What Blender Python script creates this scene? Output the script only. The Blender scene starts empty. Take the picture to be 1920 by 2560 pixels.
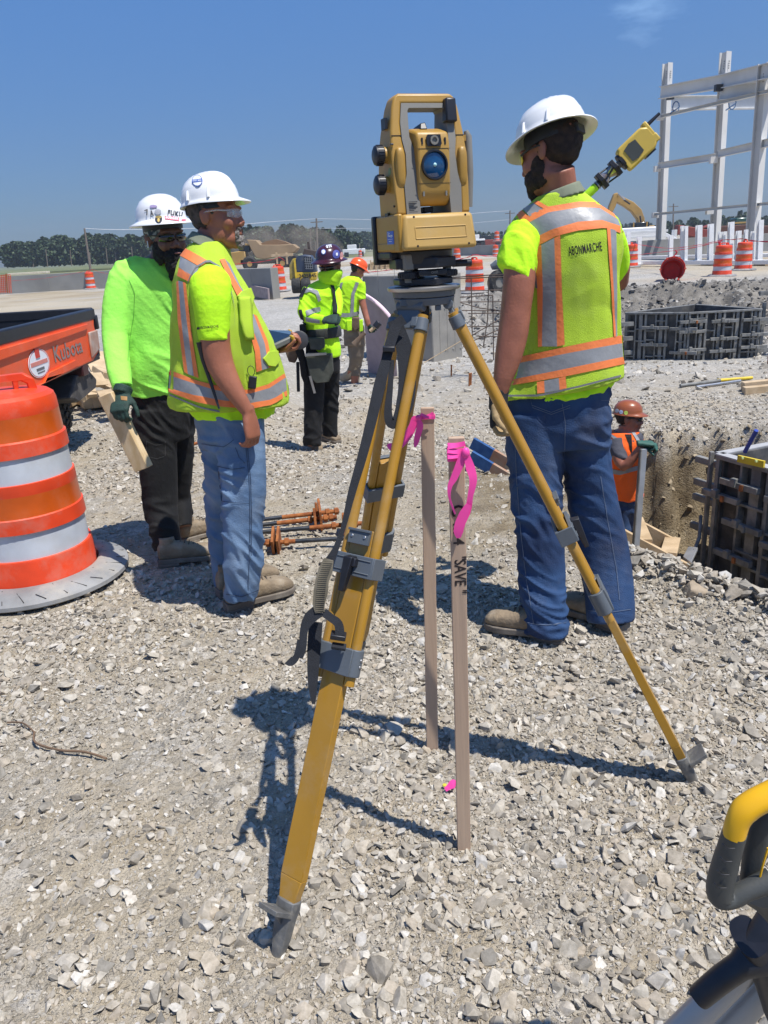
import bpy, bmesh, math, random
import numpy as np
from mathutils import Vector, Matrix, noise
from mathutils.bvhtree import BVHTree
from mathutils.geometry import tessellate_polygon
random.seed(7); rng = np.random.default_rng(7)
S = bpy.context.scene
V = Vector
# ---------------------------------------------------------------- camera
CH = 1.5; FPX = 1923.0; PITCH = math.radians(19.1); ROLL = math.radians(3.3)
cam = bpy.data.cameras.new('camera'); camo = bpy.data.objects.new('camera', cam)
S.collection.objects.link(camo); S.camera = camo
FW = V((0, math.cos(PITCH), -math.sin(PITCH))); U0 = V((0, math.sin(PITCH), math.cos(PITCH))); R0 = V((1, 0, 0))
RT = R0*math.cos(ROLL) - U0*math.sin(ROLL); UP = U0*math.cos(ROLL) + R0*math.sin(ROLL)
camo.matrix_world = Matrix(((RT.x, UP.x, -FW.x, 0), (RT.y, UP.y, -FW.y, 0), (RT.z, UP.z, -FW.z, CH), (0, 0, 0, 1)))
cam.sensor_fit = 'VERTICAL'; cam.sensor_height = 36; cam.lens = 36*FPX/2560
cam.clip_start = 0.05; cam.clip_end = 6000
CAMP = V((0, 0, CH))
def ray(px, py): return FW + RT*((px-960)/FPX) - UP*((py-1280)/FPX)
def W(px, py, Y):                      # world point on the sight line at forward distance Y
    d = ray(px, py); return CAMP + d*(Y/d.y)
def G(px, py, z=0.0):                  # world point on the sight line at height z
    d = ray(px, py); return CAMP + d*((z-CH)/d.z)
def ppm(p): return FPX/((V(p)-CAMP).dot(FW))
# ---------------------------------------------------------------- light
SUN_EL = math.radians(66.5); sd = V((0.348, -0.259, 0)).normalized()
SUNV = V((sd.x*math.cos(SUN_EL), sd.y*math.cos(SUN_EL), math.sin(SUN_EL)))
w = bpy.data.worlds.new('World'); S.world = w; w.use_nodes = True
nt = w.node_tree; nt.nodes.clear()
N = nt.nodes.new; L = nt.links.new
out = N('ShaderNodeOutputWorld'); bg = N('ShaderNodeBackground'); sky = N('ShaderNodeTexSky')
sky.sky_type = 'NISHITA'; sky.sun_disc = False; sky.sun_elevation = SUN_EL
sky.sun_rotation = math.atan2(sd.x, sd.y); sky.air_density = 1.0; sky.dust_density = 0.25; sky.ozone_density = 2.0; sky.altitude = 200
bg.inputs[1].default_value = 0.082
tc = N('ShaderNodeTexCoord')           # thin cirrus high in the sky
mp = N('ShaderNodeMapping'); mp.inputs['Scale'].default_value = (3.0, 1.6, 9.0); mp.inputs['Location'].default_value = (0.3, 0, 0.2)
ns = N('ShaderNodeTexNoise'); ns.inputs['Scale'].default_value = 2.6; ns.inputs['Detail'].default_value = 9; ns.inputs['Roughness'].default_value = 0.6
cr = N('ShaderNodeValToRGB'); cr.color_ramp.elements[0].position = 0.70; cr.color_ramp.elements[1].position = 0.98; cr.color_ramp.elements[1].color = (0.75, 0.75, 0.75, 1)
mx = N('ShaderNodeMixRGB'); mx.inputs[2].default_value = (7, 7.6, 8.6, 1)
L(tc.outputs['Generated'], mp.inputs[0]); L(mp.outputs[0], ns.inputs['Vector']); L(ns.outputs[0], cr.inputs[0])
# a brighter wisp near the top right
dt = N('ShaderNodeVectorMath'); dt.operation = 'DISTANCE'; wd = ray(1625, 25).normalized(); dt.inputs[1].default_value = wd
L(tc.outputs['Generated'], dt.inputs[0])
mr = N('ShaderNodeMapRange'); mr.inputs[1].default_value = 0.01; mr.inputs[2].default_value = 0.075; mr.inputs[3].default_value = 0.32; mr.inputs[4].default_value = 0.0
L(dt.outputs['Value'], mr.inputs[0])
ad = N('ShaderNodeMath'); ad.operation = 'ADD'; L(ns.outputs[0], ad.inputs[0]); 
dt2 = N('ShaderNodeVectorMath'); dt2.operation = 'DISTANCE'; dt2.inputs[1].default_value = ray(245, 335).normalized(); L(tc.outputs['Generated'], dt2.inputs[0]); mr2 = N('ShaderNodeMapRange'); mr2.inputs[1].default_value = 0.0; mr2.inputs[2].default_value = 0.035; mr2.inputs[3].default_value = 0.20; mr2.inputs[4].default_value = 0.0; L(dt2.outputs['Value'], mr2.inputs[0])
am_ = N('ShaderNodeMath'); am_.operation = 'ADD'; L(mr.outputs[0], am_.inputs[0]); L(mr2.outputs[0], am_.inputs[1]); L(am_.outputs[0], ad.inputs[1]); L(ad.outputs[0], cr.inputs[0])
L(cr.outputs[0], mx.inputs[0]); L(sky.outputs[0], mx.inputs[1])
# greyer, hazier air near the horizon comes from a tint of the whole sky
hs = N('ShaderNodeHueSaturation'); hs.inputs['Saturation'].default_value = 1.0; hs.inputs['Value'].default_value = 1.0
L(mx.outputs[0], hs.inputs['Color'])
tn_ = N('ShaderNodeMixRGB'); tn_.blend_type = 'MULTIPLY'; tn_.inputs[0].default_value = 1; tn_.inputs[2].default_value = (0.63, 0.99, 1.36, 1); L(hs.outputs[0], tn_.inputs[1]); 
sz_ = N('ShaderNodeSeparateXYZ'); L(tc.outputs['Generated'], sz_.inputs[0]); hz_ = N('ShaderNodeValToRGB'); L(sz_.outputs[2], hz_.inputs[0]); e_ = hz_.color_ramp.elements
e_[0].position = 0.0; e_[0].color = (0.44, 0.385, 0.43, 1); e_[1].position = 0.55; e_[1].color = (1.15, 1.18, 1.22, 1); q_ = e_.new(0.12); q_.color = (0.66, 0.59, 0.63, 1); q_ = e_.new(0.3); q_.color = (0.92, 0.94, 0.98, 1)
hm_ = N('ShaderNodeMixRGB'); hm_.blend_type = 'MULTIPLY'; hm_.inputs[0].default_value = 1; L(tn_.outputs[0], hm_.inputs[1]); L(hz_.outputs[0], hm_.inputs[2]); L(hm_.outputs[0], bg.inputs[0]); L(bg.outputs[0], out.inputs[0])
sun = bpy.data.lights.new('sun', 'SUN'); sun.energy = 4.9; sun.angle = math.radians(0.53); sun.color = (1, 0.96, 0.9)
suno = bpy.data.objects.new('sun', sun); S.collection.objects.link(suno)
suno.rotation_euler = SUNV.to_track_quat('Z', 'Y').to_euler(); suno.location = (3, -3, 20)
S.view_settings.view_transform = 'Standard'; S.view_settings.look = 'None'; S.view_settings.gamma = 1; S.view_settings.exposure = 0.3
S.render.resolution_x = 768; S.render.resolution_y = 1024
# ---------------------------------------------------------------- helpers
MATS = {}
def mat(name, col, rough=0.6, metal=0.0, var=0.12, nscale=8.0, bump=0.0, bscale=60.0, col2=None, dirt=0.0, spec=0.5, clear=0.0, trans=0.0, detail=5, coord='Object', stretch=None, mix=(0.35, 0.65), sheen=0.0):
    if name in MATS: return MATS[name]
    m = bpy.data.materials.new(name); m.use_nodes = True; t = m.node_tree; n = t.nodes; l = t.links
    b = n['Principled BSDF']; MATS[name] = m
    tcn = n.new('ShaderNodeTexCoord'); co = tcn.outputs[coord]
    if stretch:
        mpn = n.new('ShaderNodeMapping'); mpn.inputs['Scale'].default_value = stretch; l.new(co, mpn.inputs[0]); co = mpn.outputs[0]
    tn = n.new('ShaderNodeTexNoise'); tn.inputs['Scale'].default_value = nscale; tn.inputs['Detail'].default_value = detail; l.new(co, tn.inputs['Vector'])
    rp = n.new('ShaderNodeValToRGB'); l.new(tn.outputs[0], rp.inputs[0])
    c = list(col)[:3]
    if col2 is None:
        a = [max(0, x*(1-var)) for x in c]; bb = [min(1, x*(1+var)) for x in c]
    else: a, bb = c, list(col2)[:3]
    rp.color_ramp.elements[0].color = (*a, 1); rp.color_ramp.elements[1].color = (*bb, 1)
    rp.color_ramp.elements[0].position = mix[0]; rp.color_ramp.elements[1].position = mix[1]
    last = rp.outputs[0]
    if dirt > 0:
        t2 = n.new('ShaderNodeTexNoise'); t2.inputs['Scale'].default_value = nscale*0.7; t2.inputs['Detail'].default_value = 8; t2.inputs['Roughness'].default_value = 0.7
        l.new(co, t2.inputs['Vector']); r2 = n.new('ShaderNodeValToRGB'); l.new(t2.outputs[0], r2.inputs[0])
        r2.color_ramp.elements[0].position = 0.5; r2.color_ramp.elements[1].position = 0.72; r2.color_ramp.elements[0].color = (0, 0, 0, 1); r2.color_ramp.elements[1].color = (dirt, dirt, dirt, 1)
        mxn = n.new('ShaderNodeMixRGB'); mxn.inputs[2].default_value = (0.4, 0.36, 0.29, 1); l.new(r2.outputs[0], mxn.inputs[0]); l.new(last, mxn.inputs[1]); last = mxn.outputs[0]
    l.new(last, b.inputs['Base Color'])
    b.inputs['Roughness'].default_value = rough; b.inputs['Metallic'].default_value = metal
    b.inputs['Specular IOR Level'].default_value = spec; b.inputs['Coat Weight'].default_value = clear; b.inputs['Sheen Weight'].default_value = sheen
    if trans: b.inputs['Transmission Weight'].default_value = trans
    if bump:
        tb = n.new('ShaderNodeTexNoise'); tb.inputs['Scale'].default_value = bscale; tb.inputs['Detail'].default_value = 4; l.new(co, tb.inputs['Vector'])
        bn = n.new('ShaderNodeBump'); bn.inputs['Strength'].default_value = bump; bn.inputs['Distance'].default_value = 0.01
        l.new(tb.outputs[0], bn.inputs['Height']); l.new(bn.outputs[0], b.inputs['Normal'])
    return m
class MB:
    def __init__(s): s.v = []; s.f = []; s.mi = []; s.mats = []
    def k(s, m):
        if m is None: return 0
        if m not in s.mats: s.mats.append(m)
        return s.mats.index(m)
    def add(s, vs, fs, m=None, M=None):
        o = len(s.v)
        for p in vs:
            p = V(p); s.v.append(M @ p if M is not None else p)
        i = s.k(m)
        for f in fs: s.f.append(tuple(o+a for a in f)); s.mi.append(i)
        return s
    def box(s, c, sz, m=None, M=None, R=None):
        x, y, z = [a/2 for a in sz]; vs = [V((sx*x, sy*y, sz_*z)) for sz_ in (-1, 1) for sy in (-1, 1) for sx in (-1, 1)]
        if R is not None: vs = [R @ p for p in vs]
        vs = [p+V(c) for p in vs]
        return s.add(vs, [(0, 2, 3, 1), (4, 5, 7, 6), (0, 1, 5, 4), (2, 6, 7, 3), (0, 4, 6, 2), (1, 3, 7, 5)], m, M)
    def hexa(s, lo, hi, m=None, M=None):   # lo, hi: four corners each, same winding
        return s.add(list(lo)+list(hi), [(3, 2, 1, 0), (4, 5, 6, 7), (0, 1, 5, 4), (1, 2, 6, 5), (2, 3, 7, 6), (3, 0, 4, 7)], m, M)
    def bar(s, a, b, w, h, m=None, up=(0, 0, 1), M=None):
        a = V(a); b = V(b); d = (b-a).normalized(); u = V(up)
        if abs(d.dot(u)) > 0.98: u = V((0, 1, 0))
        sx = d.cross(u).normalized(); uz = sx.cross(d).normalized()
        q = [(-1, -1), (1, -1), (1, 1), (-1, 1)]
        return s.hexa([a+sx*(w/2*i)+uz*(h/2*j) for i, j in q], [b+sx*(w/2*i)+uz*(h/2*j) for i, j in q], m, M)
    def tube(s, pts, r, m=None, n=12, M=None, cap=True, flat=1.0):
        pts = [V(p) for p in pts]; k = len(pts)
        rs = r if isinstance(r, (list, tuple)) else [r]*k
        vs = []; prev = None
        for i, p in enumerate(pts):
            d = (pts[min(i+1, k-1)]-pts[max(i-1, 0)]).normalized()
            if prev is None:
                u = V((0, 0, 1)) if abs(d.z) < 0.9 else V((0, 1, 0)); x = d.cross(u).normalized()
            else: x = (prev - d*prev.dot(d)).normalized()
            prev = x; y = d.cross(x)
            for j in range(n):
                a = 2*math.pi*j/n; vs.append(p+x*math.cos(a)*rs[i]+y*math.sin(a)*rs[i]*flat)
        fs = [(i*n+j, i*n+(j+1) % n, (i+1)*n+(j+1) % n, (i+1)*n+j) for i in range(k-1) for j in range(n)]
        if cap: fs += [tuple(range(n))[::-1], tuple(range((k-1)*n, k*n))]
        return s.add(vs, fs, m, M)
    def lathe(s, prof, m=None, n=32, M=None, cap=False, mats=None, sx=1.0, sy=1.0):
        k = len(prof); vs = [V((r*sx*math.cos(2*math.pi*j/n), r*sy*math.sin(2*math.pi*j/n), z)) for r, z in prof for j in range(n)]
        o = len(s.v)
        for p in vs: s.v.append(M @ p if M is not None else p)
        for i in range(k-1):
            mi = s.k(mats[i] if mats else m)
            for j in range(n): s.f.append((o+i*n+j, o+i*n+(j+1) % n, o+(i+1)*n+(j+1) % n, o+(i+1)*n+j)); s.mi.append(mi)
        if cap:
            s.f.append(tuple(o+j for j in range(n))[::-1]); s.mi.append(s.k(mats[0] if mats else m))
            s.f.append(tuple(o+(k-1)*n+j for j in range(n))); s.mi.append(s.k(mats[-1] if mats else m))
        return s
    def ell(s, c, r, m=None, R=None, nu=16, nv=10, M=None, e=1.0):
        vs = []; c = V(c)
        sg = lambda t: math.copysign(abs(t)**e, t)
        for i in range(1, nv):
            ph = math.pi*i/nv
            for j in range(nu):
                a = 2*math.pi*j/nu
                p = V((r[0]*sg(math.sin(ph))*sg(math.cos(a)), r[1]*sg(math.sin(ph))*sg(math.sin(a)), r[2]*sg(math.cos(ph))))
                vs.append((R @ p if R is not None else p)+c)
        t = V((0, 0, r[2])); b = -t
        vs += [(R @ t if R is not None else t)+c, (R @ b if R is not None else b)+c]
        fs = [(i*nu+j, (i+1)*nu+j, (i+1)*nu+(j+1) % nu, i*nu+(j+1) % nu) for i in range(nv-2) for j in range(nu)]
        T = len(vs)-2
        fs += [(T, j, (j+1) % nu) for j in range(nu)]+[(T+1, (nv-2)*nu+(j+1) % nu, (nv-2)*nu+j) for j in range(nu)]
        return s.add(vs, fs, m, M)
    def prism(s, poly, a, b, m=None, M=None):   # poly in local xy, extruded z a..b
        n = len(poly); vs = [(x, y, a) for x, y in poly]+[(x, y, b) for x, y in poly]
        tri = tessellate_polygon([[V((x, y, 0)) for x, y in poly]])
        fs = [tuple(t)[::-1] for t in tri]+[tuple(i+n for i in t) for t in tri]+[(i, (i+1) % n, n+(i+1) % n, n+i) for i in range(n)]
        return s.add(vs, fs, m, M)
    def rings(s, rg, m=None, M=None, cap=True):
        n = len(rg[0]); k = len(rg)
        vs = [p for r in rg for p in r]
        fs = [(i*n+j, i*n+(j+1) % n, (i+1)*n+(j+1) % n, (i+1)*n+j) for i in range(k-1) for j in range(n)]
        if cap:
            c0 = sum(rg[0], V())/n; c1 = sum(rg[-1], V())/n; vs += [c0, c1]
            fs += [(k*n, (j+1) % n, j) for j in range(n)]+[(k*n+1, (k-1)*n+j, (k-1)*n+(j+1) % n) for j in range(n)]
        return s.add(vs, fs, m, M)
    def ribbon(s, pts, wv, th=0.002, m=None, M=None):  # pts, wv: centre points and half-width vectors
        pts = [V(p) for p in pts]; k = len(pts); wv = [V(x) for x in (wv if isinstance(wv, list) else [wv]*k)]
        vs = []
        for i, p in enumerate(pts):
            d = (pts[min(i+1, k-1)]-pts[max(i-1, 0)]).normalized(); nn = d.cross(wv[i]).normalized()*(th/2)
            vs += [p-wv[i]-nn, p+wv[i]-nn, p+wv[i]+nn, p-wv[i]+nn]
        fs = [(4*i+j, 4*i+(j+1) % 4, 4*i+4+(j+1) % 4, 4*i+4+j) for i in range(k-1) for j in range(4)]+[(3, 2, 1, 0), (4*k-4, 4*k-3, 4*k-2, 4*k-1)]
        return s.add(vs, fs, m, M)
    def mesh(s, name, m=None, fix=True):
        me = bpy.data.meshes.new(name); me.from_pydata([tuple(p) for p in s.v], [], s.f)
        if s.mats:
            for a in s.mats: me.materials.append(a)
            me.polygons.foreach_set('material_index', s.mi)
        elif m: me.materials.append(m)
        if fix:
            bm = bmesh.new(); bm.from_mesh(me); bmesh.ops.recalc_face_normals(bm, faces=bm.faces); bm.to_mesh(me); bm.free()
        return me
def tag(o, label=None, cat=None, group=None, kind=None):
    if label: o['label'] = label
    if cat: o['category'] = cat
    if group: o['group'] = group
    if kind: o['kind'] = kind
    return o
def link(name, me, parent=None, smooth=None, bevel=0, subsurf=0, seg=2):
    o = bpy.data.objects.new(name, me); S.collection.objects.link(o)
    if parent is not None:
        o.parent = parent; q = parent; Mw = Matrix()
        while q is not None: Mw = q.matrix_basis if q.parent is None else Mw; q = q.parent
        if parent.parent is None: o.matrix_parent_inverse = parent.matrix_basis.inverted()
    if bevel:
        b = o.modifiers.new('bevel', 'BEVEL'); b.width = bevel; b.segments = seg; b.limit_method = 'ANGLE'; b.angle_limit = math.radians(35); b.harden_normals = False
    if subsurf:
        b = o.modifiers.new('sub', 'SUBSURF'); b.levels = subsurf; b.render_levels = subsurf
    if smooth is not None:
        if smooth >= 180: me.shade_smooth()
        else: me.set_sharp_from_angle(angle=math.radians(smooth))
    return o
def obj(name, mb, m=None, parent=None, smooth=35, bevel=0, subsurf=0, seg=2): return link(name, mb.mesh(name, m), parent, smooth, bevel, subsurf, seg)
def components(mb):
    par = list(range(len(mb.v)))
    def fnd(a):
        while par[a] != a: par[a] = par[par[a]]; a = par[a]
        return a
    for f in mb.f:
        for a in f[1:]:
            x, y = fnd(f[0]), fnd(a)
            if x != y: par[y] = x
    g = {}
    for i, f in enumerate(mb.f): g.setdefault(fnd(f[0]), []).append(i)
    out = []
    for fs in g.values():
        n = MB(); mp = {}
        for i in fs:
            for a in mb.f[i]:
                if a not in mp: mp[a] = len(n.v); n.v.append(mb.v[a])
            n.f.append(tuple(mp[a] for a in mb.f[i])); n.mi.append(mb.mi[i])
        n.mats = mb.mats; out.append(n)
    return out
def pieces(name, mb, parent=None, smooth=35, bevel=0, seg=2): return [obj(name, c, None, parent, smooth, bevel, seg=seg) for c in components(mb)]
def root(name, loc, label, cat, group=None, rz=0.0):
    o = bpy.data.objects.new(name, None); S.collection.objects.link(o); o.location = loc; o.rotation_euler = (0, 0, rz); o.empty_display_size = 0.1
    o.matrix_basis = Matrix.Translation(V(loc)) @ Matrix.Rotation(rz, 4, 'Z')
    return tag(o, label, cat, group)
def copy_tree(o, parent=None):
    c = o.copy(); S.collection.objects.link(c)
    if parent is not None: c.parent = parent
    for ch in list(o.children): copy_tree(ch, c)
    return c
def frame(o, x, y, z):
    return Matrix(((x[0], y[0], z[0], o[0]), (x[1], y[1], z[1], o[1]), (x[2], y[2], z[2], o[2]), (0, 0, 0, 1)))
def rotm(yaw=0, pitch=0, roll=0):
    return Matrix.Rotation(math.radians(yaw), 4, 'Z') @ Matrix.Rotation(math.radians(pitch), 4, 'X') @ Matrix.Rotation(math.radians(roll), 4, 'Y')
def voxel(mb, vox, sm=6, name='m', m=None, post=None, fac=0.5):
    o = bpy.data.objects.new('tmp', mb.mesh('tmp')); S.collection.objects.link(o)
    r = o.modifiers.new('r', 'REMESH'); r.mode = 'VOXEL'; r.voxel_size = vox; r.use_smooth_shade = True
    if sm:
        q = o.modifiers.new('s', 'SMOOTH'); q.iterations = sm; q.factor = fac
    dg = bpy.context.evaluated_depsgraph_get(); dg.update()
    me = bpy.data.meshes.new_from_object(o.evaluated_get(dg)); old = o.data
    bpy.data.objects.remove(o); bpy.data.meshes.remove(old)
    me.name = name; me.materials.clear()
    for a in (m if isinstance(m, (list, tuple)) else [m]):
        if a: me.materials.append(a)
    me.polygons.foreach_set('material_index', [0]*len(me.polygons))
    if post: deform(me, post)
    me.shade_smooth(); return me
def deform(me, fn):
    n = len(me.vertices); co = np.empty(n*3, 'f'); me.vertices.foreach_get('co', co); co = co.reshape(-1, 3)
    nr = np.empty(n*3, 'f'); me.vertex_normals.foreach_get('vector', nr); nr = nr.reshape(-1, 3)
    co = fn(co, nr).astype('f'); me.vertices.foreach_set('co', co.ravel()); me.update()
def folds(amp, scale, dirn=(0, 0, 1), squash=0.5, seed=0.0, amp2=0.35):
    d = V(dirn).normalized()
    def fn(co, nr):
        h = np.empty(len(co))
        for i in range(len(co)):
            p = V(co[i].tolist()); wv_ = noise.noise_vector(p*2.6+V((seed, seed, 0)))*0.10
            q = p+wv_; q = q + d*((1/squash-1)*q.dot(d)) + V((0, 0, q.x*1.1+q.y*0.7))
            a = noise.noise(q*scale*0.62+V((seed, 0, 0))); b = noise.noise(q*scale*1.5+V((0, seed, 0)))
            mk = min(1, max(0.12, 0.55+1.6*noise.noise(p*3.4+V((0, 0, seed)))))
            h[i] = (max(-0.35, 0.62-abs(a)*3.2)*amp*1.25 + b*amp*amp2)*mk + noise.noise(p*4.5+V((seed, 1, 2)))*amp*0.7
        return co+nr*h[:, None]
    return fn
def text_verts(s, size=1.0, bold=0.0, spacing=1.0):
    c = bpy.data.curves.new('t', 'FONT'); c.body = s; c.size = size; c.align_x = 'CENTER'; c.align_y = 'CENTER'; c.offset = bold*size; c.space_character = spacing; c.resolution_u = 3
    o = bpy.data.objects.new('t', c); S.collection.objects.link(o)
    dg = bpy.context.evaluated_depsgraph_get(); dg.update()
    me = bpy.data.meshes.new_from_object(o.evaluated_get(dg)); bpy.data.objects.remove(o)
    r = ([tuple(v.co) for v in me.vertices], [tuple(p.vertices) for p in me.polygons]); bpy.data.meshes.remove(me); return r
def text_on(mb, s, M, size, m, bold=0.0, spacing=1.0, sx=1.0):
    vs, fs = text_verts(s, size, bold, spacing); mb.add([(x*sx, y, z) for x, y, z in vs], fs, m, M); return mb
def bvh_of(me):
    vs = [v.co.copy() for v in me.vertices]; fs = [tuple(p.vertices) for p in me.polygons]; return BVHTree.FromPolygons(vs, fs)
def cast_px(b, px, py, off):
    d = ray(px, py).normalized(); h = b.ray_cast(CAMP, d)
    if h[0] is None: return None
    n = h[1] if h[1].dot(d) < 0 else -h[1]
    return h[0]+n*off
def strip_px(mb, b, A, B, m, off=0.004, nu=14, nv=3):     # band between two pixel polylines, laid onto the surface
    def samp(P, t):
        Ls = [math.dist(P[i], P[i+1]) for i in range(len(P)-1)]; T = sum(Ls)*t
        for i, l in enumerate(Ls):
            if T <= l or i == len(Ls)-1: u = T/max(l, 1e-6); return (P[i][0]*(1-u)+P[i+1][0]*u, P[i][1]*(1-u)+P[i+1][1]*u)
            T -= l
    g = []; last = None
    for i in range(nu+1):
        a = samp(A, i/nu); c = samp(B, i/nu); row = []
        for j in range(nv+1):
            t = j/nv; row.append(cast_px(b, a[0]*(1-t)+c[0]*t, a[1]*(1-t)+c[1]*t, off))
        g.append(row)
    vs = []; idx = {}
    for i in range(nu+1):
        for j in range(nv+1):
            if g[i][j] is not None: idx[i, j] = len(vs); vs.append(g[i][j])
    fs = []
    for i in range(nu):
        for j in range(nv):
            q = [(i, j), (i+1, j), (i+1, j+1), (i, j+1)]
            if all(k in idx for k in q):
                pp = [vs[idx[k]] for k in q]
                if max((pp[a]-pp[a-1]).length for a in range(4)) < 0.12: fs.append(tuple(idx[k] for k in q))
    mb.add(vs, fs, m)
def text_px(mb, b, s, c, hpx, m, ang=0, off=0.006, bold=0.0, sx=1.0, spacing=1.0, slope=0.0):
    vs, fs = text_verts(s, 1.0, bold, spacing); ca, sa = math.cos(math.radians(ang)), math.sin(math.radians(ang)); o = []
    for x, y, z in vs:
        x = x*hpx*sx; y = y*hpx+x*slope; p = cast_px(b, c[0]+x*ca-y*sa, c[1]-x*sa-y*ca, off)
        o.append(p)
    ok = [i for i, p in enumerate(o) if p is not None]; mpp = {k: i for i, k in enumerate(ok)}
    mb.add([o[i] for i in ok], [tuple(mpp[k] for k in f) for f in fs if all(k in mpp for k in f)], m)
def ring_band(mb, b, c, z0, z1, m, off=0.005, n=64, sl=(0, 0), R=0.5, a0=0, a1=2*math.pi):  # band all round a body, between heights
    vs = []; ok = []
    for j in range(n+1):
        a = a0+(a1-a0)*j/n; d = V((math.cos(a), math.sin(a), 0))
        for z in (z0, (z0+z1)/2, z1):
            o = V((c[0], c[1], z))+d*R; o.z += sl[0]*d.x*0.2+sl[1]*d.y*0.2
            h = b.ray_cast(o, -d); ok.append(h[0] is not None); vs.append(h[0]+d*off if h[0] is not None else V())
    fs = []
    for j in range(n):
        for k in range(2):
            q = (3*j+k, 3*j+3+k, 3*j+4+k, 3*j+1+k)
            if all(ok[i] for i in q) and max((vs[q[i]]-vs[q[i-1]]).length for i in range(4)) < 0.12: fs.append(q)
    mb.add(vs, fs, m)
# ---------------------------------------------------------------- terrain
def sst(a, b, x): t = np.clip((x-a)/(b-a), 0, 1); return t*t*(3-2*t)
_sd = rng.random((64, 64))
def vnoise(x, y, s, seed=0):
    x = x*s+seed*7.3; y = y*s+seed*3.1; xi = np.floor(x).astype(int); yi = np.floor(y).astype(int); fx = x-xi; fy = y-yi
    fx = fx*fx*(3-2*fx); fy = fy*fy*(3-2*fy); a = _sd[xi % 64, yi % 64]; b = _sd[(xi+1) % 64, yi % 64]; c = _sd[xi % 64, (yi+1) % 64]; d = _sd[(xi+1) % 64, (yi+1) % 64]
    return (a*(1-fx)+b*fx)*(1-fy)+(c*(1-fx)+d*fx)*fy-0.5
def trench_f(x, y):
    d1 = ((x-1.15)*0.82+(y-3.42)*0.57)/0.85; d2 = (x-1.2)/0.7; d3 = (6.95+0.22*np.abs(np.sin(x*9.5+2*vnoise(x, y, 1.0, 3)))**2*0.6+0.16*vnoise(x, y, 3.0, 4)-y)/(0.36+0.16*vnoise(x, y, 6.0, 5)); d4 = (9-x)/0.5
    return np.clip(np.minimum(np.minimum(d1, d2), np.minimum(d3, d4)), 0, 1)
def gzv(x, y):
    x = np.asarray(x, float); y = np.asarray(y, float)
    lx = sst(-1.9, -0.7, x); base = -0.46*sst(4.4, 9.0, y)*lx
    base = base - 0.22*sst(10.8, 12.2, y)*sst(3.0, 4.3, x)*(1-sst(15.2, 19, y))      # second pit
    base = base*(1-sst(15.6, 21.5, y+1.0*vnoise(x, y, 0.4, 2)))
    base = base + 0.34*np.exp(-(((x+0.25)/0.75)**2+((y-8.55)/0.55)**2)) + 0.16*np.exp(-(((x-5.0)/0.9)**2+((y-12.2)/0.35)**2))
    f = trench_f(x, y); f = f*f*(3-2*f)
    z = base*(1-f) + f*(-1.40)
    z = z + 0.05*np.exp(-((((x-1.15)*0.82+(y-3.42)*0.57)+0.12)/0.15)**2)*(y < 3.6)
    r = 0.5*(1-sst(0, 30, y)); z = z + 0.03*vnoise(x, y, 1.3, 1)*(0.4+sst(3, 6, y)) + 0.02*vnoise(x, y, 4.0, 2)+0.012*vnoise(x, y, 11., 3)
    bank = sst(14.8, 17, y)*(1-sst(20, 23, y))*sst(0.5, 3, x)
    z = z + bank*(0.55*vnoise(x, y, 1.0, 6)+0.34*vnoise(x, y, 2.4, 7)+0.20*vnoise(x, y, 5.0, 8)+0.12*vnoise(x, y, 9.0, 9))
    tr = np.clip(f, 0, 1)*(y > 4.2); z = z + tr*(0.16*vnoise(x, y, 3.0, 9)+0.13*vnoise(x, y, 8.0, 10)+0.06*vnoise(x, y, 17.0, 13))
    z = z - 0.10*sst(0.35, 1.0, f)*(1-sst(6.2, 6.9, y))*0
    return z
def gz(x, y): return float(gzv(np.array([x]), np.array([y]))[0])
def onG(px, py, off=0.0):              # where a sight line meets the terrain
    d = ray(px, py); t = 0.3; p = CAMP
    while t < 400:
        q = CAMP+d*(t/d.y)
        if q.z < gz(q.x, q.y): break
        t *= 1.01
    lo, hi = t/1.01, t
    for _ in range(14):
        m = (lo+hi)/2; q = CAMP+d*(m/d.y)
        if q.z < gz(q.x, q.y): hi = m
        else: lo = m
    q = CAMP+d*(hi/d.y); q.z += off; return q
def geo(a, b, n, p): t = np.linspace(0, 1, n); return a+(b-a)*t**p
xs = np.concatenate([-geo(5, 2500, 60, 4)[::-1], np.arange(-4.95, 9.9, 0.055), geo(10, 2500, 60, 4)])
ys = np.concatenate([np.arange(-4, 0.5, 0.5), np.arange(0.5, 8.2, 0.05), np.arange(8.25, 24, 0.12), geo(24.2, 3500, 70, 4)])
X, Y = np.meshgrid(xs, ys); Z = gzv(X, Y); Z = np.where(np.abs(X) > 100, 0, Z)
nx, ny = len(xs), len(ys); vs = np.stack([X, Y, Z], -1).reshape(-1, 3).astype('f')
ii, jj = np.meshgrid(np.arange(nx-1), np.arange(ny-1)); q = (jj*nx+ii).ravel(); fs = np.stack([q, q+1, q+nx+1, q+nx], -1)
def fastmesh(name, vs, fs):
    me = bpy.data.meshes.new(name); k = fs.shape[1]; me.vertices.add(len(vs)); me.vertices.foreach_set('co', vs.astype('f').ravel())
    me.loops.add(fs.size); me.loops.foreach_set('vertex_index', fs.astype('i').ravel()); me.polygons.add(len(fs))
    me.polygons.foreach_set('loop_start', (np.arange(len(fs))*k).astype('i')); me.polygons.foreach_set('loop_total', np.full(len(fs), k, 'i')); me.update(calc_edges=True); return me
gme = fastmesh('ground', vs, fs); gme.shade_smooth()
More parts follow.
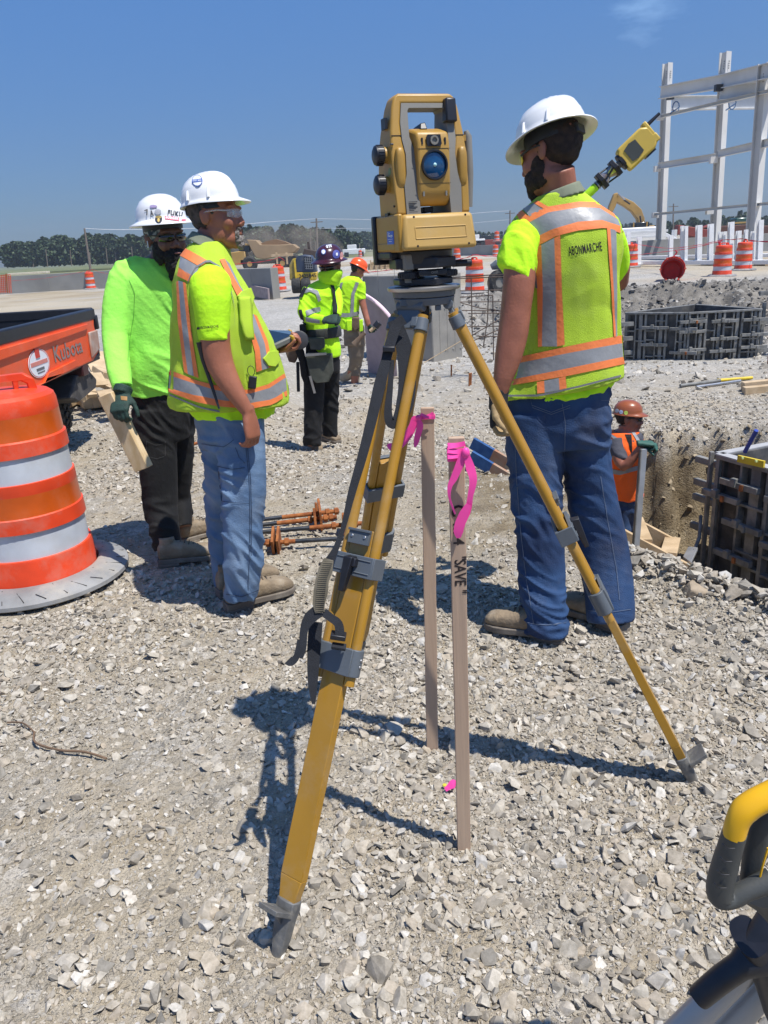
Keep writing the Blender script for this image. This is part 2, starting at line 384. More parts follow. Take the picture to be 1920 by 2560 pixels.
def ground_mat():
    m = bpy.data.materials.new('crushed_stone_ground'); m.use_nodes = True; t = m.node_tree; n = t.nodes; l = t.links; b = n['Principled BSDF']
    g = n.new('ShaderNodeNewGeometry'); pos = g.outputs['Position']
    def noi(sc, det=6, ro=0.6):
        a = n.new('ShaderNodeTexNoise'); a.inputs['Scale'].default_value = sc; a.inputs['Detail'].default_value = det; a.inputs['Roughness'].default_value = ro; l.new(pos, a.inputs['Vector']); return a.outputs[0]
    def ramp(x, *st):
        r = n.new('ShaderNodeValToRGB'); l.new(x, r.inputs[0]); e = r.color_ramp.elements
        while len(e) < len(st): e.new(0.5)
        for i, (p, c) in enumerate(st): e[i].position = p; e[i].color = (*c, 1)
        return r.outputs[0]
    def mixc(f, a, c, bl='MIX'):
        r = n.new('ShaderNodeMixRGB'); r.blend_type = bl
        (l.new(f, r.inputs[0]) if not isinstance(f, float) else setattr(r.inputs[0], 'default_value', f)); l.new(a, r.inputs[1])
        (l.new(c, r.inputs[2]) if not isinstance(c, tuple) else setattr(r.inputs[2], 'default_value', (*c, 1))); return r.outputs[0]
    v1 = n.new('ShaderNodeTexVoronoi'); v1.inputs['Scale'].default_value = 62; l.new(pos, v1.inputs['Vector'])
    v2 = n.new('ShaderNodeTexVoronoi'); v2.inputs['Scale'].default_value = 26; l.new(pos, v2.inputs['Vector'])
    sp = n.new('ShaderNodeSeparateColor'); l.new(v1.outputs['Color'], sp.inputs[0]); sp2 = n.new('ShaderNodeSeparateColor'); l.new(v2.outputs['Color'], sp2.inputs[0])
    stone = ramp(sp.outputs[0], (0.0, (0.20, 0.185, 0.16)), (0.45, (0.36, 0.335, 0.29)), (0.8, (0.46, 0.44, 0.40)), (1.0, (0.62, 0.60, 0.56)))
    stone2 = ramp(sp2.outputs[1], (0.0, (0.23, 0.22, 0.20)), (0.6, (0.42, 0.40, 0.36)), (1.0, (0.66, 0.64, 0.60)))
    dust = ramp(noi(9), (0.3, (0.36, 0.295, 0.20)), (0.7, (0.50, 0.43, 0.32)))
    st = mixc(ramp(sp2.outputs[0], (0.45, (0, 0, 0)), (0.5, (1, 1, 1))), stone, stone2)
    near = mixc(ramp(noi(2.2, 5, 0.7), (0.38, (0.35, 0.35, 0.35)), (0.58, (0.92, 0.92, 0.92))), st, dust)
    # masks from world position
    sx = n.new('ShaderNodeSeparateXYZ'); l.new(pos, sx.inputs[0])
    def mr(o, a, b_):
        r = n.new('ShaderNodeMapRange'); r.inputs[1].default_value = a; r.inputs[2].default_value = b_; r.clamp = True; l.new(o, r.inputs[0]); return r.outputs[0]
    def mul(a, c):
        r = n.new('ShaderNodeMath'); r.operation = 'MULTIPLY'; l.new(a, r.inputs[0])
        (l.new(c, r.inputs[1]) if not isinstance(c, float) else setattr(r.inputs[1], 'default_value', c)); r.use_clamp = True; return r.outputs[0]
    # pale compacted stone farther out
    pale = ramp(noi(0.35, 8, 0.65), (0.35, (0.30, 0.285, 0.25)), (0.5, (0.42, 0.40, 0.36)), (0.64, (0.50, 0.48, 0.44)))
    pale = mixc(0.5, pale, st); far = mixc(mr(sx.outputs[1], 8.5, 13), near, pale)
    tan = ramp(noi(0.12, 7, 0.6), (0.4, (0.33, 0.27, 0.18)), (0.6, (0.46, 0.40, 0.30)))
    band = mul(mr(sx.outputs[1], 22, 27), ramp(noi(0.09, 4), (0.42, (0, 0, 0)), (0.56, (1, 1, 1)))); far = mixc(band, far, tan)
    # brown soil where the ground has been dug: the trench, its walls and the strip beside it
    soil = ramp(noi(5, 8, 0.7), (0.3, (0.13, 0.095, 0.055)), (0.5, (0.25, 0.195, 0.12)), (0.68, (0.36, 0.30, 0.21)))
    dz = mr(sx.outputs[2], -0.42, -0.56); far = mixc(mul(mul(dz, mr(sx.outputs[1], 8.0, 7.1)), mr(sx.outputs[0], 0.8, 1.2)), far, soil)
    strip = mul(mul(mr(sx.outputs[0], 0.1, 0.7), mr(sx.outputs[0], 3.2, 2.0)), mul(mr(sx.outputs[1], 3.35, 3.8), mr(sx.outputs[1], 6.2, 5.2)))
    strip = mul(strip, ramp(noi(2.6, 6, 0.65), (0.36, (0, 0, 0)), (0.5, (1, 1, 1)))); far = mixc(strip, far, soil)
    nrm = n.new('ShaderNodeSeparateXYZ'); l.new(g.outputs['Normal'], nrm.inputs[0])
    dark = ramp(noi(3, 8, 0.7), (0.35, (0.12, 0.11, 0.095)), (0.65, (0.30, 0.275, 0.235)))
    bank = mul(mul(mr(sx.outputs[1], 14.5, 15.5), mr(sx.outputs[1], 23, 21.5)), mr(sx.outputs[0], 1.5, 3.5)); far = mixc(bank, far, dark)
    grass = ramp(noi(0.05, 8, 0.7), (0.4, (0.10, 0.13, 0.05)), (0.6, (0.20, 0.20, 0.09)))
    gl = mul(mr(sx.outputs[1], 118, 124), mr(sx.outputs[0], 10, -4)); far = mixc(gl, far, grass)
    l.new(far, b.inputs['Base Color']); b.inputs['Roughness'].default_value = 0.95; b.inputs['Specular IOR Level'].default_value = 0.2
    bn = n.new('ShaderNodeBump'); bn.inputs['Distance'].default_value = 0.012; bn.inputs['Strength'].default_value = 1.0
    h = n.new('ShaderNodeMath'); h.operation = 'MULTIPLY_ADD'; l.new(v1.outputs['Distance'], h.inputs[0]); h.inputs[1].default_value = -0.8; l.new(noi(35, 6, 0.7), h.inputs[2])
    l.new(h.outputs[0], bn.inputs['Height'])
    bn2 = n.new('ShaderNodeBump'); bn2.inputs['Distance'].default_value = 0.06; bn2.inputs['Strength'].default_value = 0.8; l.new(noi(7, 7, 0.75), bn2.inputs['Height']); l.new(bn.outputs[0], bn2.inputs['Normal'])
    l.new(bn2.outputs[0], b.inputs['Normal']); return m
gme.materials.append(ground_mat()); go = bpy.data.objects.new('ground', gme); S.collection.objects.link(go); tag(go, kind='structure')
# ---------------------------------------------------------------- loose gravel (uncountable)
def stone_protos(k, npt, sd_):
    r = random.Random(sd_); out = []
    for _ in range(k):
        bm = bmesh.new(); sc = V((1, r.uniform(0.65, 1.0), r.uniform(0.5, 0.9)))
        for _ in range(npt):
            p = V((r.gauss(0, 1), r.gauss(0, 1), r.gauss(0, 1))).normalized()*r.uniform(0.88, 1.08); bm.verts.new((p.x*sc.x, p.y*sc.y, p.z*sc.z))
        res = bmesh.ops.convex_hull(bm, input=bm.verts); bmesh.ops.delete(bm, geom=[g for g in res['geom_interior'] if isinstance(g, bmesh.types.BMVert)], context='VERTS')
        bm.verts.ensure_lookup_table(); bm.verts.index_update(); bmesh.ops.triangulate(bm, faces=bm.faces)
        out.append((np.array([v.co[:] for v in bm.verts], 'f'), np.array([[v.index for v in f.verts] for f in bm.faces], 'i'))); bm.free()
    return out
def scatter(name, P, R, protos, m, sink=0.25):
    n = len(P); ang = rng.random(n)*2*np.pi; tl = rng.normal(0, 0.35, (n, 2)); ids = rng.integers(0, len(protos), n); VS = []; FS = []; o = 0
    for k, (pv, pf) in enumerate(protos):
        s = np.where(ids == k)[0]
        if not len(s): continue
        ca, sa = np.cos(ang[s]), np.sin(ang[s]); tx, ty = tl[s, 0], tl[s, 1]
        v = pv[None, :, :]*R[s][:, None, None]
        x = v[..., 0]; y = v[..., 1]; z = v[..., 2]+x*tx[:, None]+y*ty[:, None]
        v = np.stack([x*ca[:, None]-y*sa[:, None], x*sa[:, None]+y*ca[:, None], z], -1)
        v += P[s][:, None, :]; v[..., 2] += (R[s]*sink)[:, None]
        f = pf[None]+(np.arange(len(s))*len(pv))[:, None, None]+o
        VS.append(v.reshape(-1, 3)); FS.append(f.reshape(-1, 3)); o += len(s)*len(pv)
    me = fastmesh(name, np.concatenate(VS), np.concatenate(FS)); me.shade_flat(); me.materials.append(m); ob = bpy.data.objects.new(name, me); S.collection.objects.link(ob); return ob
def gravel_mat():
    m = bpy.data.materials.new('crushed_limestone'); m.use_nodes = True; t = m.node_tree; n = t.nodes; l = t.links; b = n['Principled BSDF']
    g = n.new('ShaderNodeNewGeometry'); r = n.new('ShaderNodeValToRGB'); l.new(g.outputs['Random Per Island'], r.inputs[0]); e = r.color_ramp.elements
    for p, c in ((0.0, (0.25, 0.235, 0.205)), (0.2, (0.36, 0.32, 0.26)), (0.42, (0.45, 0.415, 0.35)), (0.62, (0.50, 0.465, 0.40)), (0.8, (0.40, 0.345, 0.27)), (0.92, (0.62, 0.59, 0.53)), (1.0, (0.40, 0.39, 0.37))):
        if p in (0.0, 1.0): e[0 if p == 0 else len(e)-1].color = (*c, 1)
        else: q = e.new(p); q.color = (*c, 1)
    a = n.new('ShaderNodeTexNoise'); a.inputs['Scale'].default_value = 55; a.inputs['Detail'].default_value = 5; a.inputs['Roughness'].default_value = 0.7; l.new(g.outputs['Position'], a.inputs['Vector'])
    r2 = n.new('ShaderNodeValToRGB'); l.new(a.outputs[0], r2.inputs[0]); r2.color_ramp.elements[0].position = 0.3; r2.color_ramp.elements[1].position = 0.7
    r2.color_ramp.elements[0].color = (0.62, 0.6, 0.56, 1); r2.color_ramp.elements[1].color = (1.12, 1.1, 1.08, 1)
    mm = n.new('ShaderNodeMixRGB'); mm.blend_type = 'MULTIPLY'; mm.inputs[0].default_value = 1; l.new(r.outputs[0], mm.inputs[1]); l.new(r2.outputs[0], mm.inputs[2])
    l.new(mm.outputs[0], b.inputs['Base Color']); b.inputs['Roughness'].default_value = 0.9; b.inputs['Specular IOR Level'].default_value = 0.25
    bn = n.new('ShaderNodeBump'); bn.inputs['Distance'].default_value = 0.002; bn.inputs['Strength'].default_value = 0.7; l.new(a.outputs[0], bn.inputs['Height']); l.new(bn.outputs[0], b.inputs['Normal']); return m
GM = gravel_mat()
def pts(n, y0, y1, pw=1.0):
    y = y0+(y1-y0)*rng.random(n)**pw; x = (rng.random(n)*2-1)*(0.60*y+0.35)+0.02*y; return x, y
def keep_density(x, y, s):
    # stones thin out on the trodden dusty patches at lower left and around the standing men
    d = vnoise(x, y, 1.1, 11)+0.6*vnoise(x, y, 2.6, 12)
    bare = 0.82*(1-sst(-0.45, 0.30, x-0.10*(y-1.5)))*(1-sst(1.95, 2.35, y))+0.9*sst(2.95, 3.35, y)*(1-sst(0.6, 1.9, x))*(1-sst(4.9, 6.2, y))
    bare = np.maximum(bare, 0.92*sst(0.2, 0.8, x)*(1-sst(2.3, 3.2, x))*sst(3.2, 3.7, y)*(1-sst(4.9, 6.0, y)))
    p = np.clip(0.92-bare+d*1.1, 0.10, 1); p = p*(1-0.93*(sst(0.02, 0.4, trench_f(x, y))*(y > 3.6))); p = p*(1-0.85*sst(9, 13, y))
    return rng.random(len(x)) < p
PR = stone_protos(34, 12, 3); PR2 = stone_protos(10, 9, 5)
PR = [(v*np.array([1, 1, .84], 'f'), f) for v, f in PR]
def gravel(name, spec, protos, sink):
    Ps = []; Rs = []
    for n, y0, y1, pw, a, b_, sg in spec:
        x, y = pts(n, y0, y1, pw); k = keep_density(x, y, a); x, y = x[k], y[k]
        r = np.clip(a*np.exp(rng.normal(0, sg, len(x))), a*0.45, b_); Ps.append(np.stack([x, y, gzv(x, y)], -1)); Rs.append(r)
    o = scatter(name, np.concatenate(Ps), np.concatenate(Rs), protos, GM, sink)
    return tag(o, 'angular pale grey crushed stone strewn over the dusty ground', 'gravel', kind='stuff')
gravel('gravel', [(25000, 0.85, 3.4, 0.75, 0.0104, 0.029, 0.42), (19000, 3.3, 5.6, 0.8, 0.013, 0.030, 0.36), (16000, 5.5, 9.5, 0.85, 0.016, 0.038, 0.3), (420, 0.85, 5.0, 0.8, 0.026, 0.042, 0.25)], PR, 0.2)
gravel('pebbles', [(70000, 0.8, 3.2, 0.75, 0.0046, 0.009, 0.35), (34000, 3.0, 5.5, 0.8, 0.0062, 0.011, 0.3)], PR2, 0.2)
# heap of larger stone on the trench rim
n_ = 900; t_ = rng.random(n_); x_ = 1.02+0.75*t_+rng.normal(0, .07, n_); y_ = 3.55-1.05*t_+rng.normal(0, .07, n_)
tag(scatter('gravel', np.stack([x_, y_, gzv(x_, y_)+rng.random(n_)*0.05], -1), np.clip(0.018*np.exp(rng.normal(0, .35, n_)), .008, .045), PR, GM), 'coarse pale stones heaped along the trench edge', 'gravel', kind='stuff')
n_ = 3500; x_ = rng.random(n_)*14-1; y_ = 9.5+rng.random(n_)*10
tag(scatter('gravel', np.stack([x_, y_, gzv(x_, y_)], -1), np.clip(0.03*np.exp(rng.normal(0, .4, n_)), .012, .09), PR, GM), 'loose grey stones on the floor and bank of the wide pit', 'gravel', kind='stuff')

SOILC = bpy.data.materials.new('soil_clods'); SOILC.use_nodes = True; n_n = SOILC.node_tree.nodes; l_l = SOILC.node_tree.links; g_g = n_n.new('ShaderNodeNewGeometry'); r_r = n_n.new('ShaderNodeValToRGB'); l_l.new(g_g.outputs['Random Per Island'], r_r.inputs[0])
r_r.color_ramp.elements[0].color = (.13, .095, .055, 1); r_r.color_ramp.elements[1].color = (.36, .29, .19, 1); l_l.new(r_r.outputs[0], n_n['Principled BSDF'].inputs['Base Color']); n_n['Principled BSDF'].inputs['Roughness'].default_value = .95
n_ = 4200; x_ = 1.2+rng.random(n_)*4.5; y_ = 4.0+rng.random(n_)*3.6; k_ = trench_f(x_, y_) > 0.02; x_, y_ = x_[k_], y_[k_]
o_ = scatter('soil_clods', np.stack([x_, y_, gzv(x_, y_)], -1), np.clip(0.018*np.exp(rng.normal(0, .5, len(x_))), .006, .085), PR, SOILC, .15); tag(o_, 'broken brown soil clods on the trench floor and sides', 'soil', kind='stuff')
n_ = 9000; x_ = 1.5+rng.random(n_)*16; y_ = 14.8+rng.random(n_)*8
o_ = scatter('gravel', np.stack([x_, y_, gzv(x_, y_)], -1), np.clip(0.035*np.exp(rng.normal(0, .5, n_)), .012, .16), PR, o_.data.materials[0] if 0 else GM, .0); tag(o_, 'rough dark rubble covering the bank beyond the far form', 'rubble', kind='stuff')
dk = bpy.data.materials.new('dark_rubble'); dk.use_nodes = True; q_ = dk.node_tree.nodes; g_g = q_.new('ShaderNodeNewGeometry'); r_r = q_.new('ShaderNodeValToRGB'); dk.node_tree.links.new(g_g.outputs['Random Per Island'], r_r.inputs[0]); r_r.color_ramp.elements[0].color = (.10, .09, .08, 1); r_r.color_ramp.elements[1].color = (.34, .32, .28, 1); dk.node_tree.links.new(r_r.outputs[0], q_['Principled BSDF'].inputs['Base Color']); q_['Principled BSDF'].inputs['Roughness'].default_value = .95
o_.data.materials[0] = dk
# ---------------------------------------------------------------- shared paints
YEL = mat('instrument_yellow', (0.40, 0.225, 0.036), 0.45, var=0.05, nscale=5, bump=0.04, bscale=300, dirt=0.12)
YELS = mat('instrument_cover_yellow', (0.46, 0.285, 0.075), 0.5, var=0.06, nscale=6, bump=0.04, bscale=300, dirt=0.25)
LEGY = mat('tripod_yellow', (0.37, 0.19, 0.014), 0.36, var=0.06, nscale=7, dirt=0.30, clear=0.25)
GREYP = mat('grey_plastic', (0.10, 0.115, 0.13), 0.5, var=0.08, bump=0.05, bscale=200, dirt=0.1)
GREYB = mat('warm_grey_plastic', (0.20, 0.19, 0.165), 0.55, var=0.05, bump=0.04, bscale=250, dirt=0.08)
BLK = mat('black_plastic', (0.014, 0.015, 0.02), 0.42, var=0.2, nscale=30)
BLKR = mat('black_rubber', (0.018, 0.018, 0.018), 0.8, var=0.3, nscale=20, dirt=0.15, bump=0.2)
STEEL = mat('dull_steel', (0.42, 0.42, 0.42), 0.38, 0.9, var=0.15, nscale=14, dirt=0.1)
ZINC = mat('dusty_cast_metal', (0.15, 0.15, 0.145), 0.6, 0.3, var=0.25, nscale=22, dirt=0.75, bump=0.2)
WOOD = mat('pale_pine', (0.50, 0.36, 0.20), 0.75, col2=(0.64, 0.49, 0.31), nscale=3, stretch=(1, 1, 14), bump=0.15, bscale=90, detail=8)
STAKEW = mat('stake_oak', (0.40, 0.275, 0.19), 0.8, col2=(0.50, 0.36, 0.25), nscale=26, stretch=(1, 1, 0.05), bump=0.25, bscale=60, detail=8)
PINK = mat('pink_flagging', (0.93, 0.075, 0.36), 0.42, var=0.05, spec=0.4)
WEB = mat('black_webbing', (0.013, 0.015, 0.020), 0.85, var=0.15, nscale=40, bump=0.3, bscale=500)
WHT = mat('white_paint', (0.78, 0.78, 0.77), 0.4, var=0.04, dirt=0.08)
INK = mat('black_ink', (0.02, 0.012, 0.012), 0.6, var=0.0)
PRW = mat('white_print', (0.75, 0.76, 0.78), 0.5, var=0.0)
# ---------------------------------------------------------------- survey tripod
C0 = V((0.125, 1.90, 1.405))
TP = root('survey_tripod', (C0.x, C0.y, 0), 'yellow surveying tripod with flat extension legs and black carrying strap, holding the total station', 'tripod')
def proj(p):
    v = V(p)-CAMP; z = v.dot(FW); return 960+FPX*v.dot(RT)/z, 1280-FPX*v.dot(UP)/z
def tof(a, b, py):
    lo, hi = 0.0, 1.0
    for _ in range(30):
        m = (lo+hi)/2
        if proj(a.lerp(b, m))[1] < py: lo = m
        else: hi = m
    return lo
mb = MB(); mb.lathe([(0.018, -0.010), (0.084, -0.010), (0.0865, -0.007), (0.0865, -0.002), (0.084, 0), (0.018, 0)], STEEL, 48); mb.v = [p+C0 for p in mb.v]; obj('head_plate', mb, None, TP, 40)
mb = MB()
mb.lathe([(0.03, -0.0245), (0.074, -0.0245), (0.076, -0.0105), (0.03, -0.0105)], GREYP, 40)
mb.lathe([(0.03, -0.043), (0.069, -0.043), (0.073, -0.026), (0.03, -0.026)], GREYP, 40)
mb.tube([(0, 0, -0.04), (0, 0, -0.085)], 0.012, BLK); mb.box((0.028, -0.055, -0.049), (0.014, 0.01, 0.012), GREYP)
mb.box((-0.05, -0.045, -0.034), (0.02, 0.02, 0.016), GREYP); mb.v = [p+C0 for p in mb.v]; obj('head_body', mb, None, TP, 40, 0.0015)
feet = [G(690, 2412, -0.03), G(1745, 1975, -0.03)]
fm = (feet[0]+feet[1])/2; fd = (feet[1]-feet[0]); fd.z = 0; fd.normalize(); feet.append(fm+V((-fd.y, fd.x, 0))*((feet[1]-feet[0]).length*0.866)); feet[2].z = -0.03
def make_leg(F, ys, rz_sign=1):
    rad = F-C0; rad.z = 0; rad.normalize(); H = C0+rad*0.058+V((0, 0, -0.045)); d = (F-H).normalized(); Ln = (F-H).length
    w = V((-rad.y, rad.x, 0)); n = d.cross(w).normalized()
    if n.dot(rad) < 0: n = -n
    M = frame(H, w, n, d)       # local x width, y outward, z down the leg
    cap_e, pl0, pl1, uc0, uc1, lc0, lc1, te, sh = [Ln*t for t in ys]
    mb = MB(); bw = 0.031; bt = 0.012
    mb.hexa([(-bw, -bt, pl0), (bw, -bt, pl0), (bw, bt*0.6, pl0), (-bw, bt*0.6, pl0)], [(-bw, -bt, sh-0.05), (bw, -bt, sh-0.05), (bw, bt, sh-0.05), (-bw, bt, sh-0.05)], LEGY, M)
    mb.hexa([(-bw, -bt, sh-0.05), (bw, -bt, sh-0.05), (bw, bt, sh-0.05), (-bw, bt, sh-0.05)], [(-bw*0.72, -bt, sh+0.004), (bw*0.72, -bt, sh+0.004), (bw*0.72, bt, sh+0.004), (-bw*0.72, bt, sh+0.004)], LEGY, M)
    leg = obj('leg', mb, None, TP, 30, 0.0018)
    for sx in (-1, 1):
        mb = MB(); mb.tube([(sx*0.0385, 0, 0.02), (sx*0.0425, 0, te)], 0.0125, LEGY, 16, M); obj('tube', mb, None, leg, 40)
    mb = MB()                                            # moulded hinge yoke: wide plate with a collar round each tube
    mb.prism([(-0.030, -0.012), (0.026, -0.012), (0.03, 0.035), (0.05, 0.042), (0.052, cap_e), (-0.052, cap_e), (-0.05, 0.042), (-0.034, 0.035)], -0.006, 0.0045, GREYP, M @ Matrix(((1, 0, 0, 0), (0, 0, 1, 0), (0, 1, 0, 0), (0, 0, 0, 1))))
    for sx in (-1, 1): mb.tube([(sx*0.0385, 0, 0.028), (sx*0.0392, 0, cap_e+0.006)], [0.0155, 0.017], GREYP, 18, M)
    mb.box((0.028, 0.012, cap_e-0.012), (0.016, 0.012, 0.022), GREYP, M); mb.tube([(-0.036, 0, -0.002), (0.036, 0, -0.002)], 0.012, GREYP, 14, M)
    obj('hinge_yoke', mb, None, leg, 40, 0.0015)
    mb = MB(); mb.box((0, 0.0165, (pl0+pl1)/2), (0.058, 0.009, pl1-pl0), GREYP, M); mb.box((0, 0.0215, pl0+0.003), (0.062, 0.006, 0.006), GREYP, M)
    for sx in (-1, 1): mb.tube([(sx*0.018, 0.018, (pl0+pl1)/2), (sx*0.018, 0.023, (pl0+pl1)/2)], 0.004, STEEL, 10, M)
    obj('end_stop', mb, None, leg, 40, 0.001)
    mb = MB(); mb.box((0, 0.019, (uc0+uc1)/2), (0.112, 0.010, uc1-uc0), GREYP, M); mb.box((0, -0.019, (uc0+uc1)/2), (0.112, 0.008, uc1-uc0), GREYP, M)
    for sx in (-1, 1): mb.box((sx*0.0565, 0, (uc0+uc1)/2), (0.006, 0.046, uc1-uc0), GREYP, M)
    for k in (0.2, 0.8): mb.box((0, 0.0245, uc0+(uc1-uc0)*k), (0.10, 0.003, 0.003), GREYP, M)
    uc = obj('upper_clamp', mb, None, leg, 40, 0.0015)
    mb = MB(); mb.hexa([(-0.013, 0.024, uc0+0.003), (0.011, 0.024, uc0+0.003), (0.011, 0.046, uc0+0.008), (-0.013, 0.046, uc0+0.008)], [(-0.016, 0.026, uc0+0.088), (-0.001, 0.026, uc0+0.088), (-0.001, 0.038, uc0+0.088), (-0.016, 0.038, uc0+0.088)], BLK, M)
    mb.box((0.010, 0.030, uc0+0.018), (0.012, 0.016, 0.020), BLK, M); obj('lever', mb, None, leg, 40, 0.002)
    mb = MB(); zc = (lc0+lc1)/2; mb.box((0, 0.0185, zc), (0.10, 0.009, lc1-lc0), GREYP, M); mb.box((0, -0.0185, zc), (0.10, 0.007, lc1-lc0), GREYP, M)
    for sx in (-1, 1): mb.tube([(sx*0.0425, 0, lc0), (sx*0.0425, 0, lc1)], 0.0195, GREYP, 20, M)
    for k in (0.35, 0.6): mb.tube([(0.0605, 0.0, lc0+(lc1-lc0)*k), (0.0640, 0.0, lc0+(lc1-lc0)*k)], 0.004, STEEL, 8, M)
    obj('lower_clamp', mb, None, leg, 40, 0.0015)
    mb = MB(); mb.rings([[M @ V((a*x, a2*y, z)) for x, y in ((-1, -1), (-0.3, -1.25), (0.3, -1.25), (1, -1), (1.2, 0), (1, 1), (0.3, 1.25), (-0.3, 1.25), (-1, 1), (-1.2, 0))] for a, a2, z in ((0.024, 0.0155, sh), (0.0245, 0.016, sh+0.022), (0.021, 0.014, sh+0.045), (0.018, 0.013, sh+(Ln-sh)*0.6), (0.012, 0.010, sh+(Ln-sh)*0.85), (0.004, 0.006, Ln))], ZINC)
    ft = obj('foot', mb, None, leg, 50, 0.002)
    mb = MB(); mb.hexa([(-0.030, 0.012, sh+0.022), (0.026, 0.012, sh+0.022), (0.026, 0.012, sh+0.035), (-0.030, 0.012, sh+0.035)], [(-0.034, 0.066, sh+0.004), (0.020, 0.066, sh+0.004), (0.020, 0.066, sh+0.016), (-0.034, 0.066, sh+0.016)], ZINC, M)
    mb.hexa([(-0.004, 0.012, sh+0.03), (0.004, 0.012, sh+0.03), (0.004, 0.012, sh+0.06), (-0.004, 0.012, sh+0.06)], [(-0.004, 0.04, sh+0.024), (0.004, 0.04, sh+0.024), (0.004, 0.04, sh+0.028), (-0.004, 0.04, sh+0.028)], ZINC, M)
    obj('step', mb, None, leg, 40, 0.0015)
    return M, H, Ln
def hinge(F): r_ = F-C0; r_.z = 0; r_.normalize(); return C0+r_*0.058+V((0, 0, -0.045))
Ha = hinge(feet[0]); Hb = hinge(feet[1]); Hc = hinge(feet[2])
la = [tof(Ha, feet[0], y) for y in (822, 1325, 1362, 1388, 1440, 1612, 1678, 1702, 2245)]
LA = make_leg(feet[0], la)
sb = [tof(Hb, feet[1], y) for y in (808, 1245, 1262, 1305, 1340, 1462, 1512, 1532, 1885)]
LB = make_leg(feet[1], sb)
sc = [tof(Hc, feet[2], y) for y in (800, 1150, 1178, 1208, 1238, 1330, 1375, 1392, 1600)]
LC = make_leg(feet[2], sc)
# carrying strap: webbing down the near leg, ribbed pad, loose tails
def lay(P, dY=-0.045):
    o = []
    for px, py in P:
        t = tof(Ha, feet[0], min(max(py, 790), 2300)); o.append(W(px, py, Ha.lerp(feet[0], t).y+dY))
    return o
def smoothp(P, n=4):
    P = [V(p) for p in P]; Q = []
    for i in range(len(P)-1):
        p0 = P[max(i-1, 0)]; p1 = P[i]; p2 = P[i+1]; p3 = P[min(i+2, len(P)-1)]
        for k in range(n):
            t = k/n; Q.append(0.5*((2*p1)+(p2-p0)*t+(2*p0-5*p1+4*p2-p3)*t*t+(3*p1-p0-3*p2+p3)*t**3))
    return Q+[P[-1]]
def rib(mb, P, wpx, m, dY=-0.045, th=0.0022, tw=None):
    Q = smoothp(lay(P, dY)); k = len(Q); wv = []
    for i, q in enumerate(Q):
        d = (Q[min(i+1, k-1)]-Q[max(i-1, 0)]).normalized(); v = (CAMP-q).normalized(); u = d.cross(v).normalized()
        f = i/(k-1)*(len(P)-1); a = wpx if not isinstance(wpx, list) else np.interp(f, range(len(wpx)), wpx)
        if tw: u = (u*math.cos(tw)+v*math.sin(tw))
        wv.append(u*(a/2/ppm(q)))
    mb.ribbon(Q, wv, th, m)
mb = MB()
rib(mb, [(1010, 797), (992, 812), (980, 845), (972, 872)], 26, WEB)
rib(mb, [(972, 868), (965, 900), (950, 960), (930, 1045), (906, 1140), (880, 1230), (858, 1320), (838, 1375), (822, 1405)], [27, 24, 30, 27, 24, 20, 12, 16, 26], WEB)
rib(mb, [(985, 800), (1000, 840), (1012, 880), (1018, 950), (1012, 1010), (995, 1050), (978, 1058), (970, 1030), (976, 960), (980, 900)], [34, 38, 40, 44, 44, 30, 26, 20, 14, 12], WEB, -0.02)
rib(mb, [(800, 1525), (775, 1545), (760, 1575), (757, 1620), (750, 1645)], [34, 32, 20, 18, 14], WEB, -0.06)
rib(mb, [(808, 1530), (828, 1545), (846, 1560), (850, 1590)], [22, 20, 22, 24], WEB, -0.06)
rib(mb, [(790, 1555), (785, 1620), (782, 1700), (784, 1760)], [34, 34, 26, 8], WEB, -0.01)
rib(mb, [(752, 1600), (742, 1640), (728, 1655), (720, 1650)], [18, 16, 20, 24], WEB, -0.06)
obj('strap', mb, None, TP, 30)
PAD = mat('ribbed_tan_pad', (0.115, 0.10, 0.07), 0.85, var=0.2, nscale=20, dirt=0.2)
mb = MB(); rib(mb, [(822, 1398), (814, 1425), (806, 1450), (802, 1480), (797, 1510), (800, 1532)], [24, 36, 33, 36, 30, 24], PAD, -0.06, 0.007)
for k in range(26):
    f = k/25; px = np.interp(f, [0, .3, .6, 1], [821, 808, 803, 799]); py = 1403+f*124
    q = lay([(px, py)], -0.067)[0]; u = RT*(12/ppm(q)); mb.bar(q-u, q+u, 0.0014, 0.0016, PAD)
obj('strap_pad', mb, None, TP, 30, 0.001)
mb = MB(); q = lay([(846, 1600)], -0.05)[0]; mb.bar(q-RT*0.017+UP*0.012, q+RT*0.017+UP*0.007, 0.026, 0.012, BLK); mb.bar(q-RT*0.015-UP*0.012, q+RT*0.017-UP*0.017, 0.022, 0.008, WEB)
q = lay([(972, 872)], -0.05)[0]; mb.bar(q-RT*0.014, q+RT*0.014, 0.022, 0.012, BLK); pieces('buckle', mb, TP, 30, 0.002)
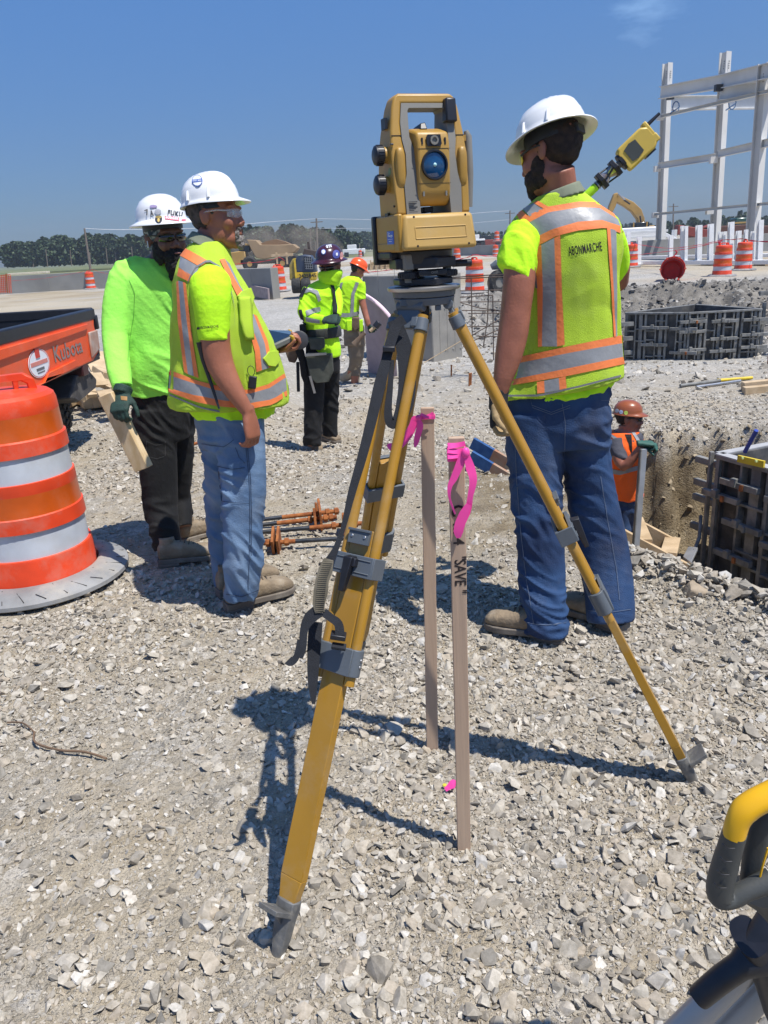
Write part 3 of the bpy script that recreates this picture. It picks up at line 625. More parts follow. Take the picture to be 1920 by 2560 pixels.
# ---------------------------------------------------------------- total station
TS = root('total_station', C0, 'yellow and grey total station with blue lens and carry handle, on top of the tripod', 'surveying instrument', rz=math.radians(18))
TM = TS.matrix_basis @ Matrix.Translation((0.009, 0.0, 0.0))
def tobj(name, mb, parent=TS, smooth=35, bevel=0, seg=2):
    mb.v = [TM @ p for p in mb.v]; return obj(name, mb, None, parent, smooth, bevel, seg=seg)
def tpieces(name, mb, parent=TS, smooth=35, bevel=0, seg=2):
    mb.v = [TM @ p for p in mb.v]; return pieces(name, mb, parent, smooth, bevel, seg)
XZ = Matrix(((1, 0, 0, 0), (0, 0, 1, 0), (0, 1, 0, 0), (0, 0, 0, 1)))
def dep(z): return float(np.interp(z, [0.15, 0.25, 0.33, 0.39, 0.41], [0.060, 0.052, 0.036, 0.024, 0.021]))
def uprism(poly, m, fr=1.0, ex=0.0):
    mb = MB(); mb.prism(poly, -1, 1, m); mb.v = [V((p.x, p.z*(dep(p.y)*fr+ex), p.y)) for p in mb.v]; return mb
oy = [(-0.088, 0.155), (-0.0915, 0.22), (-0.091, 0.29), (-0.087, 0.33), (-0.079, 0.375), (-0.072, 0.395), (-0.060, 0.403), (0.060, 0.403), (0.071, 0.395), (0.077, 0.375), (0.084, 0.33), (0.088, 0.29), (0.088, 0.22), (0.087, 0.155)]
iy = [(0.066, 0.155), (0.067, 0.215), (0.060, 0.24), (0.058, 0.28), (0.063, 0.31), (0.062, 0.345), (0.056, 0.383), (-0.056, 0.383), (-0.063, 0.345), (-0.063, 0.31), (-0.058, 0.28), (-0.060, 0.24), (-0.067, 0.215), (-0.066, 0.155)]
tobj('housing', uprism(oy+iy, YEL), bevel=0.005, seg=3)
ig = [(0.040, 0.155), (0.037, 0.215), (0.034, 0.245), (0.036, 0.275), (0.046, 0.315), (0.044, 0.368), (0.040, 0.373), (-0.040, 0.373), (-0.044, 0.368), (-0.046, 0.315), (-0.036, 0.285), (-0.034, 0.245), (-0.035, 0.215), (-0.033, 0.155)]
iy2 = [(x*1.015, z) if 0 < 1 else 0 for x, z in iy][::-1]
tobj('inner_frame', uprism(iy2+ig, GREYB, 1.0, 0.0015), bevel=0.003, seg=2)
mb = MB(); n_l = 0.31
for z in (0.318,):
    mb.box((-0.075, -dep(z)-0.0002, z), (0.024, 0.002, 0.0012), BLK); mb.box((0.073, -dep(z)-0.0002, z), (0.022, 0.002, 0.0012), BLK)
mb.box((-0.0905, -0.006, 0.345), (0.006, 0.026, 0.022), BLK); mb.box((-0.091, 0.0, 0.15), (0.006, 0.02, 0.026), BLK)
for x, z in ((-0.086, 0.30), (-0.086, 0.175)): mb.tube([(x, -0.045, z), (x-0.006, -0.045, z)], 0.0022, BLK, 8)
tpieces('seam', mb)
mb = MB()
for sx in (-1, 1): mb.ell((sx*0.074, -0.048, 0.252), (0.011, 0.012, 0.042), YEL, e=0.6)
tpieces('front_bulge', mb, smooth=60)
mb = MB(); mb.tube([(-0.06, 0, 0.25), (0.06, 0, 0.25)], 0.046, GREYB, 32); tobj('axis_hub', mb, bevel=0.002)
mb = MB(); prof = [(-0.066, 0.205), (-0.066, 0.30), (-0.058, 0.322), (-0.02, 0.333), (0.03, 0.333), (0.062, 0.31), (0.066, 0.22), (0.05, 0.18), (-0.045, 0.172), (-0.06, 0.185)]
mb.prism([(y, z) for y, z in prof], -0.0385, 0.0385, YEL, Matrix(((0, 0, 1, 0), (1, 0, 0, 0), (0, 1, 0, 0), (0, 0, 0, 1))))
tel = tobj('telescope', mb, bevel=0.006, seg=3)
LENS = mat('coated_blue_lens', (0.0, 0.02, 0.07), 0.06, var=0.5, nscale=25, col2=(0.0, 0.07, 0.20), spec=0.8, clear=1.0)
FY = Matrix.Translation((0.0, -0.066, 0.255)) @ Matrix.Rotation(math.pi/2, 4, 'X')
mb = MB(); mb.lathe([(0.0275, -0.002), (0.0305, -0.002), (0.0315, 0.003), (0.030, 0.006), (0.027, 0.006), (0.0265, 0.001)], BLK, 40, FY); tobj('lens_ring', mb, tel, 40)
mb = MB(); mb.lathe([(0.0001, 0.0045), (0.012, 0.0038), (0.022, 0.0022), (0.0272, 0.0008)], LENS, 40, FY); tobj('lens', mb, tel, 180)
mb = MB(); mb.lathe([(0.0001, 0.0052), (0.004, 0.0050), (0.0042, 0.0040)], mat('lens_glint', (0.35, 0.6, 0.62), 0.2), 16, FY); tobj('painted_glint', mb, tel, 180)  # pale disc paints a glint onto the middle of the lens
mb = MB(); mb.prism([(-0.017, -0.008), (-0.014, -0.0115), (0.014, -0.0115), (0.018, -0.007), (0.015, 0.0115), (-0.014, 0.0115), (-0.018, 0.006)], 0, 0.0035, BLK, Matrix.Translation((0.0, -0.0655, 0.304)) @ Matrix.Rotation(math.pi/2, 4, 'X'))
mb.lathe([(0.0055, 0.003), (0.0095, 0.003), (0.0095, 0.007), (0.006, 0.007), (0.0055, 0.004), (0.0001, 0.004)], GREYB, 20, Matrix.Translation((0.0, -0.0655, 0.304)) @ Matrix.Rotation(math.pi/2, 4, 'X')); tobj('sight_window', mb, tel, 40)
mb = MB()
for sx in (-1, 1):
    mb.box((sx*0.027, -0.0655, 0.303), (0.0035, 0.003, 0.013), BLK); mb.box((sx*0.027, -0.0655, 0.197), (0.004, 0.003, 0.010), GREYB)
for z in (0.288, 0.218): mb.box((0, -0.0662, z), (0.077, 0.0008, 0.0007), BLK)
tpieces('vent', mb, tel)
mb = MB(); mb.hexa([(-0.016, -0.03, 0.331), (0.002, -0.03, 0.331), (0.002, 0.03, 0.331), (-0.016, 0.03, 0.331)], [(-0.012, -0.022, 0.344), (0.0, -0.022, 0.346), (0.0, 0.02, 0.346), (-0.012, 0.02, 0.340)], BLK); mb.box((0, 0.0, 0.166), (0.024, 0.05, 0.012), BLK); tpieces('gun_sight', mb, tel, bevel=0.002)
mb = MB()
lo = [(-0.090, -0.094, 0.080), (0.090, -0.094, 0.080), (0.092, 0.088, 0.080), (-0.092, 0.088, 0.080)]; hi = [(-0.082, -0.078, 0.156), (0.085, -0.078, 0.156), (0.086, 0.070, 0.156), (-0.088, 0.070, 0.156)]
mb.hexa(lo, hi, YELS); base = tobj('battery_cover', mb, bevel=0.009, seg=3)
mb = MB(); r_ = [(-0.058, 0.104), (0.064, 0.104), (0.064, 0.128), (-0.058, 0.128)]
def fpt(x, z, o=0.0): t = (z-0.080)/0.076; return V((x, -0.094+0.016*t-o, z))
for a in range(4): p, q = r_[a], r_[(a+1) % 4]; mb.tube([fpt(*p), fpt(*q)], 0.0014, YELS, 8)
tobj('raised_rib', mb, base, 60)
mb = MB()
for x, z in ((-0.058, 0.150), (0.066, 0.150), (-0.056, 0.089), (0.068, 0.089)): mb.tube([fpt(x, z, -0.001), fpt(x, z, 0.0006)], 0.0024, BLK, 10)
tpieces('screw', mb, base)
mb = MB(); mb.box((-0.0885, 0.0, 0.118), (0.012, 0.152, 0.080), YEL); mb.box((-0.0905, 0.012, 0.090), (0.010, 0.12, 0.02), YEL); tobj('side_cover', mb, bevel=0.004)
BLUE = mat('blue_sticker', (0.01, 0.10, 0.55), 0.4, var=0.04)
mb = MB(); SM = frame(V((-0.0952, -0.024, 0.110)), V((0, -1, 0)), V((0, 0, 1)), V((-1, 0, 0)))
mb.prism([(-0.022, -0.014), (0.022, -0.014), (0.022, 0.014), (-0.022, 0.014)], -0.0004, 0.0004, BLUE, SM @ Matrix.Rotation(0, 4, 'Z'))
text_on(mb, 'The', SM @ Matrix.Translation((-0.010, 0.0095, 0.0008)), 0.006, PRW, 0.02, sx=1.6); text_on(mb, 'Range', SM @ Matrix.Translation((0.0, 0.0045, 0.0008)), 0.008, PRW, 0.03, sx=1.6)
mb.prism([(-.016, -.0035), (.014, -.0035), (.014, -.0028), (-.016, -.0028)], .0004, .0008, PRW, SM); mb.prism([(-.010, -.0085), (.008, -.0085), (.008, -.0072), (-.010, -.0072)], .0004, .0008, PRW, SM); tobj('label_sticker', mb)
mb = MB(); mb.lathe([(0.0001, 0.001), (0.008, 0.001), (0.008, 0)], mat('green_sticker', (0.22, 0.30, 0.10), 0.5), 20, frame(V((-0.0912, -0.03, 0.247)), V((0, 1, 0)), V((0, 0, 1)), V((-1, 0, 0)))); tobj('round_sticker', mb)
mb = MB(); mb.box((-0.02, 0.088, 0.105), (0.16, 0.02, 0.11), BLK); mb.box((-0.04, 0.04, 0.071), (0.11, 0.11, 0.018), BLK); tobj('keypad', mb, bevel=0.004)
for z in (0.282, 0.222):
    M = frame(V((-0.090, -0.012, z)), V((0, 1, 0)), V((0, 0, 1)), V((-1, 0, 0)))
    mb = MB(); mb.lathe([(0.0001, 0.031), (0.014, 0.031), (0.0195, 0.028), (0.0205, 0.024), (0.0205, 0.012), (0.018, 0.009), (0.016, 0.008)], BLK, 36, M)
    for k in range(24):
        a = 2*math.pi*k/24; mb.box((0.0205*math.cos(a), 0.0205*math.sin(a), 0.018), (0.0022, 0.0022, 0.013), BLK, M, Matrix.Rotation(a, 3, 'Z'))
    mb.lathe([(0.017, 0), (0.017, 0.009), (0.001, 0.009)], YEL, 28, M); tobj('focus_knob', mb, smooth=30)
mb = MB(); mb.tube([(0.098, -0.030, 0.168), (0.101, -0.030, 0.24), (0.0985, -0.030, 0.315), (0.094, -0.030, 0.327)], [0.0085, 0.009, 0.009, 0.005], GREYB, 14); mb.box((0.089, -0.03, 0.172), (0.016, 0.012, 0.006), YEL); mb.box((0.09, -0.03, 0.312), (0.014, 0.01, 0.012), YEL)
tobj('antenna', mb, smooth=50)
mb = MB(); mb.hexa([(0.040, -0.048, 0.343), (0.067, -0.048, 0.343), (0.067, -0.02, 0.343), (0.040, -0.02, 0.343)], [(0.042, -0.042, 0.392), (0.066, -0.042, 0.392), (0.066, -0.02, 0.392), (0.042, -0.02, 0.392)], BLK); tobj('receiver_window', mb, bevel=0.004)
mb = MB()
for i in range(8): mb.box((-0.051-0.002*(i % 3), -dep(0.18)-0.0028, 0.182-0.0035*i), (0.020-0.004*(i % 3), 0.0006, 0.0011), BLK)
tpieces('fine_print', mb)
TM = TS.matrix_basis @ Matrix.Diagonal((1.16, 1.16, 1, 1))
mb = MB(); mb.lathe([(0.02, 0.040), (0.050, 0.040), (0.058, 0.052), (0.060, 0.080), (0.02, 0.080)], BLK, 36); mb.box((-0.045, -0.028, 0.055), (0.02, 0.03, 0.035), GREYB)
tri = []
for k in range(3):
    a = math.radians(-90+25+120*k)
    for da in (-24, 24): tri.append((0.070*math.cos(a+math.radians(da)), 0.070*math.sin(a+math.radians(da))))
mb.prism(tri, 0.040, 0.063, BLK); mb.prism([(x*0.9, y*0.9) for x, y in tri], 0.003, 0.018, BLK)
mb.tube([(0.05, -0.03, 0.046), (0.088, -0.045, 0.046)], 0.008, BLK, 12); mb.box((0.0, -0.04, 0.030), (0.06, 0.03, 0.014), BLK)
trb = tobj('tribrach', mb, bevel=0.003)
for k in range(3):
    a = math.radians(-90-40+120*k) if k else math.radians(-140); a = math.radians([-148, -38, 90][k]); M = Matrix.Translation((0.050*math.cos(a), 0.050*math.sin(a), 0.0))
    mb = MB(); mb.lathe([(0.0001, 0.019), (0.019, 0.019), (0.0205, 0.021), (0.0205, 0.032), (0.019, 0.034), (0.0001, 0.034)], BLK, 32, M); mb.tube([(0, 0, 0.01), (0, 0, 0.045)], 0.0085, GREYB, 14, M)
    for j in range(22):
        b_ = 2*math.pi*j/22; mb.box((0.0205*math.cos(b_), 0.0205*math.sin(b_), 0.0265), (0.002, 0.002, 0.010), BLK, M, Matrix.Rotation(b_, 3, 'Z'))
    tobj('levelling_screw', mb, trb, 30)
mb = MB(); text_on(mb, 'CIOZ', frame(V((0.002, -0.0555, 0.030)), V((1, 0, 0)), V((0, 0, 1)), V((0, -1, 0))), 0.0065, GREYB, 0.03, sx=0.9); tobj('lettering', mb, trb)
# ---------------------------------------------------------------- stakes and flagging
def stake(bpx, tpx, Yb, Yt, wd, label):
    b_ = G(*bpx, -0.02); t_ = W(tpx[0], tpx[1], Yt); R = root('survey_stake', (b_.x, b_.y, 0), label, 'wooden stake'); d = (t_-b_).normalized(); u = RT-d*RT.dot(d); u.normalize(); n_ = u.cross(d)
    mb = MB(); M = frame(b_-d*0.1, u, n_*1.0, d); Lh = (t_-b_).length+0.1; k = 9; rg = []
    for i in range(k+1):
        z = Lh*i/k; j = (rng.random(2)-.5)*0.0012; rg.append([M @ V((x*wd/2+j[0], y*0.008+j[1], z)) for x, y in ((-1, -1), (1, -1), (1, 1), (-1, 1))])
    mb.rings(rg, STAKEW); obj('shaft', mb, None, R, 30, 0.0012, seg=1); return R, M, Lh
ST1, M1, L1 = stake((1081, 1885), (1068, 1019), 2.02, 2.03, 0.036, 'plain wooden stake with a narrow pink ribbon, farther of the two stakes')
ST2, M2, L2 = stake((1160, 2142), (1140, 1093), 1.58, 1.585, 0.034, 'wooden stake marked SAVE in black marker, nearer of the two stakes')
def on_stake(M, L_, py, dx=0.0):
    lo, hi = 0.0, L_
    for _ in range(30):
        m = (lo+hi)/2
        if proj(M @ V((0, 0.0088, m)))[1] > py: lo = m
        else: hi = m
    return M @ V((dx, 0.0088, lo))
TX = lambda p: frame(p, M2.to_3x3() @ V((0, 0, -1)), M2.to_3x3() @ V((1, 0, 0)), M2.to_3x3() @ V((0, 1, 0)))
mb = MB()
for s, py, hh in (('C', 1277, 0.048), ('m', 1321, 0.040), ('4', 1354, 0.040)): text_on(mb, s, TX(on_stake(M2, L2, py)), hh*0.85, INK, 0.02)
for s, py, sz in (('"', 1396, 0.036), ('SAVE', 1432, 0.036), ('"', 1480, 0.036)): text_on(mb, s, TX(on_stake(M2, L2, py, .002)), sz, INK, 0.018, sx=0.80)
obj('marker_writing', mb, None, ST2)
KN = mat('dark_knot', (0.16, 0.10, 0.06), 0.8); mb = MB(); p = W(1159, 2006, 1.56)
def ribpx(mb, P, wpx, Y, m, th=0.0008, tw=0.0, sag=None):
    Q = smoothp([W(px, py, Y+(sag[i] if sag else 0)) for i, (px, py) in enumerate(P)], 5); k = len(Q); wv = []
    for i, q in enumerate(Q):
        d = (Q[min(i+1, k-1)]-Q[max(i-1, 0)]).normalized(); v = (CAMP-q).normalized(); u = d.cross(v).normalized()
        f = i/(k-1)*(len(P)-1); a = wpx if not isinstance(wpx, list) else np.interp(f, range(len(wpx)), wpx); tt = tw*math.sin(i/(k-1)*5)
        wv.append((u*math.cos(tt)+v*math.sin(tt))*(a/2/ppm(q)))
    mb.ribbon(Q, wv, th, m)
mb = MB(); Yf = 1.565
for i, (a, b_) in enumerate(((1112, 1107), (1122, 1127), (1137, 1134))): ribpx(mb, [(1119, a+3), (1140, (a+b_)/2+4), (1163, b_+2)], [16, 13, 12], Yf-0.002*i, PINK, 0.001, 0.25)
def wrap(mb, M, Lh, dz, hh, wd):
    for sx in (-1, 1): mb.box((sx*(wd/2+0.002), 0, Lh-dz), (0.0015, 0.022, hh), PINK, M)
    mb.box((0, 0.0105, Lh-dz), (wd+0.004, 0.0015, hh), PINK, M); mb.box((0, -0.0095, Lh-dz), (wd+0.002, 0.0012, hh*0.7), PINK, M)
wrap(mb, M2, L2, 0.036, 0.028, 0.034)
mb.ell(W(1164, 1132, 1.56), (0.009, 0.008, 0.012), PINK)
ribpx(mb, [(1162, 1130), (1150, 1160), (1135, 1195), (1125, 1215), (1124, 1245), (1138, 1285)], [20, 22, 18, 12, 6, 4], Yf-0.006, PINK, 0.0008, 0.3)
ribpx(mb, [(1166, 1136), (1176, 1170), (1183, 1200), (1176, 1240), (1170, 1275), (1155, 1300)], [14, 24, 20, 14, 16, 26], Yf-0.008, PINK, 0.0008, 0.35)
ribpx(mb, [(1172, 1262), (1160, 1285), (1150, 1310), (1146, 1330), (1147, 1345)], [14, 24, 26, 24, 10], Yf-0.014, PINK, 0.0008, 0.2)
tag(obj('flagging_ribbon', mb, None, None, 60), 'wide pink flagging ribbon tied round the stake marked SAVE', 'ribbon')
mb = MB(); Yf = 2.01
ribpx(mb, [(1051, 1046), (1068, 1041), (1084, 1033)], [8, 8, 8], Yf, PINK, 0.001, .3); ribpx(mb, [(1051, 1036), (1068, 1042), (1084, 1045)], [8, 8, 7], Yf-0.002, PINK, 0.001, .3); wrap(mb, M1, L1, 0.024, 0.010, 0.036)
mb.ell(W(1046, 1044, Yf), (0.008, 0.007, 0.008), PINK); ribpx(mb, [(1046, 1044), (1036, 1048), (1032, 1065), (1018, 1090), (1000, 1110), (985, 1118), (968, 1112)], [8, 16, 20, 22, 22, 28, 6], Yf+0.02, PINK, 0.0008, 0.2)
ribpx(mb, [(1046, 1048), (1050, 1065), (1044, 1090), (1040, 1108), (1037, 1118)], [8, 18, 16, 12, 4], Yf-0.004, PINK, 0.0008, 0.4)
tag(obj('flagging_ribbon', mb, None, None, 60), 'narrow pink ribbon tied round the plain stake, tail blown behind the tripod leg', 'ribbon')
mb = MB(); q = onG(1128, 1968, 0.03); q2 = onG(1112, 1975, 0.016)
ribpx(mb, [(1113, 1974), (1122, 1968), (1133, 1960), (1140, 1962)], [10, 14, 22, 16], q.y-.03, PINK, 0.001, 0.4); ribpx(mb, [(1168, 1980), (1176, 1984), (1181, 1990)], [14, 14, 10], q.y, PINK, 0.001, 0.3)
mb.lathe([(0.0001, 0.004), (0.006, 0.003), (0.007, 0)], mat('yellow_cap', (0.55, 0.50, 0.06), 0.4), 14, Matrix.Translation(q2)); tag(obj('flagging_ribbon', mb, None, None, 60), 'scrap of pink ribbon with a yellow cap lying on the gravel behind the nearer stake', 'ribbon')
# ---------------------------------------------------------------- site paints
DRO = mat('drum_orange', (0.72, 0.058, 0.012), 0.45, var=0.10, nscale=7, dirt=0.32)
DRR = mat('drum_reflective_orange', (0.62, 0.10, 0.008), 0.28, var=0.08, nscale=8, dirt=0.15)
DRW = mat('drum_reflective_white', (0.50, 0.53, 0.57), 0.38, var=0.08, nscale=7, dirt=0.3)
DRB = mat('drum_rubber_base', (0.24, 0.24, 0.235), 0.5, var=0.2, nscale=7, dirt=0.8, bump=0.2, bscale=40)
TAPE = mat('red_barrier_tape', (0.42, 0.012, 0.025), 0.5, var=0.05)
CONC = mat('cast_concrete', (0.27, 0.255, 0.225), 0.9, var=0.16, nscale=2.2, bump=0.25, bscale=30, dirt=0.25, detail=9)
CONCD = mat('grey_concrete', (0.27, 0.268, 0.25), 0.9, var=0.14, nscale=0.6, bump=0.2, bscale=12, dirt=0.1)
RUST = mat('rusted_steel', (0.20, 0.055, 0.012), 0.85, col2=(0.36, 0.125, 0.03), nscale=22, bump=0.3, bscale=120)
RODD = mat('dark_steel_rod', (0.05, 0.055, 0.065), 0.4, 0.7, var=0.2, dirt=0.2)
BARR = mat('rebar_brown', (0.085, 0.06, 0.045), 0.8, var=0.3, nscale=12)
LUM = mat('site_lumber', (0.40, 0.285, 0.16), 0.8, col2=(0.56, 0.42, 0.26), nscale=7, bump=0.15, bscale=60, detail=8, dirt=0.15)
PRM = mat('white_primed_steel', (0.66, 0.66, 0.64), 0.6, var=0.06, nscale=1.5, dirt=0.15)
PRG = mat('primed_steel_frame', (0.60, 0.59, 0.56), 0.65, var=0.08, nscale=0.6, dirt=0.1)
CATY = mat('machine_yellow', (0.40, 0.24, 0.06), 0.5, var=0.1, nscale=1.0, dirt=0.35)
DKG = mat('dark_glass', (0.02, 0.025, 0.03), 0.15)
FORMS = mat('form_steel', (0.19, 0.19, 0.18), 0.7, 0.2, var=0.3, nscale=9, dirt=0.5, bump=0.2)
FORMP = mat('form_ply', (0.06, 0.06, 0.06), 0.7, var=0.4, nscale=6, dirt=0.3)
ALU = mat('aluminium', (0.45, 0.46, 0.47), 0.4, 0.6, var=0.12, nscale=10, dirt=0.3)
NAVY = mat('navy_hood', (0.03, 0.045, 0.08), 0.45, var=0.1, dirt=0.2)
# ---------------------------------------------------------------- traffic drums
def drum_bm():
    pr = [(0.292, 0.0), (0.296, 0.012), (0.290, 0.03), (0.286, 0.17), (0.282, 0.185), (0.272, 0.187), (0.268, 0.315), (0.280, 0.317), (0.277, 0.385), (0.270, 0.39), (0.266, 0.49), (0.2665, 0.492), (0.264, 0.545), (0.256, 0.547), (0.252, 0.665), (0.262, 0.667), (0.259, 0.735), (0.250, 0.742), (0.246, 0.845), (0.2465, 0.847), (0.243, 0.895), (0.236, 0.918), (0.215, 0.934), (0.12, 0.945), (0.0001, 0.948)]
    ms = []
    for i in range(len(pr)-1):
        z = (pr[i][1]+pr[i+1][1])/2
        ms.append(DRW if 0.187 <= z < 0.316 or 0.547 <= z < 0.666 else DRR if 0.388 < z < 0.4915 or 0.74 < z < 0.8465 else DRO)
    mb = MB(); mb.lathe(pr, None, 48, mats=ms); return mb
def make_drum(name='traffic_drum'):
    R = root(name, (0, 0, 0), 'x', 'traffic drum'); b = obj('body', drum_bm(), None, R, 30)
    mb = MB(); hp = [(-0.17, 0.92), (-0.16, 0.985), (-0.12, 1.015), (0.12, 1.015), (0.16, 0.985), (0.17, 0.92), (0.13, 0.92), (0.125, 0.965), (0.09, 0.985), (0.085, 0.93), (0.065, 0.93), (0.065, 0.985), (-0.10, 0.985), (-0.125, 0.965), (-0.13, 0.92)]
    mb.prism(hp, -0.022, 0.022, DRO, XZ); obj('handle', mb, None, R, 40, 0.006)
    mb = MB(); mb.lathe([(0.30, 0.004), (0.425, 0.001), (0.442, 0.012), (0.440, 0.03), (0.41, 0.046), (0.37, 0.062), (0.315, 0.072), (0.300, 0.066), (0.30, 0.004)], DRB, 56)
    for k in range(28):
        a = 2*math.pi*k/28+0.1; r0 = 0.33+0.03*(k % 3); p0 = V((r0*math.cos(a), r0*math.sin(a), 0.0715-(r0-0.315)*0.16)); a2 = a+0.10; p1 = V((0.425*math.cos(a2), 0.425*math.sin(a2), 0.0415))
        mb.bar(p0, p1, 0.003, 0.002, BLKR)
    obj('rubber_base', mb, None, R, 40); return R
used = []
def place_drum(src, p, label, rz=0.0, first=False, sc=1.0):
    R = src if first else copy_tree(src); R.location = p; R.rotation_euler = (0, 0, rz); R.scale = (sc, sc, sc); R['label'] = label; R['category'] = 'traffic drum'; R['group'] = 'orange and white traffic drums'; return R
D0 = make_drum()
for c in D0.children: c.matrix_parent_inverse = Matrix()
def at(px, py, z=0.0): p = G(px, py, z); return V((p.x, p.y, gz(p.x, p.y)+0.0))
near = W(90, 1405, 3.62); near.z = 0.01
place_drum(D0, near, 'large drum in the left foreground, cut by the edge of the photo', 0.5, True)
for px, py, lb in ((229, 723, 'lone small drum far left in front of the long low wall'), (699, 729, 'drum beside the navy and yellow roller with red tape round it'), (1187, 733, 'drum in the gap between the tripod and the man in the lime vest'),
                   (1143, 655, 'small drum just right of the tribrach, in front of the far wall'), (1119, 654, 'distant drum half hidden by the tribrach'), (1577, 669, 'drum beside the right sleeve of the man in the lime vest'),
                   (1804, 690, 'drum on a big rubber base with red tape hanging down its front'), (1857, 675, 'rightmost drum, in front of the white posts'), (901, 643, 'tiny dark red drum far off left of the instrument')):
    place_drum(D0, at(px, py), lb, random.uniform(0, 3))
for px, py, lb in ((1239, 640, 'faint drum far off above the shirt sleeve'), (1242, 607, 'small drum on the far wall by the parked pickups')):
    p = at(px, py) if py > 610 else W(1242, 603, 85); place_drum(D0, p, lb, 1.0)
# overturned drum: open red bucket facing the camera
q = at(1680, 703); mb = drum_bm(); R = root('traffic_drum', (q.x, q.y, q.z), 'overturned drum lying on its side with its red open end facing the camera', 'traffic drum', 'orange and white traffic drums')
ax = V((0.30, 0.85, -0.09)).normalized(); u_ = V((ax.y, -ax.x, 0)).normalized(); M = frame(V((q.x, q.y, q.z+0.36)), u_, ax.cross(u_)*-1, ax) @ Matrix.Scale(1.22, 4)
mb.v = [M @ p for p in mb.v]; obj('body', mb, None, R, 30)
mb = MB(); mb.lathe([(0.289, 0.002), (0.275, 0.3), (0.25, 0.7), (0.2, 0.9), (0.0001, 0.92)], mat('drum_inside_red', (0.85, 0.03, 0.015), 0.5, var=0.1), 48, M); obj('inside', mb, None, R, 60)
mb = MB()
for k in range(6): a = k*1.05; mb.box((0.29*math.cos(a), 0.29*math.sin(a), 0.01), (0.05, 0.03, 0.03), DRO, M, Matrix.Rotation(a, 3, 'Z'))
pieces('rim_tab', mb, R)
# ---------------------------------------------------------------- barrier tape
def tape(P, label, th=0.012, Ys=None):
    mb = MB(); pts_ = []
    for i, (px, py) in enumerate(P): pts_.append(W(px, py, Ys[i] if Ys else 30))
    Q = smoothp(pts_, 6); mb.tube(Q, [th*(1+0.5*math.sin(i*1.7)) for i in range(len(Q))], TAPE, 5, flat=0.5); return tag(obj('barrier_tape', mb, None, None, 60), label, 'barrier tape', 'red barrier tape between the drums')
tape([(30, 702), (100, 697), (165, 687), (215, 678), (232, 674), (252, 681), (290, 687), (340, 690)], 'red tape tied over the lone small drum at far left', 0.012, [42]*8)
tape([(560, 664), (610, 658), (650, 655), (685, 648), (700, 644), (712, 652)], 'red tape running to the top of the drum by the roller', 0.018, [30]*6)
tape([(575, 688), (640, 690), (700, 691), (760, 690), (800, 684), (850, 684)], 'lower red tape crossing in front of the drum by the roller', 0.014, [29]*6)
tape([(900, 682), (950, 678), (1000, 671), (1060, 664), (1130, 652), (1170, 643), (1186, 637), (1215, 640), (1260, 641)], 'red tape leading behind the tribrach to the drum in the gap', 0.022, [27, 26, 25, 25, 24, 24, 23.8, 24, 26])
tape([(1500, 618), (1560, 610), (1578, 606), (1600, 612), (1660, 620), (1700, 619), (1760, 610), (1804, 600), (1830, 599), (1857, 597), (1880, 602), (1930, 605)], 'red tape strung along the drums in front of the white posts', 0.018, [35, 35, 35, 34, 31, 29, 27, 25.5, 27, 28.4, 28, 27])
tape([(1500, 644), (1560, 641), (1620, 634), (1690, 626), (1740, 618), (1790, 606), (1806, 602)], 'second lower red tape sagging toward the overturned drum', 0.020, [34, 33, 31, 27, 26, 25.5, 25.5])
tape([(1798, 603), (1800, 630), (1799, 655), (1797, 683)], 'loose end of red tape hanging down the front of a drum', 0.035, [25.3]*4)
tape([(1688, 626), (1692, 632), (1685, 640), (1687, 648)], 'knot of red tape on top of the overturned drum', 0.04, [24.5]*4)
# ---------------------------------------------------------------- concrete walls, pier and rebar
def wall(name, P, H, label, cat='wall', m=CONCD, T=0.3, joints=3.0):
    R = root(name, (P[0][0], P[0][1], 0), label, cat)
    mb = MB(); jb = MB()
    for a, b_ in zip(P[:-1], P[1:]):
        a = V((*a, 0)); b_ = V((*b_, 0)); d = (b_-a).normalized(); n_ = V((-d.y, d.x, 0))
        mb.bar(a+V((0, 0, H/2-0.1)), b_+V((0, 0, H/2-0.1)), T, H+0.2, m)
        L_ = (b_-a).length
        for k in range(1, int(L_/joints)): p = a+d*(k*joints); jb.box((p.x, p.y, H/2), (0.05, 0.05, H), m, None, None); jb.v[-8:] = [p+(d*(v.x-p.x)*1.0+n_*(v.y-p.y)*(T+0.02)/0.05)+V((0, 0, v.z)) for v in jb.v[-8:]]
    obj('wall_face', mb, None, R, 30, 0.01); pieces('form_joint', jb, R); return R
gp = lambda px, py: (lambda p: (p.x, p.y))(G(px, py))
wall('concrete_wall', [(-3.15, 26.6), (-7.6, 31.5)], 1.0, 'cast concrete foundation wall running behind the man with the tablet', joints=1.2)
wall('concrete_wall', [(-11.0, 46.5), (-40, 51)], 0.98, 'long low grey wall at far left behind the lone drum', joints=4)
wall('concrete_wall', [gp(1095, 641), gp(1290, 636)], 0.95, 'far grey wall seen through the gap right of the tribrach', joints=5)
wall('concrete_wall', [(11.0, 46), (34, 46)], 0.95, 'dark grey wall behind the white posts', joints=4)
q = at(640, 737); mb = MB(); mb.bar(W(612, 722, 28), W(672, 735, 26.2), 0.06, 0.35, mat('pinkish_panel', (0.33, 0.27, 0.27), 0.8)); tag(obj('leaning_sheet', mb, None, None, 30), 'mauve sheet leaning on the foundation wall', 'panel')
zb = -0.48; c_ = G(1083, 908, zb); r_ = G(1157, 897, zb); l_ = G(917, 893, zb); bk = r_+l_-c_
zt = W(1083, 686, c_.y).z
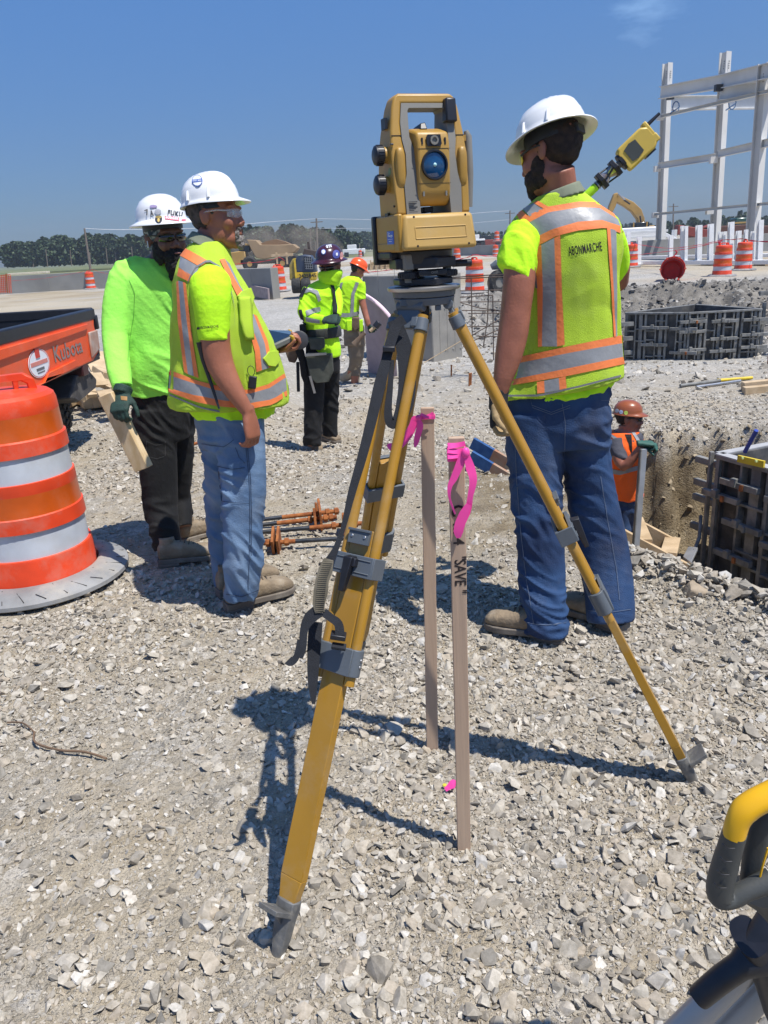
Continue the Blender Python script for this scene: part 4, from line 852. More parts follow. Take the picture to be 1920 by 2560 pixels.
mb = MB(); mb.hexa([c_, r_, bk, l_], [V((p.x, p.y, zt)) for p in (c_, r_, bk, l_)], CONC); R = root('concrete_pier', c_, 'square cast concrete pier standing behind the tripod head', 'concrete pier'); obj('block', mb, None, R, 30, 0.02)
mb = MB()
for a, b_ in ((c_, r_), (c_, l_)):
    for k in range(1, 4):
        p = a.lerp(b_, k/4); n_ = V(((b_-a).y, -(b_-a).x, 0)).normalized(); n_ = n_ if n_.y < 0 else -n_
        mb.box((p.x+n_.x*0.001, p.y+n_.y*0.001, zb+0.9), (0.008, 0.008, 1.5), CONC)
        for z in (0.2, 0.9): mb.ell((p.x+0.1, p.y+n_.y*0.008+0.1*(b_-a).y/(b_-a).x, zb+z), (0.02, 0.006, 0.02), CONCD, nu=8, nv=6)
pieces('form_mark', mb, R)
def bars(name, L_, m, label, cat, r=0.008, parts='bar', loc=None):
    R = root(name, loc or L_[0][0], label, cat)
    for P in L_: mb = MB(); mb.tube(P, r, m, 6); obj(parts, mb, None, R, 60)
    return R
Yb = 12.9
bars('rebar_cage', [[W(x, 782+abs(x-936)*0.1, Yb), W(x+3, 900, Yb-0.1)] for x in (924, 930, 937, 944)]+[[W(918, 786, Yb), W(922, 779, Yb), W(944, 777, Yb), W(950, 783, Yb), W(951, 900, Yb-0.15)], [W(917, 815, Yb-.02), W(952, 815, Yb-.02)], [W(917, 850, Yb-.02), W(952, 850, Yb-.02)]], BARR, 'dark rebar cage standing beside the orange helmeted man', 'rebar cage', 0.014)
Yc = 11.6
bars('rebar_grid', [smoothp([W(1130, 694, Yc+.3), W(1200, 689, Yc), W(1300, 684, Yc-.2)]), [W(1130, 697, Yc+.3), W(1300, 690, Yc-.2)], [W(1150, 727, Yc+1), W(1300, 724, Yc+1)], [W(1150, 743, Yc), W(1232, 738, Yc)], [W(1178, 696, Yc), W(1181, 860, Yc)], [W(1222, 691, Yc), W(1219, 800, Yc), W(1208, 868, Yc), W(1198, 860, Yc)], [W(1232, 739, Yc), W(1234, 900, Yc)],
      [W(1150, 755, Yc+.4), W(1260, 754, Yc+.4)], [W(1152, 757, Yc), W(1200, 770, Yc), W(1262, 778, Yc)], [W(1155, 776, Yc), W(1262, 777, Yc)], [W(1170, 784, Yc-.2), W(1262, 782, Yc-.2)], [W(1150, 817, Yc), W(1262, 815, Yc)], [W(1180, 838, Yc-.3), W(1255, 795, Yc-.3)], [W(1180, 853, Yc-.4), W(1262, 818, Yc-.4)], [W(1190, 840, Yc), W(1262, 842, Yc)]], BARR, 'tangled grid of thin rebar right of the concrete pier', 'rebar', 0.0085)
bars('string_line', [[W(1060, 907, 12.9), W(1153, 852, 13.0)]], LUM, 'thin pale string stretched across the foot of the concrete pier', 'string line', 0.006, 'line')
for k, (px, py) in enumerate(((1176, 935), (1172, 938), (1127, 915))):
    p = at(px, py, -0.3); mb = MB(); mb.tube([p+V((0, 0, -.05)), p+V((0.01, 0, 0.16))], 0.012, RUST, 8); mb.ell(p+V((0.01, 0, .17)), (.016, .016, .01), RUST); tag(obj('form_pin', mb, None, None), ['taller rusty pin driven into the pale ground right of the pier', 'shorter rusty pin close to the taller one right of the pier', 'rusty pin at the right foot of the concrete pier'][k], 'steel pin')
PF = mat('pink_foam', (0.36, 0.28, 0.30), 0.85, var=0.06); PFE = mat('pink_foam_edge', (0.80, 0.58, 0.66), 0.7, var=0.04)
mb = MB(); P = smoothp([W(905, 735, 12.4), W(930, 750, 12.2), W(950, 766, 12.0), (W(972, 790, 11.9)), W(985, 812, 11.9)], 4)
vs_ = []
for p in P: vs_ += [p, V((p.x, p.y+0.05, p.z)), V((p.x+0.02, p.y+0.35, -0.5)), V((p.x+0.02, p.y+0.30, -0.5))]
k_ = len(P); mb.add(vs_, [(4*i+a, 4*i+(a+1) % 4, 4*i+4+(a+1) % 4, 4*i+4+a) for i in range(k_-1) for a in range(4)]+[(0, 1, 2, 3), (4*k_-1, 4*k_-2, 4*k_-3, 4*k_-4)], PF); R = root('foam_sheet', P[0], 'mauve foam insulation sheet leaning on the shaded side of the pier', 'foam sheet'); obj('sheet', mb, None, R, 30)
mb = MB(); mb.tube([p+V((0, -0.01, 0.01)) for p in P], 0.028, PFE, 6); obj('pink_edge', mb, None, R, 60)
# ---------------------------------------------------------------- steel frame
SF = root('steel_building', W(1650, 621, 48), 'tall white primed steel frame of columns and girts under erection at right', 'steel building')
def hcol(a, b_, w_, m, name, parent, yaw=0.5, tf=0.03, d_=None):
    a = V(a); b_ = V(b_); d = (b_-a).normalized(); x = V((math.cos(yaw), math.sin(yaw), 0)); x = (x-d*x.dot(d)).normalized(); y = d.cross(x); L_ = (b_-a).length; M = frame(a, x, y, d); d_ = d_ or w_
    mb = MB(); I = [(-w_/2, -d_/2), (w_/2, -d_/2), (w_/2, -d_/2+tf), (tf/2, -d_/2+tf), (tf/2, d_/2-tf), (w_/2, d_/2-tf), (w_/2, d_/2), (-w_/2, d_/2), (-w_/2, d_/2-tf), (-tf/2, d_/2-tf), (-tf/2, -d_/2+tf), (-w_/2, -d_/2+tf)]
    mb.prism(I, 0, L_, m, M); return obj(name, mb, None, parent, 30)
for (bx, by, tx, ty, Y_, wd) in ((1651, 612, 1669, 158, 48, 0.40), (1786, 606, 1814, 130, 43, 0.40), (1880, 600, 1913, 158, 38, 0.44)):
    c = hcol(W(bx, by, Y_), W(tx, ty, Y_), wd, PRG, 'column', SF, 0.55)
    mb = MB(); t = W(tx, ty, Y_)
    for k in range(4):
        for s_ in (-1, 1): mb.box((t.x+s_*0.12, t.y-0.22, t.z-0.45-0.10*k), (0.035, 0.02, 0.05), BLK)
    pieces('bolt_hole', mb, c)
def beam(P, h, w_, name='beam', m=PRG, flat=False):
    for a, b_ in zip(P[:-1], P[1:]):
        a = V(a); b_ = V(b_); d = (b_-a).normalized(); y = V((0, 0, 1)); x = d.cross(y).normalized(); y = x.cross(d); M = frame(a, x, y, d); tf = h*0.07; I = [(-w_/2, -h/2), (w_/2, -h/2), (w_/2, -h/2+tf), (tf/2, -h/2+tf), (tf/2, h/2-tf), (w_/2, h/2-tf), (w_/2, h/2), (-w_/2, h/2), (-w_/2, h/2-tf), (-tf/2, h/2-tf), (-tf/2, -h/2+tf), (-w_/2, -h/2+tf)]
        mb = MB(); mb.prism(I, 0, (b_-a).length, m, M); o = obj(name, mb, None, SF, 30)
    return o
beam([W(1652, 232, 47.6), W(1800, 205, 42.6), W(1960, 168, 36)], 0.62, 0.30)
beam([W(1680, 258, 50), W(1930, 254, 50)], 0.75, 0.35, m=PRM)
beam([W(1650, 292, 47.6), W(1935, 225, 37)], 0.14, 0.25, 'girt'); beam([W(1800, 235, 42.5), W(1960, 212, 37)], 0.55, 0.3)
beam([W(1645, 415, 47.5), W(1790, 392, 42.5)], 0.34, 0.22, 'girt'); beam([W(1796, 385, 42.5), W(1960, 348, 36)], 0.34, 0.22, 'girt')
beam([W(1635, 536, 47.5), W(1960, 505, 36)], 0.13, 0.2, 'girt')
for px, py, Y_ in ((1651, 293, 47.4), (1643, 422, 47.4), (1638, 538, 47.4), (1783, 400, 42.4), (1774, 528, 42.4), (1676, 242, 47.2), (1796, 220, 42.2), (1818, 215, 42.2)):
    p = W(px, py, Y_); mb = MB(); mb.box(p, (0.35, 0.25, 0.30), BLK if py in (242, 220, 215) else PRG); obj('bracket', mb, None, SF)
for px, py, Y_ in ((1690, 268, 46), (1831, 258, 42)):
    p = W(px, py, Y_); mb = MB(); mb.tube([p+V((0.18*math.cos(a/10*6.283), 0, 0.28*math.sin(a/10*6.283))) for a in range(11)]+[p+V((-.3, 0, -.3))], 0.03, mat('blue_sling', (0.05, 0.12, 0.25), 0.7), 6); obj('sling', mb, None, SF, 60)
# white posts standing on skids
PB = None
for i, (x0, x1, ty, by, lb) in enumerate(((1562, 1574, 579, 655, 'leftmost white steel post, just right of the man in the lime vest'), (1591, 1602, 592, 657, 'short white post right of the leftmost one'), (1670, 1681, 588, 657, 'short white post behind the overturned drum, alone in a wide gap'), (1700, 1708, 565, 657, 'left post of the close pair above the overturned drum'), (1709, 1718, 565, 656, 'right post of the close pair above the overturned drum'),
        (1739, 1753, 563, 655, 'wide white post midway between the overturned drum and the taped drum'), (1769, 1782, 560, 652, 'white post at the left side of the taped drum'), (1794, 1803, 580, 652, 'short white post behind the top of the taped drum'), (1804, 1815, 579, 652, 'short white post behind the taped drum, right of its neighbour'), (1820, 1833, 555, 652, 'tall white post between the two rightmost drums'), (1837, 1849, 577, 652, 'short white post left of the rightmost drum'),
        (1857, 1866, 574, 652, 'thin white post behind the rightmost drum'), (1874, 1886, 578, 652, 'short white post right of the rightmost drum'), (1890, 1904, 550, 656, 'tall leaning white post near the right edge of the photo'))):
    x = (x0+x1)/2; Y_ = np.interp(x, [1560, 1900], [36, 30.5]); a = W(x, by, Y_); b_ = W(x+(4 if i > 9 else 1.5), ty, Y_); wd = (x1-x0)/ppm(a)*0.92
    R = root('steel_post', (a.x, a.y, 0), lb, 'steel post', 'white steel posts on the skid'); hcol((a.x, a.y, 0.12), b_, wd, WHT, 'shaft', R, 0.15, 0.02, wd*0.8); mb = MB(); mb.box((a.x, a.y, 0.10), (wd*1.5, wd*1.5, 0.04), WHT); obj('base_plate', mb, None, R)
sk = []
for a, b_, h, lb in (((1588, 660), (1935, 658), 0.16, 'front white beam lying under the posts'), ((1545, 648), (1935, 641), 0.14, 'rear white beam lying under the posts')):
    mb = MB(); Ya = 36 if h == 0.16 else 38.5; mb.bar(W(a[0], a[1]-3, Ya), W(b_[0], b_[1]-3, 29.5 if h == 0.16 else 32), 0.3, h, WHT); tag(obj('steel_beam', mb, None, None, 30, 0.01), lb, 'steel beam')
for k, (px, py) in enumerate(((1617, 662), (1690, 664), (1770, 664), (1905, 664))):
    mb = MB(); p = at(px, py); mb.box(p+V((0, 0, .05)), (0.5, 0.3, 0.14), LUM); tag(obj('timber_block', mb, None, None, 30, .01), ['timber block under the left end of the white beams', 'timber block under the beams near the overturned drum', 'timber block under the beams left of the taped drum', 'timber block under the beams at the right edge'][k], 'timber block')
# parked white panels and low machines behind the dark wall
def boxes(name, label, cat, L_, group=None):
    R = root(name, L_[0][0], label, cat, group)
    for nm, c, sz, m, *rest in [(('body',)+tuple(t) if not isinstance(t[0], str) else t) for t in L_]:
        mb = MB(); mb.box(c, sz, m, None, Matrix.Rotation(rest[0], 3, 'Y') if rest else None); obj(nm, mb, None, R, 30, min(sz)*0.08)
    return R
def boxes2(name, label, cat, L_, group=None):
    R = root(name, L_[0][1], label, cat, group)
    for t in L_:
        mb = MB(); mb.box(t[1], t[2], t[3], None, Matrix.Rotation(t[4], 3, 'Y') if len(t) > 4 else None); obj(t[0], mb, None, R, 30, min(t[2])*0.08)
    return R
boxes2('steel_stack', 'stack of white steel panels behind the dark wall, under the excavator', 'steel stack', [('panel', W(1580, 588, 58), (3.2, 1, 1.0), WHT), ('rail', W(1605, 580, 57), (3.6, .2, .15), PRM), ('rail', W(1605, 592, 57), (3.6, .2, .15), PRM)])
boxes2('steel_stack', 'tilted white panel leaning near the left steel column', 'steel stack', [('panel', W(1672, 593, 55), (1.6, .6, .25), WHT, 0.5), ('leg', W(1685, 594, 55), (.2, .5, 1.0), PRM)])
RED = mat('rusty_red_paint', (0.22, 0.035, 0.02), 0.6, var=0.2)
boxes2('material_pile', 'heap of rust red iron behind the white posts', 'pile of iron', [('beam', W(1735, 581, 75), (3.5, 1, .8), RED, .2), ('beam', W(1750, 577, 76), (2.4, 1, .5), RED, -.3), ('beam', W(1800, 579, 76), (5.5, 1, 1.0), mat('dark_rust', (.10, .04, .025), .8))])
boxes2('wheel_loader', 'low dark loader with green tinted cab behind the white posts', 'loader', [('body', W(1845, 584, 80), (6, 2, 1.2), mat('dark_rust', (0, 0, 0), .8)), ('cab', W(1850, 566, 80), (1.6, 1.5, 1.6), mat('green_glass', (.03, .08, .06), .2)), ('roof', W(1850, 557, 80), (1.8, 1.7, .15), CATY), ('arm', W(1870, 578, 80), (2.5, .8, .4), CATY)])
# ---------------------------------------------------------------- machines
def hull(mb, P, Y_, T, m):   # outline in pixels given depth and thickness
    o = [W(px, py, Y_) for px, py in P]; x0 = o[0]; poly = [((p-x0).x, (p-x0).z) for p in o]; mb.prism(poly, 0, T, m, frame(x0, V((1, 0, 0)), V((0, 0, 1)), V((0, 1, 0))))
EX = root('excavator', W(1600, 600, 70), 'yellow excavator with raised boom behind the man in the lime vest', 'excavator')
for nm, P, T, m in (('stick', [(1519, 538), (1524, 515), (1536, 485), (1543, 481), (1547, 490), (1540, 515), (1527, 540)], 0.5, CATY), ('boom', [(1543, 481), (1560, 493), (1585, 505), (1604, 523), (1612, 545), (1614, 566), (1596, 566), (1594, 548), (1580, 529), (1560, 515), (1541, 505)], 0.6, CATY),
                    ('counterweight', [(1612, 566), (1637, 563), (1637, 584), (1612, 586)], 2.2, CATY), ('track', [(1575, 589), (1640, 586), (1645, 600), (1570, 603)], 2.6, BLKR)):
    mb = MB(); hull(mb, P, 70, T, m); obj(nm, mb, None, EX, 30, 0.05)
mb = MB(); mb.box(W(1600, 573, 69.5), (1.15, 1.3, 1.1), DKG); cb = obj('cab', mb, None, EX, 30, .06)
mb = MB()
for dx in (-.56, .56): mb.box(W(1600, 573, 68.8)+V((dx, 0, 0)), (.1, .1, 1.15), CATY)
pieces('cab_post', mb, cb)
for a, b_ in (((1545, 484), (1562, 500)), ((1560, 500), (1575, 510)), ((1600, 540), (1603, 560))): mb = MB(); mb.tube([W(*a, 69.6), W(*b_, 69.6)], 0.07, STEEL if a[0] < 1550 else BLK, 8); obj('hydraulic_ram', mb, None, EX)
DT = root('dump_truck', W(640, 680, 78), 'dusty yellow articulated dump truck loaded with soil, in front of the trees', 'dump truck')
for nm, P, T, m in (('hood', [(556, 655), (557, 645), (572, 632), (597, 628), (612, 629), (615, 650), (610, 662), (556, 664)], 2.2, CATY), ('dump_body', [(617, 599), (640, 600), (651, 612), (700, 612), (732, 610), (745, 620), (735, 632), (700, 640), (660, 648), (640, 645), (628, 625)], 2.8, mat('dusty_body', (.30, .21, .12), .9, var=.15, nscale=.5)), ('chassis', [(600, 650), (700, 648), (700, 658), (600, 662)], 1.6, mat('chassis_dark', (.06, .05, .04), .8))):
    mb = MB(); hull(mb, P, 78, T, m); obj(nm, mb, None, DT, 30, 0.06)
mb = MB(); hull(mb, [(597, 629), (598, 611), (605, 609), (622, 611), (625, 630)], 78.3, 1.6, DKG); cb = obj('cab', mb, None, DT, 30, .05); mb = MB(); hull(mb, [(597, 612), (603, 608), (623, 610), (626, 614)], 78.1, 1.9, CATY); obj('roof', mb, None, cb)
mb = MB(); hull(mb, [(645, 612), (665, 603), (690, 598), (712, 604), (728, 611), (700, 616)], 79, 1.6, mat('loose_brown_soil', (.24, .15, .08), .95, bump=.5, bscale=2)); obj('load', mb, None, DT, 60)
for px, py in ((624, 660), (706, 658), (735, 655)):
    c = W(px, py, 77.8); mb = MB(); M = frame(c, V((1, 0, 0)), V((0, 0, 1)), V((0, 1, 0))); mb.lathe([(.25, 0), (.55, -.05), (.72, .1), (.72, .5), (.3, .55)], BLKR, 24, M); wq = obj('wheel', mb, None, DT, 40); mb = MB(); mb.lathe([(.001, .02), (.32, .0), (.36, .1)], CATY, 20, M); obj('hub', mb, None, wq, 40)
# timber trestle in front of truck
boxes2('timber_trestle', 'plain timber trestle above the concrete wall near the roller', 'trestle', [('rail', W(705, 638, 33), (0.9, .08, .1), LUM), ('post', W(692, 646, 33), (.07, .07, .45), LUM), ('post', W(717, 646, 33), (.07, .07, .45), LUM)])
RM = root('trench_roller', W(758, 730, 26.5), 'navy and yellow trench roller numbered 2425B45 beside a drum', 'roller')
for nm, P, T, m in (('hood', [(739, 680), (737, 655), (742, 641), (757, 637), (778, 639), (787, 655), (791, 681)], .8, NAVY), ('side_cowl', [(724, 700), (723, 662), (731, 647), (739, 645), (739, 700)], .8, mat('olive_yellow', (.30, .22, .04), .5, dirt=.3)), ('chassis', [(740, 681), (792, 680), (790, 701), (738, 702)], .8, mat('bright_machine_yellow', (.62, .42, .03), .45, dirt=.2))):
    mb = MB(); hull(mb, P, 26, T, m); obj(nm, mb, None, RM, 30, .03)
mb = MB(); mb.bar(W(741, 700, 25.95), W(736, 646, 25.95), .06, .04, mat('bright_machine_yellow', (0, 0, 0))); obj('guard_bar', mb, None, RM)
mb = MB(); hull(mb, [(759, 643), (778, 644), (784, 672), (763, 673)], 25.97, .03, BLK); gl_ = obj('grille', mb, None, RM); mb = MB()
for k in range(5): mb.bar(W(760+k*.8, 647+k*6, 25.93), W(779+k*1, 648+k*6, 25.93), .015, .015, STEEL)
for k in range(4): mb.bar(W(763+k*5, 643, 25.93), W(767+k*5, 673, 25.93), .015, .015, STEEL)
pieces('grille_bar', mb, gl_)
for px in (741, 765):
    mb = MB(); c = W(px, 714, 26.0); M = frame(c, V((0, 0, 1)), V((0, 1, 0)), V((1, 0, 0))); mb.lathe([(.01, -.14), (.22, -.14), (.24, -.1), (.24, .1), (.22, .14), (.01, .14)], BLKR, 20, M); obj('roller_drum', mb, None, RM, 40)
mb = MB(); text_on(mb, '2425B45', frame(W(769, 690, 25.96), V((1, 0, 0)), V((0, 0, 1)), V((0, -1, 0))), 0.16, BLK, 0.03); obj('lettering', mb, None, RM)
boxes2('loader_bucket', 'dark tilted bucket edge behind the maroon helmet', 'loader bucket', [('plate', W(795, 637, 34), (1.2, .5, .28), mat('bucket_brown', (.07, .05, .04), .7), 0.25), ('arm', W(774, 628, 34), (.1, .2, .75), mat('bucket_brown', (0, 0, 0)), -0.08)])
for k, (px, py, sx_, lb) in enumerate(((1195, 601, 2.0, 'white pickup parked far off just right of the instrument'), (1217, 603, 4.8, 'dark red pickup parked far off between the instrument and the man'), (885, 626, 3.6, 'dusty white vehicle far off left of the instrument'))):
    p = W(px, py+3, 130); m_ = [WHT, RED, WHT][k]
    boxes2('parked_pickup', lb, 'pickup truck', [('body', p+V((0, 0, 0)), (sx_, 2, .8), m_), ('cab', p+V((-.3, 0, .7)), (sx_*.4, 1.8, .7), DKG if k == 1 else m_), ('wheel', p+V((-sx_*.33, -1, -.4)), (.7, .2, .7), BLKR), ('wheel', p+V((sx_*.33, -1, -.4)), (.7, .2, .7), BLKR)], 'vehicles parked far off')
# timber footing forms far left of the instrument
TF = root('timber_forms', W(960, 672, 38), 'low rough timber footing forms on the bare ground left of the instrument', 'timber forms')
for a, b_, t in (((918, 664), (1000, 661), .1), ((920, 671), (1002, 667), .1), ((925, 658), (990, 655), .08)): mb = MB(); mb.bar(W(*a, 38), W(*b_, 38), .06, t*1.4, LUM); obj('plank', mb, None, TF)
for x in (926, 940, 953, 966, 980, 992, 1004): mb = MB(); mb.bar(W(x, 676, 37.9), W(x-1+random.random()*3, 650, 37.9), .06, .06, LUM); obj('peg', mb, None, TF)
# covered wheel seen past the sleeve
p = at(1240, 735); CRT = root('site_cart', p, 'black rubber tyred cart half hidden behind the shirt sleeve', 'cart')
mb = MB(); c = W(1246, 706, p.y); M = frame(c, V((0.9, 0.43, 0)), V((0, 0, 1)), V((-.43, .9, 0))); mb.lathe([(.14, -.08), (.28, -.11), (.335, -.07), (.34, 0), (.335, .07), (.28, .11), (.14, .08)], BLKR, 30, M); wq = obj('wheel', mb, None, CRT, 40); mb = MB(); mb.lathe([(.001, -.05), (.15, -.06), (.16, .05)], GREYB, 20, M); obj('hub', mb, None, wq)
mb = MB(); mb.tube([W(1228, 668, p.y), W(1240, 662, p.y), W(1275, 664, p.y)], [.08, .14, .14], GREYP, 10); obj('tub', mb, None, CRT)
# ---------------------------------------------------------------- poles and wires
PW = mat('pole_wood', (.16, .13, .10), .9, var=.2); WR = mat('wire', (.45, .47, .5), .5)
for bx, by, tx, ty, Y_, lb, arms in ((226, 673, 211, 571, 110, 'leaning utility pole at far left before the trees', 0), (794, 640, 791, 546, 120, 'utility pole with crossarm left of the instrument', 1), (1275, 600, 1275, 526, 150, 'utility pole just left of the man in the lime vest', 1), (1682, 585, 1684, 509, 150, 'utility pole seen between the first two steel columns', 1), (777, 630, 776, 573, 110, 'thin bare mast beside the crossarm pole', 0)):
    a = W(bx, by, Y_); b_ = W(tx, ty, Y_); R = root('utility_pole', a, lb, 'utility pole'); mb = MB(); r = .17 if arms or bx < 300 else .09; mb.tube([a, b_], [r, r*.7], PW, 8); obj('shaft', mb, None, R, 60)
    if arms: mb = MB(); mb.bar(b_+V((-.9, 0, -.5)), b_+V((.9, 0, -.5)), .12, .12, PW); obj('crossarm', mb, None, R)
def wire(P, Y_, lb, r=.035): mb = MB(); mb.tube(smoothp([W(*p, y) for p, y in zip(P, Y_)], 5), r, WR, 5); tag(obj('power_line', mb, None, None, 60), lb, 'power line', 'overhead wires')
wire([(212, 571), (280, 574), (420, 573), (560, 568)], [110, 112, 115, 118], 'wire running right from the leaning pole at far left')
wire([(560, 568), (620, 560), (700, 553), (791, 547)], [118, 119, 120, 120], 'wire between the man with the tablet and the crossarm pole')
wire([(791, 547), (870, 548), (960, 549), (1100, 543), (1200, 532), (1275, 527)], [120, 125, 130, 138, 146, 150], 'wire passing behind the instrument between two poles')
wire([(793, 571), (880, 571), (960, 572), (1100, 566), (1200, 556), (1275, 549)], [120, 125, 130, 138, 146, 150], 'lower wire passing behind the instrument', .025)
# ---------------------------------------------------------------- trees
LEAF = bpy.data.materials.new('tree_leaves'); LEAF.use_nodes = True; n = LEAF.node_tree.nodes; l = LEAF.node_tree.links; g_ = n.new('ShaderNodeNewGeometry'); r_ = n.new('ShaderNodeValToRGB'); l.new(g_.outputs['Random Per Island'], r_.inputs[0])
r_.color_ramp.elements[0].color = (.018, .036, .015, 1); r_.color_ramp.elements[1].color = (.066, .105, .04, 1); l.new(r_.outputs[0], n['Principled BSDF'].inputs['Base Color']); n['Principled BSDF'].inputs['Roughness'].default_value = .7
def forest(label, prof, Y_, base_py, dens, conif=(), depth=14, sz=0.5):
    P = []; trunks = MB(); tot = []
    x0, x1 = prof[0][0], prof[-1][0]; xs_ = []
    x = x0
    while x < x1: xs_.append(x); x += random.uniform(7, 15)*120/Y_*1.6
    for row in range(4):
        for x in xs_:
            xx = x+random.uniform(-8, 8); ty = np.interp(xx, [p[0] for p in prof], [p[1] for p in prof])+random.choice((-9, -5, 0, 4, 9, 14))*.8+random.uniform(-2, 3); yy = Y_+row*depth/3+random.uniform(0, 3)
            top = W(xx, ty, yy); bot = top.copy(); bot.z = W(xx, np.interp(xx, [x0, x1], base_py), yy).z; H = top.z-bot.z; r = H*random.uniform(.18, .5)
            co = any(abs(xx-c) < 6 for c in conif)
            n_ = int(dens*H*1.9)
            for _ in range(n_):
                t = random.random()**0.75; rr = (1-t)*r*.5 if co else r*math.sqrt(max(.05, 1-(2*t-1)**2))*0.8
                a = random.random()*6.283; rr *= .85+.9*noise.noise(V((xx*.37+math.cos(a)*1.1, t*3.2+row, math.sin(a)*1.1))); q = rr*random.random()**.35; P.append((top.x+q*math.cos(a), top.y+q*math.sin(a), bot.z+H*(.06+.96*t)))
            if random.random() < .25: trunks.tube([(top.x+.5, yy-1.5, bot.z), (top.x+.6, yy-1.2, bot.z+H*.6)], .09, PW, 5)
    P = np.array(P); n_ = len(P); s_ = sz*.68*(.6+rng.random(n_)*.9); U = rng.normal(size=(n_, 3)); U /= np.linalg.norm(U, axis=1)[:, None]; V_ = np.cross(U, rng.normal(size=(n_, 3))); V_ /= np.linalg.norm(V_, axis=1)[:, None]
    a = P+U*s_[:, None]; b_ = P+V_*s_[:, None]*.8; c = P-U*s_[:, None]*.8+V_*.1; d = P-V_*s_[:, None]*.7
    vs = np.stack([a, b_, c, d], 1).reshape(-1, 3); fs = np.arange(4*n_).reshape(-1, 4); me = fastmesh('woodland', vs, fs); me.materials.append(LEAF); o = bpy.data.objects.new('woodland', me); S.collection.objects.link(o); tag(o, label, 'woodland', kind='stuff')

    if trunks.v: tag(obj('tree_trunks', trunks, None, None, 60), 'pale trunks showing at the edge of: '+label.split(' at ')[0], 'tree trunks', kind='stuff')
forest('dense dark green wood at far left', [(14, 622), (25, 612), (60, 614), (100, 604), (150, 598), (190, 604), (225, 592), (245, 589), (290, 600), (340, 594), (380, 606), (420, 598), (470, 600)], 150, (671, 655), 62, depth=24, sz=.42)
forest('green mixed wood at middle behind the dump truck', [(540, 590), (600, 578), (625, 572), (655, 574), (690, 583), (712, 570), (740, 570), (780, 580), (800, 576), (835, 580), (852, 572), (868, 588), (895, 592)], 150, (648, 628), 55, conif=(660, 680, 688), depth=20, sz=.42)
forest('hazy distant wood at middle left of the instrument', [(860, 592), (900, 589), (940, 590), (1000, 588), (1060, 590), (1130, 594)], 230, (628, 612), 40, depth=20, sz=.6)
forest('low distant trees at right of the instrument', [(1180, 590), (1205, 588), (1240, 592), (1300, 584), (1340, 584)], 230, (606, 600), 45, sz=.6)
forest('low distant trees at the foot of the excavator', [(1545, 571), (1575, 567), (1640, 566), (1670, 563)], 260, (582, 578), 45, sz=.5)
forest('dark conifers at right between the steel columns', [(1665, 566), (1700, 558), (1730, 552), (1760, 556), (1790, 552), (1815, 543), (1830, 548), (1850, 537), (1868, 538), (1890, 548), (1940, 546)], 150, (590, 572), 60, conif=(1770, 1815, 1848, 1862), depth=20, sz=.4)
# orange mesh fence at far left
OM = mat('orange_mesh', (.62, .10, .03), .7, var=.1); mb = MB()
for k in range(9): mb.bar(W(-8, 690+k*5, 40), W(26-(k % 2), 686+k*5.2, 40), .03, .03, OM)
for k in range(8): mb.bar(W(-6+k*4.6, 688, 40), W(-4+k*4.6, 733, 40), .03, .03, OM)
R = root('mesh_fence', W(20, 733, 40), 'orange plastic mesh fence at the far left edge', 'fence'); obj('mesh', mb, None, R); mb = MB(); mb.tube([W(19, 732, 39.9), W(15, 684, 39.9)], .03, RUST, 6); obj('post', mb, None, R)
boxes2('canvas_cover', 'pale sheet lying on the left end of the long low wall', 'sheet', [('sheet', W(72, 683, 46), (2.2, .5, .12), mat('pale_sheet', (.6, .55, .42), .8))])

ds = bpy.data.materials.new('dust'); ds.use_nodes = True; q_ = ds.node_tree.nodes; q_.remove(q_['Principled BSDF']); pv = q_.new('ShaderNodeVolumePrincipled'); pv.inputs['Color'].default_value = (.75, .62, .48, 1); tn_ = q_.new('ShaderNodeTexNoise'); tn_.inputs['Scale'].default_value = .45; tn_.inputs['Detail'].default_value = 3; g_ = q_.new('ShaderNodeNewGeometry')
mr_ = q_.new('ShaderNodeMapRange'); mr_.inputs[1].default_value = .40; mr_.inputs[2].default_value = .75; mr_.inputs[3].default_value = 0; mr_.inputs[4].default_value = .22; k_ = ds.node_tree.links; k_.new(g_.outputs['Position'], tn_.inputs['Vector']); k_.new(tn_.outputs[0], mr_.inputs[0]); k_.new(mr_.outputs[0], pv.inputs['Density']); k_.new(pv.outputs[0], q_['Material Output'].inputs['Volume'])
mb = MB(); mb.ell(W(705, 628, 84), (6.5, 4, 2.6), ds, nu=20, nv=12); tag(obj('dust_cloud', mb, None, None, 60), 'brown dust drifting behind the dump truck', 'dust', kind='stuff')
# ---------------------------------------------------------------- orange utility vehicle at left
UO = mat('utility_orange', (0.78, 0.085, 0.014), 0.42, var=0.08, nscale=4, dirt=0.22)
A = W(228, 797, 6.85); B = W(0, 852, 5.05); zr = (A.z+B.z)/2; A.z = zr; B.z = zr
u = (A-B); Lp = u.length; u.normalize(); nn = V((u.y, -u.x, 0)); UVR = root('utility_vehicle', (A.x-nn.x*0.6, A.y-nn.y*0.6, 0), 'dusty orange utility vehicle with black dump bed and knobbly tyre, behind the large foreground drum', 'utility vehicle')
B = B-u*0.25; Lp += 0.25; UM = frame(V((B.x, B.y, 0)), u, nn, V((0, 0, 1)))      # x along the tailgate, y outward, z up
zt_ = zr; zb_ = zr-0.36
def T(P): return [tuple(p) for p in P]
XZn = Matrix(((1, 0, 0, 0), (0, 0, 1, 0), (0, 1, 0, 0), (0, 0, 0, 1)))
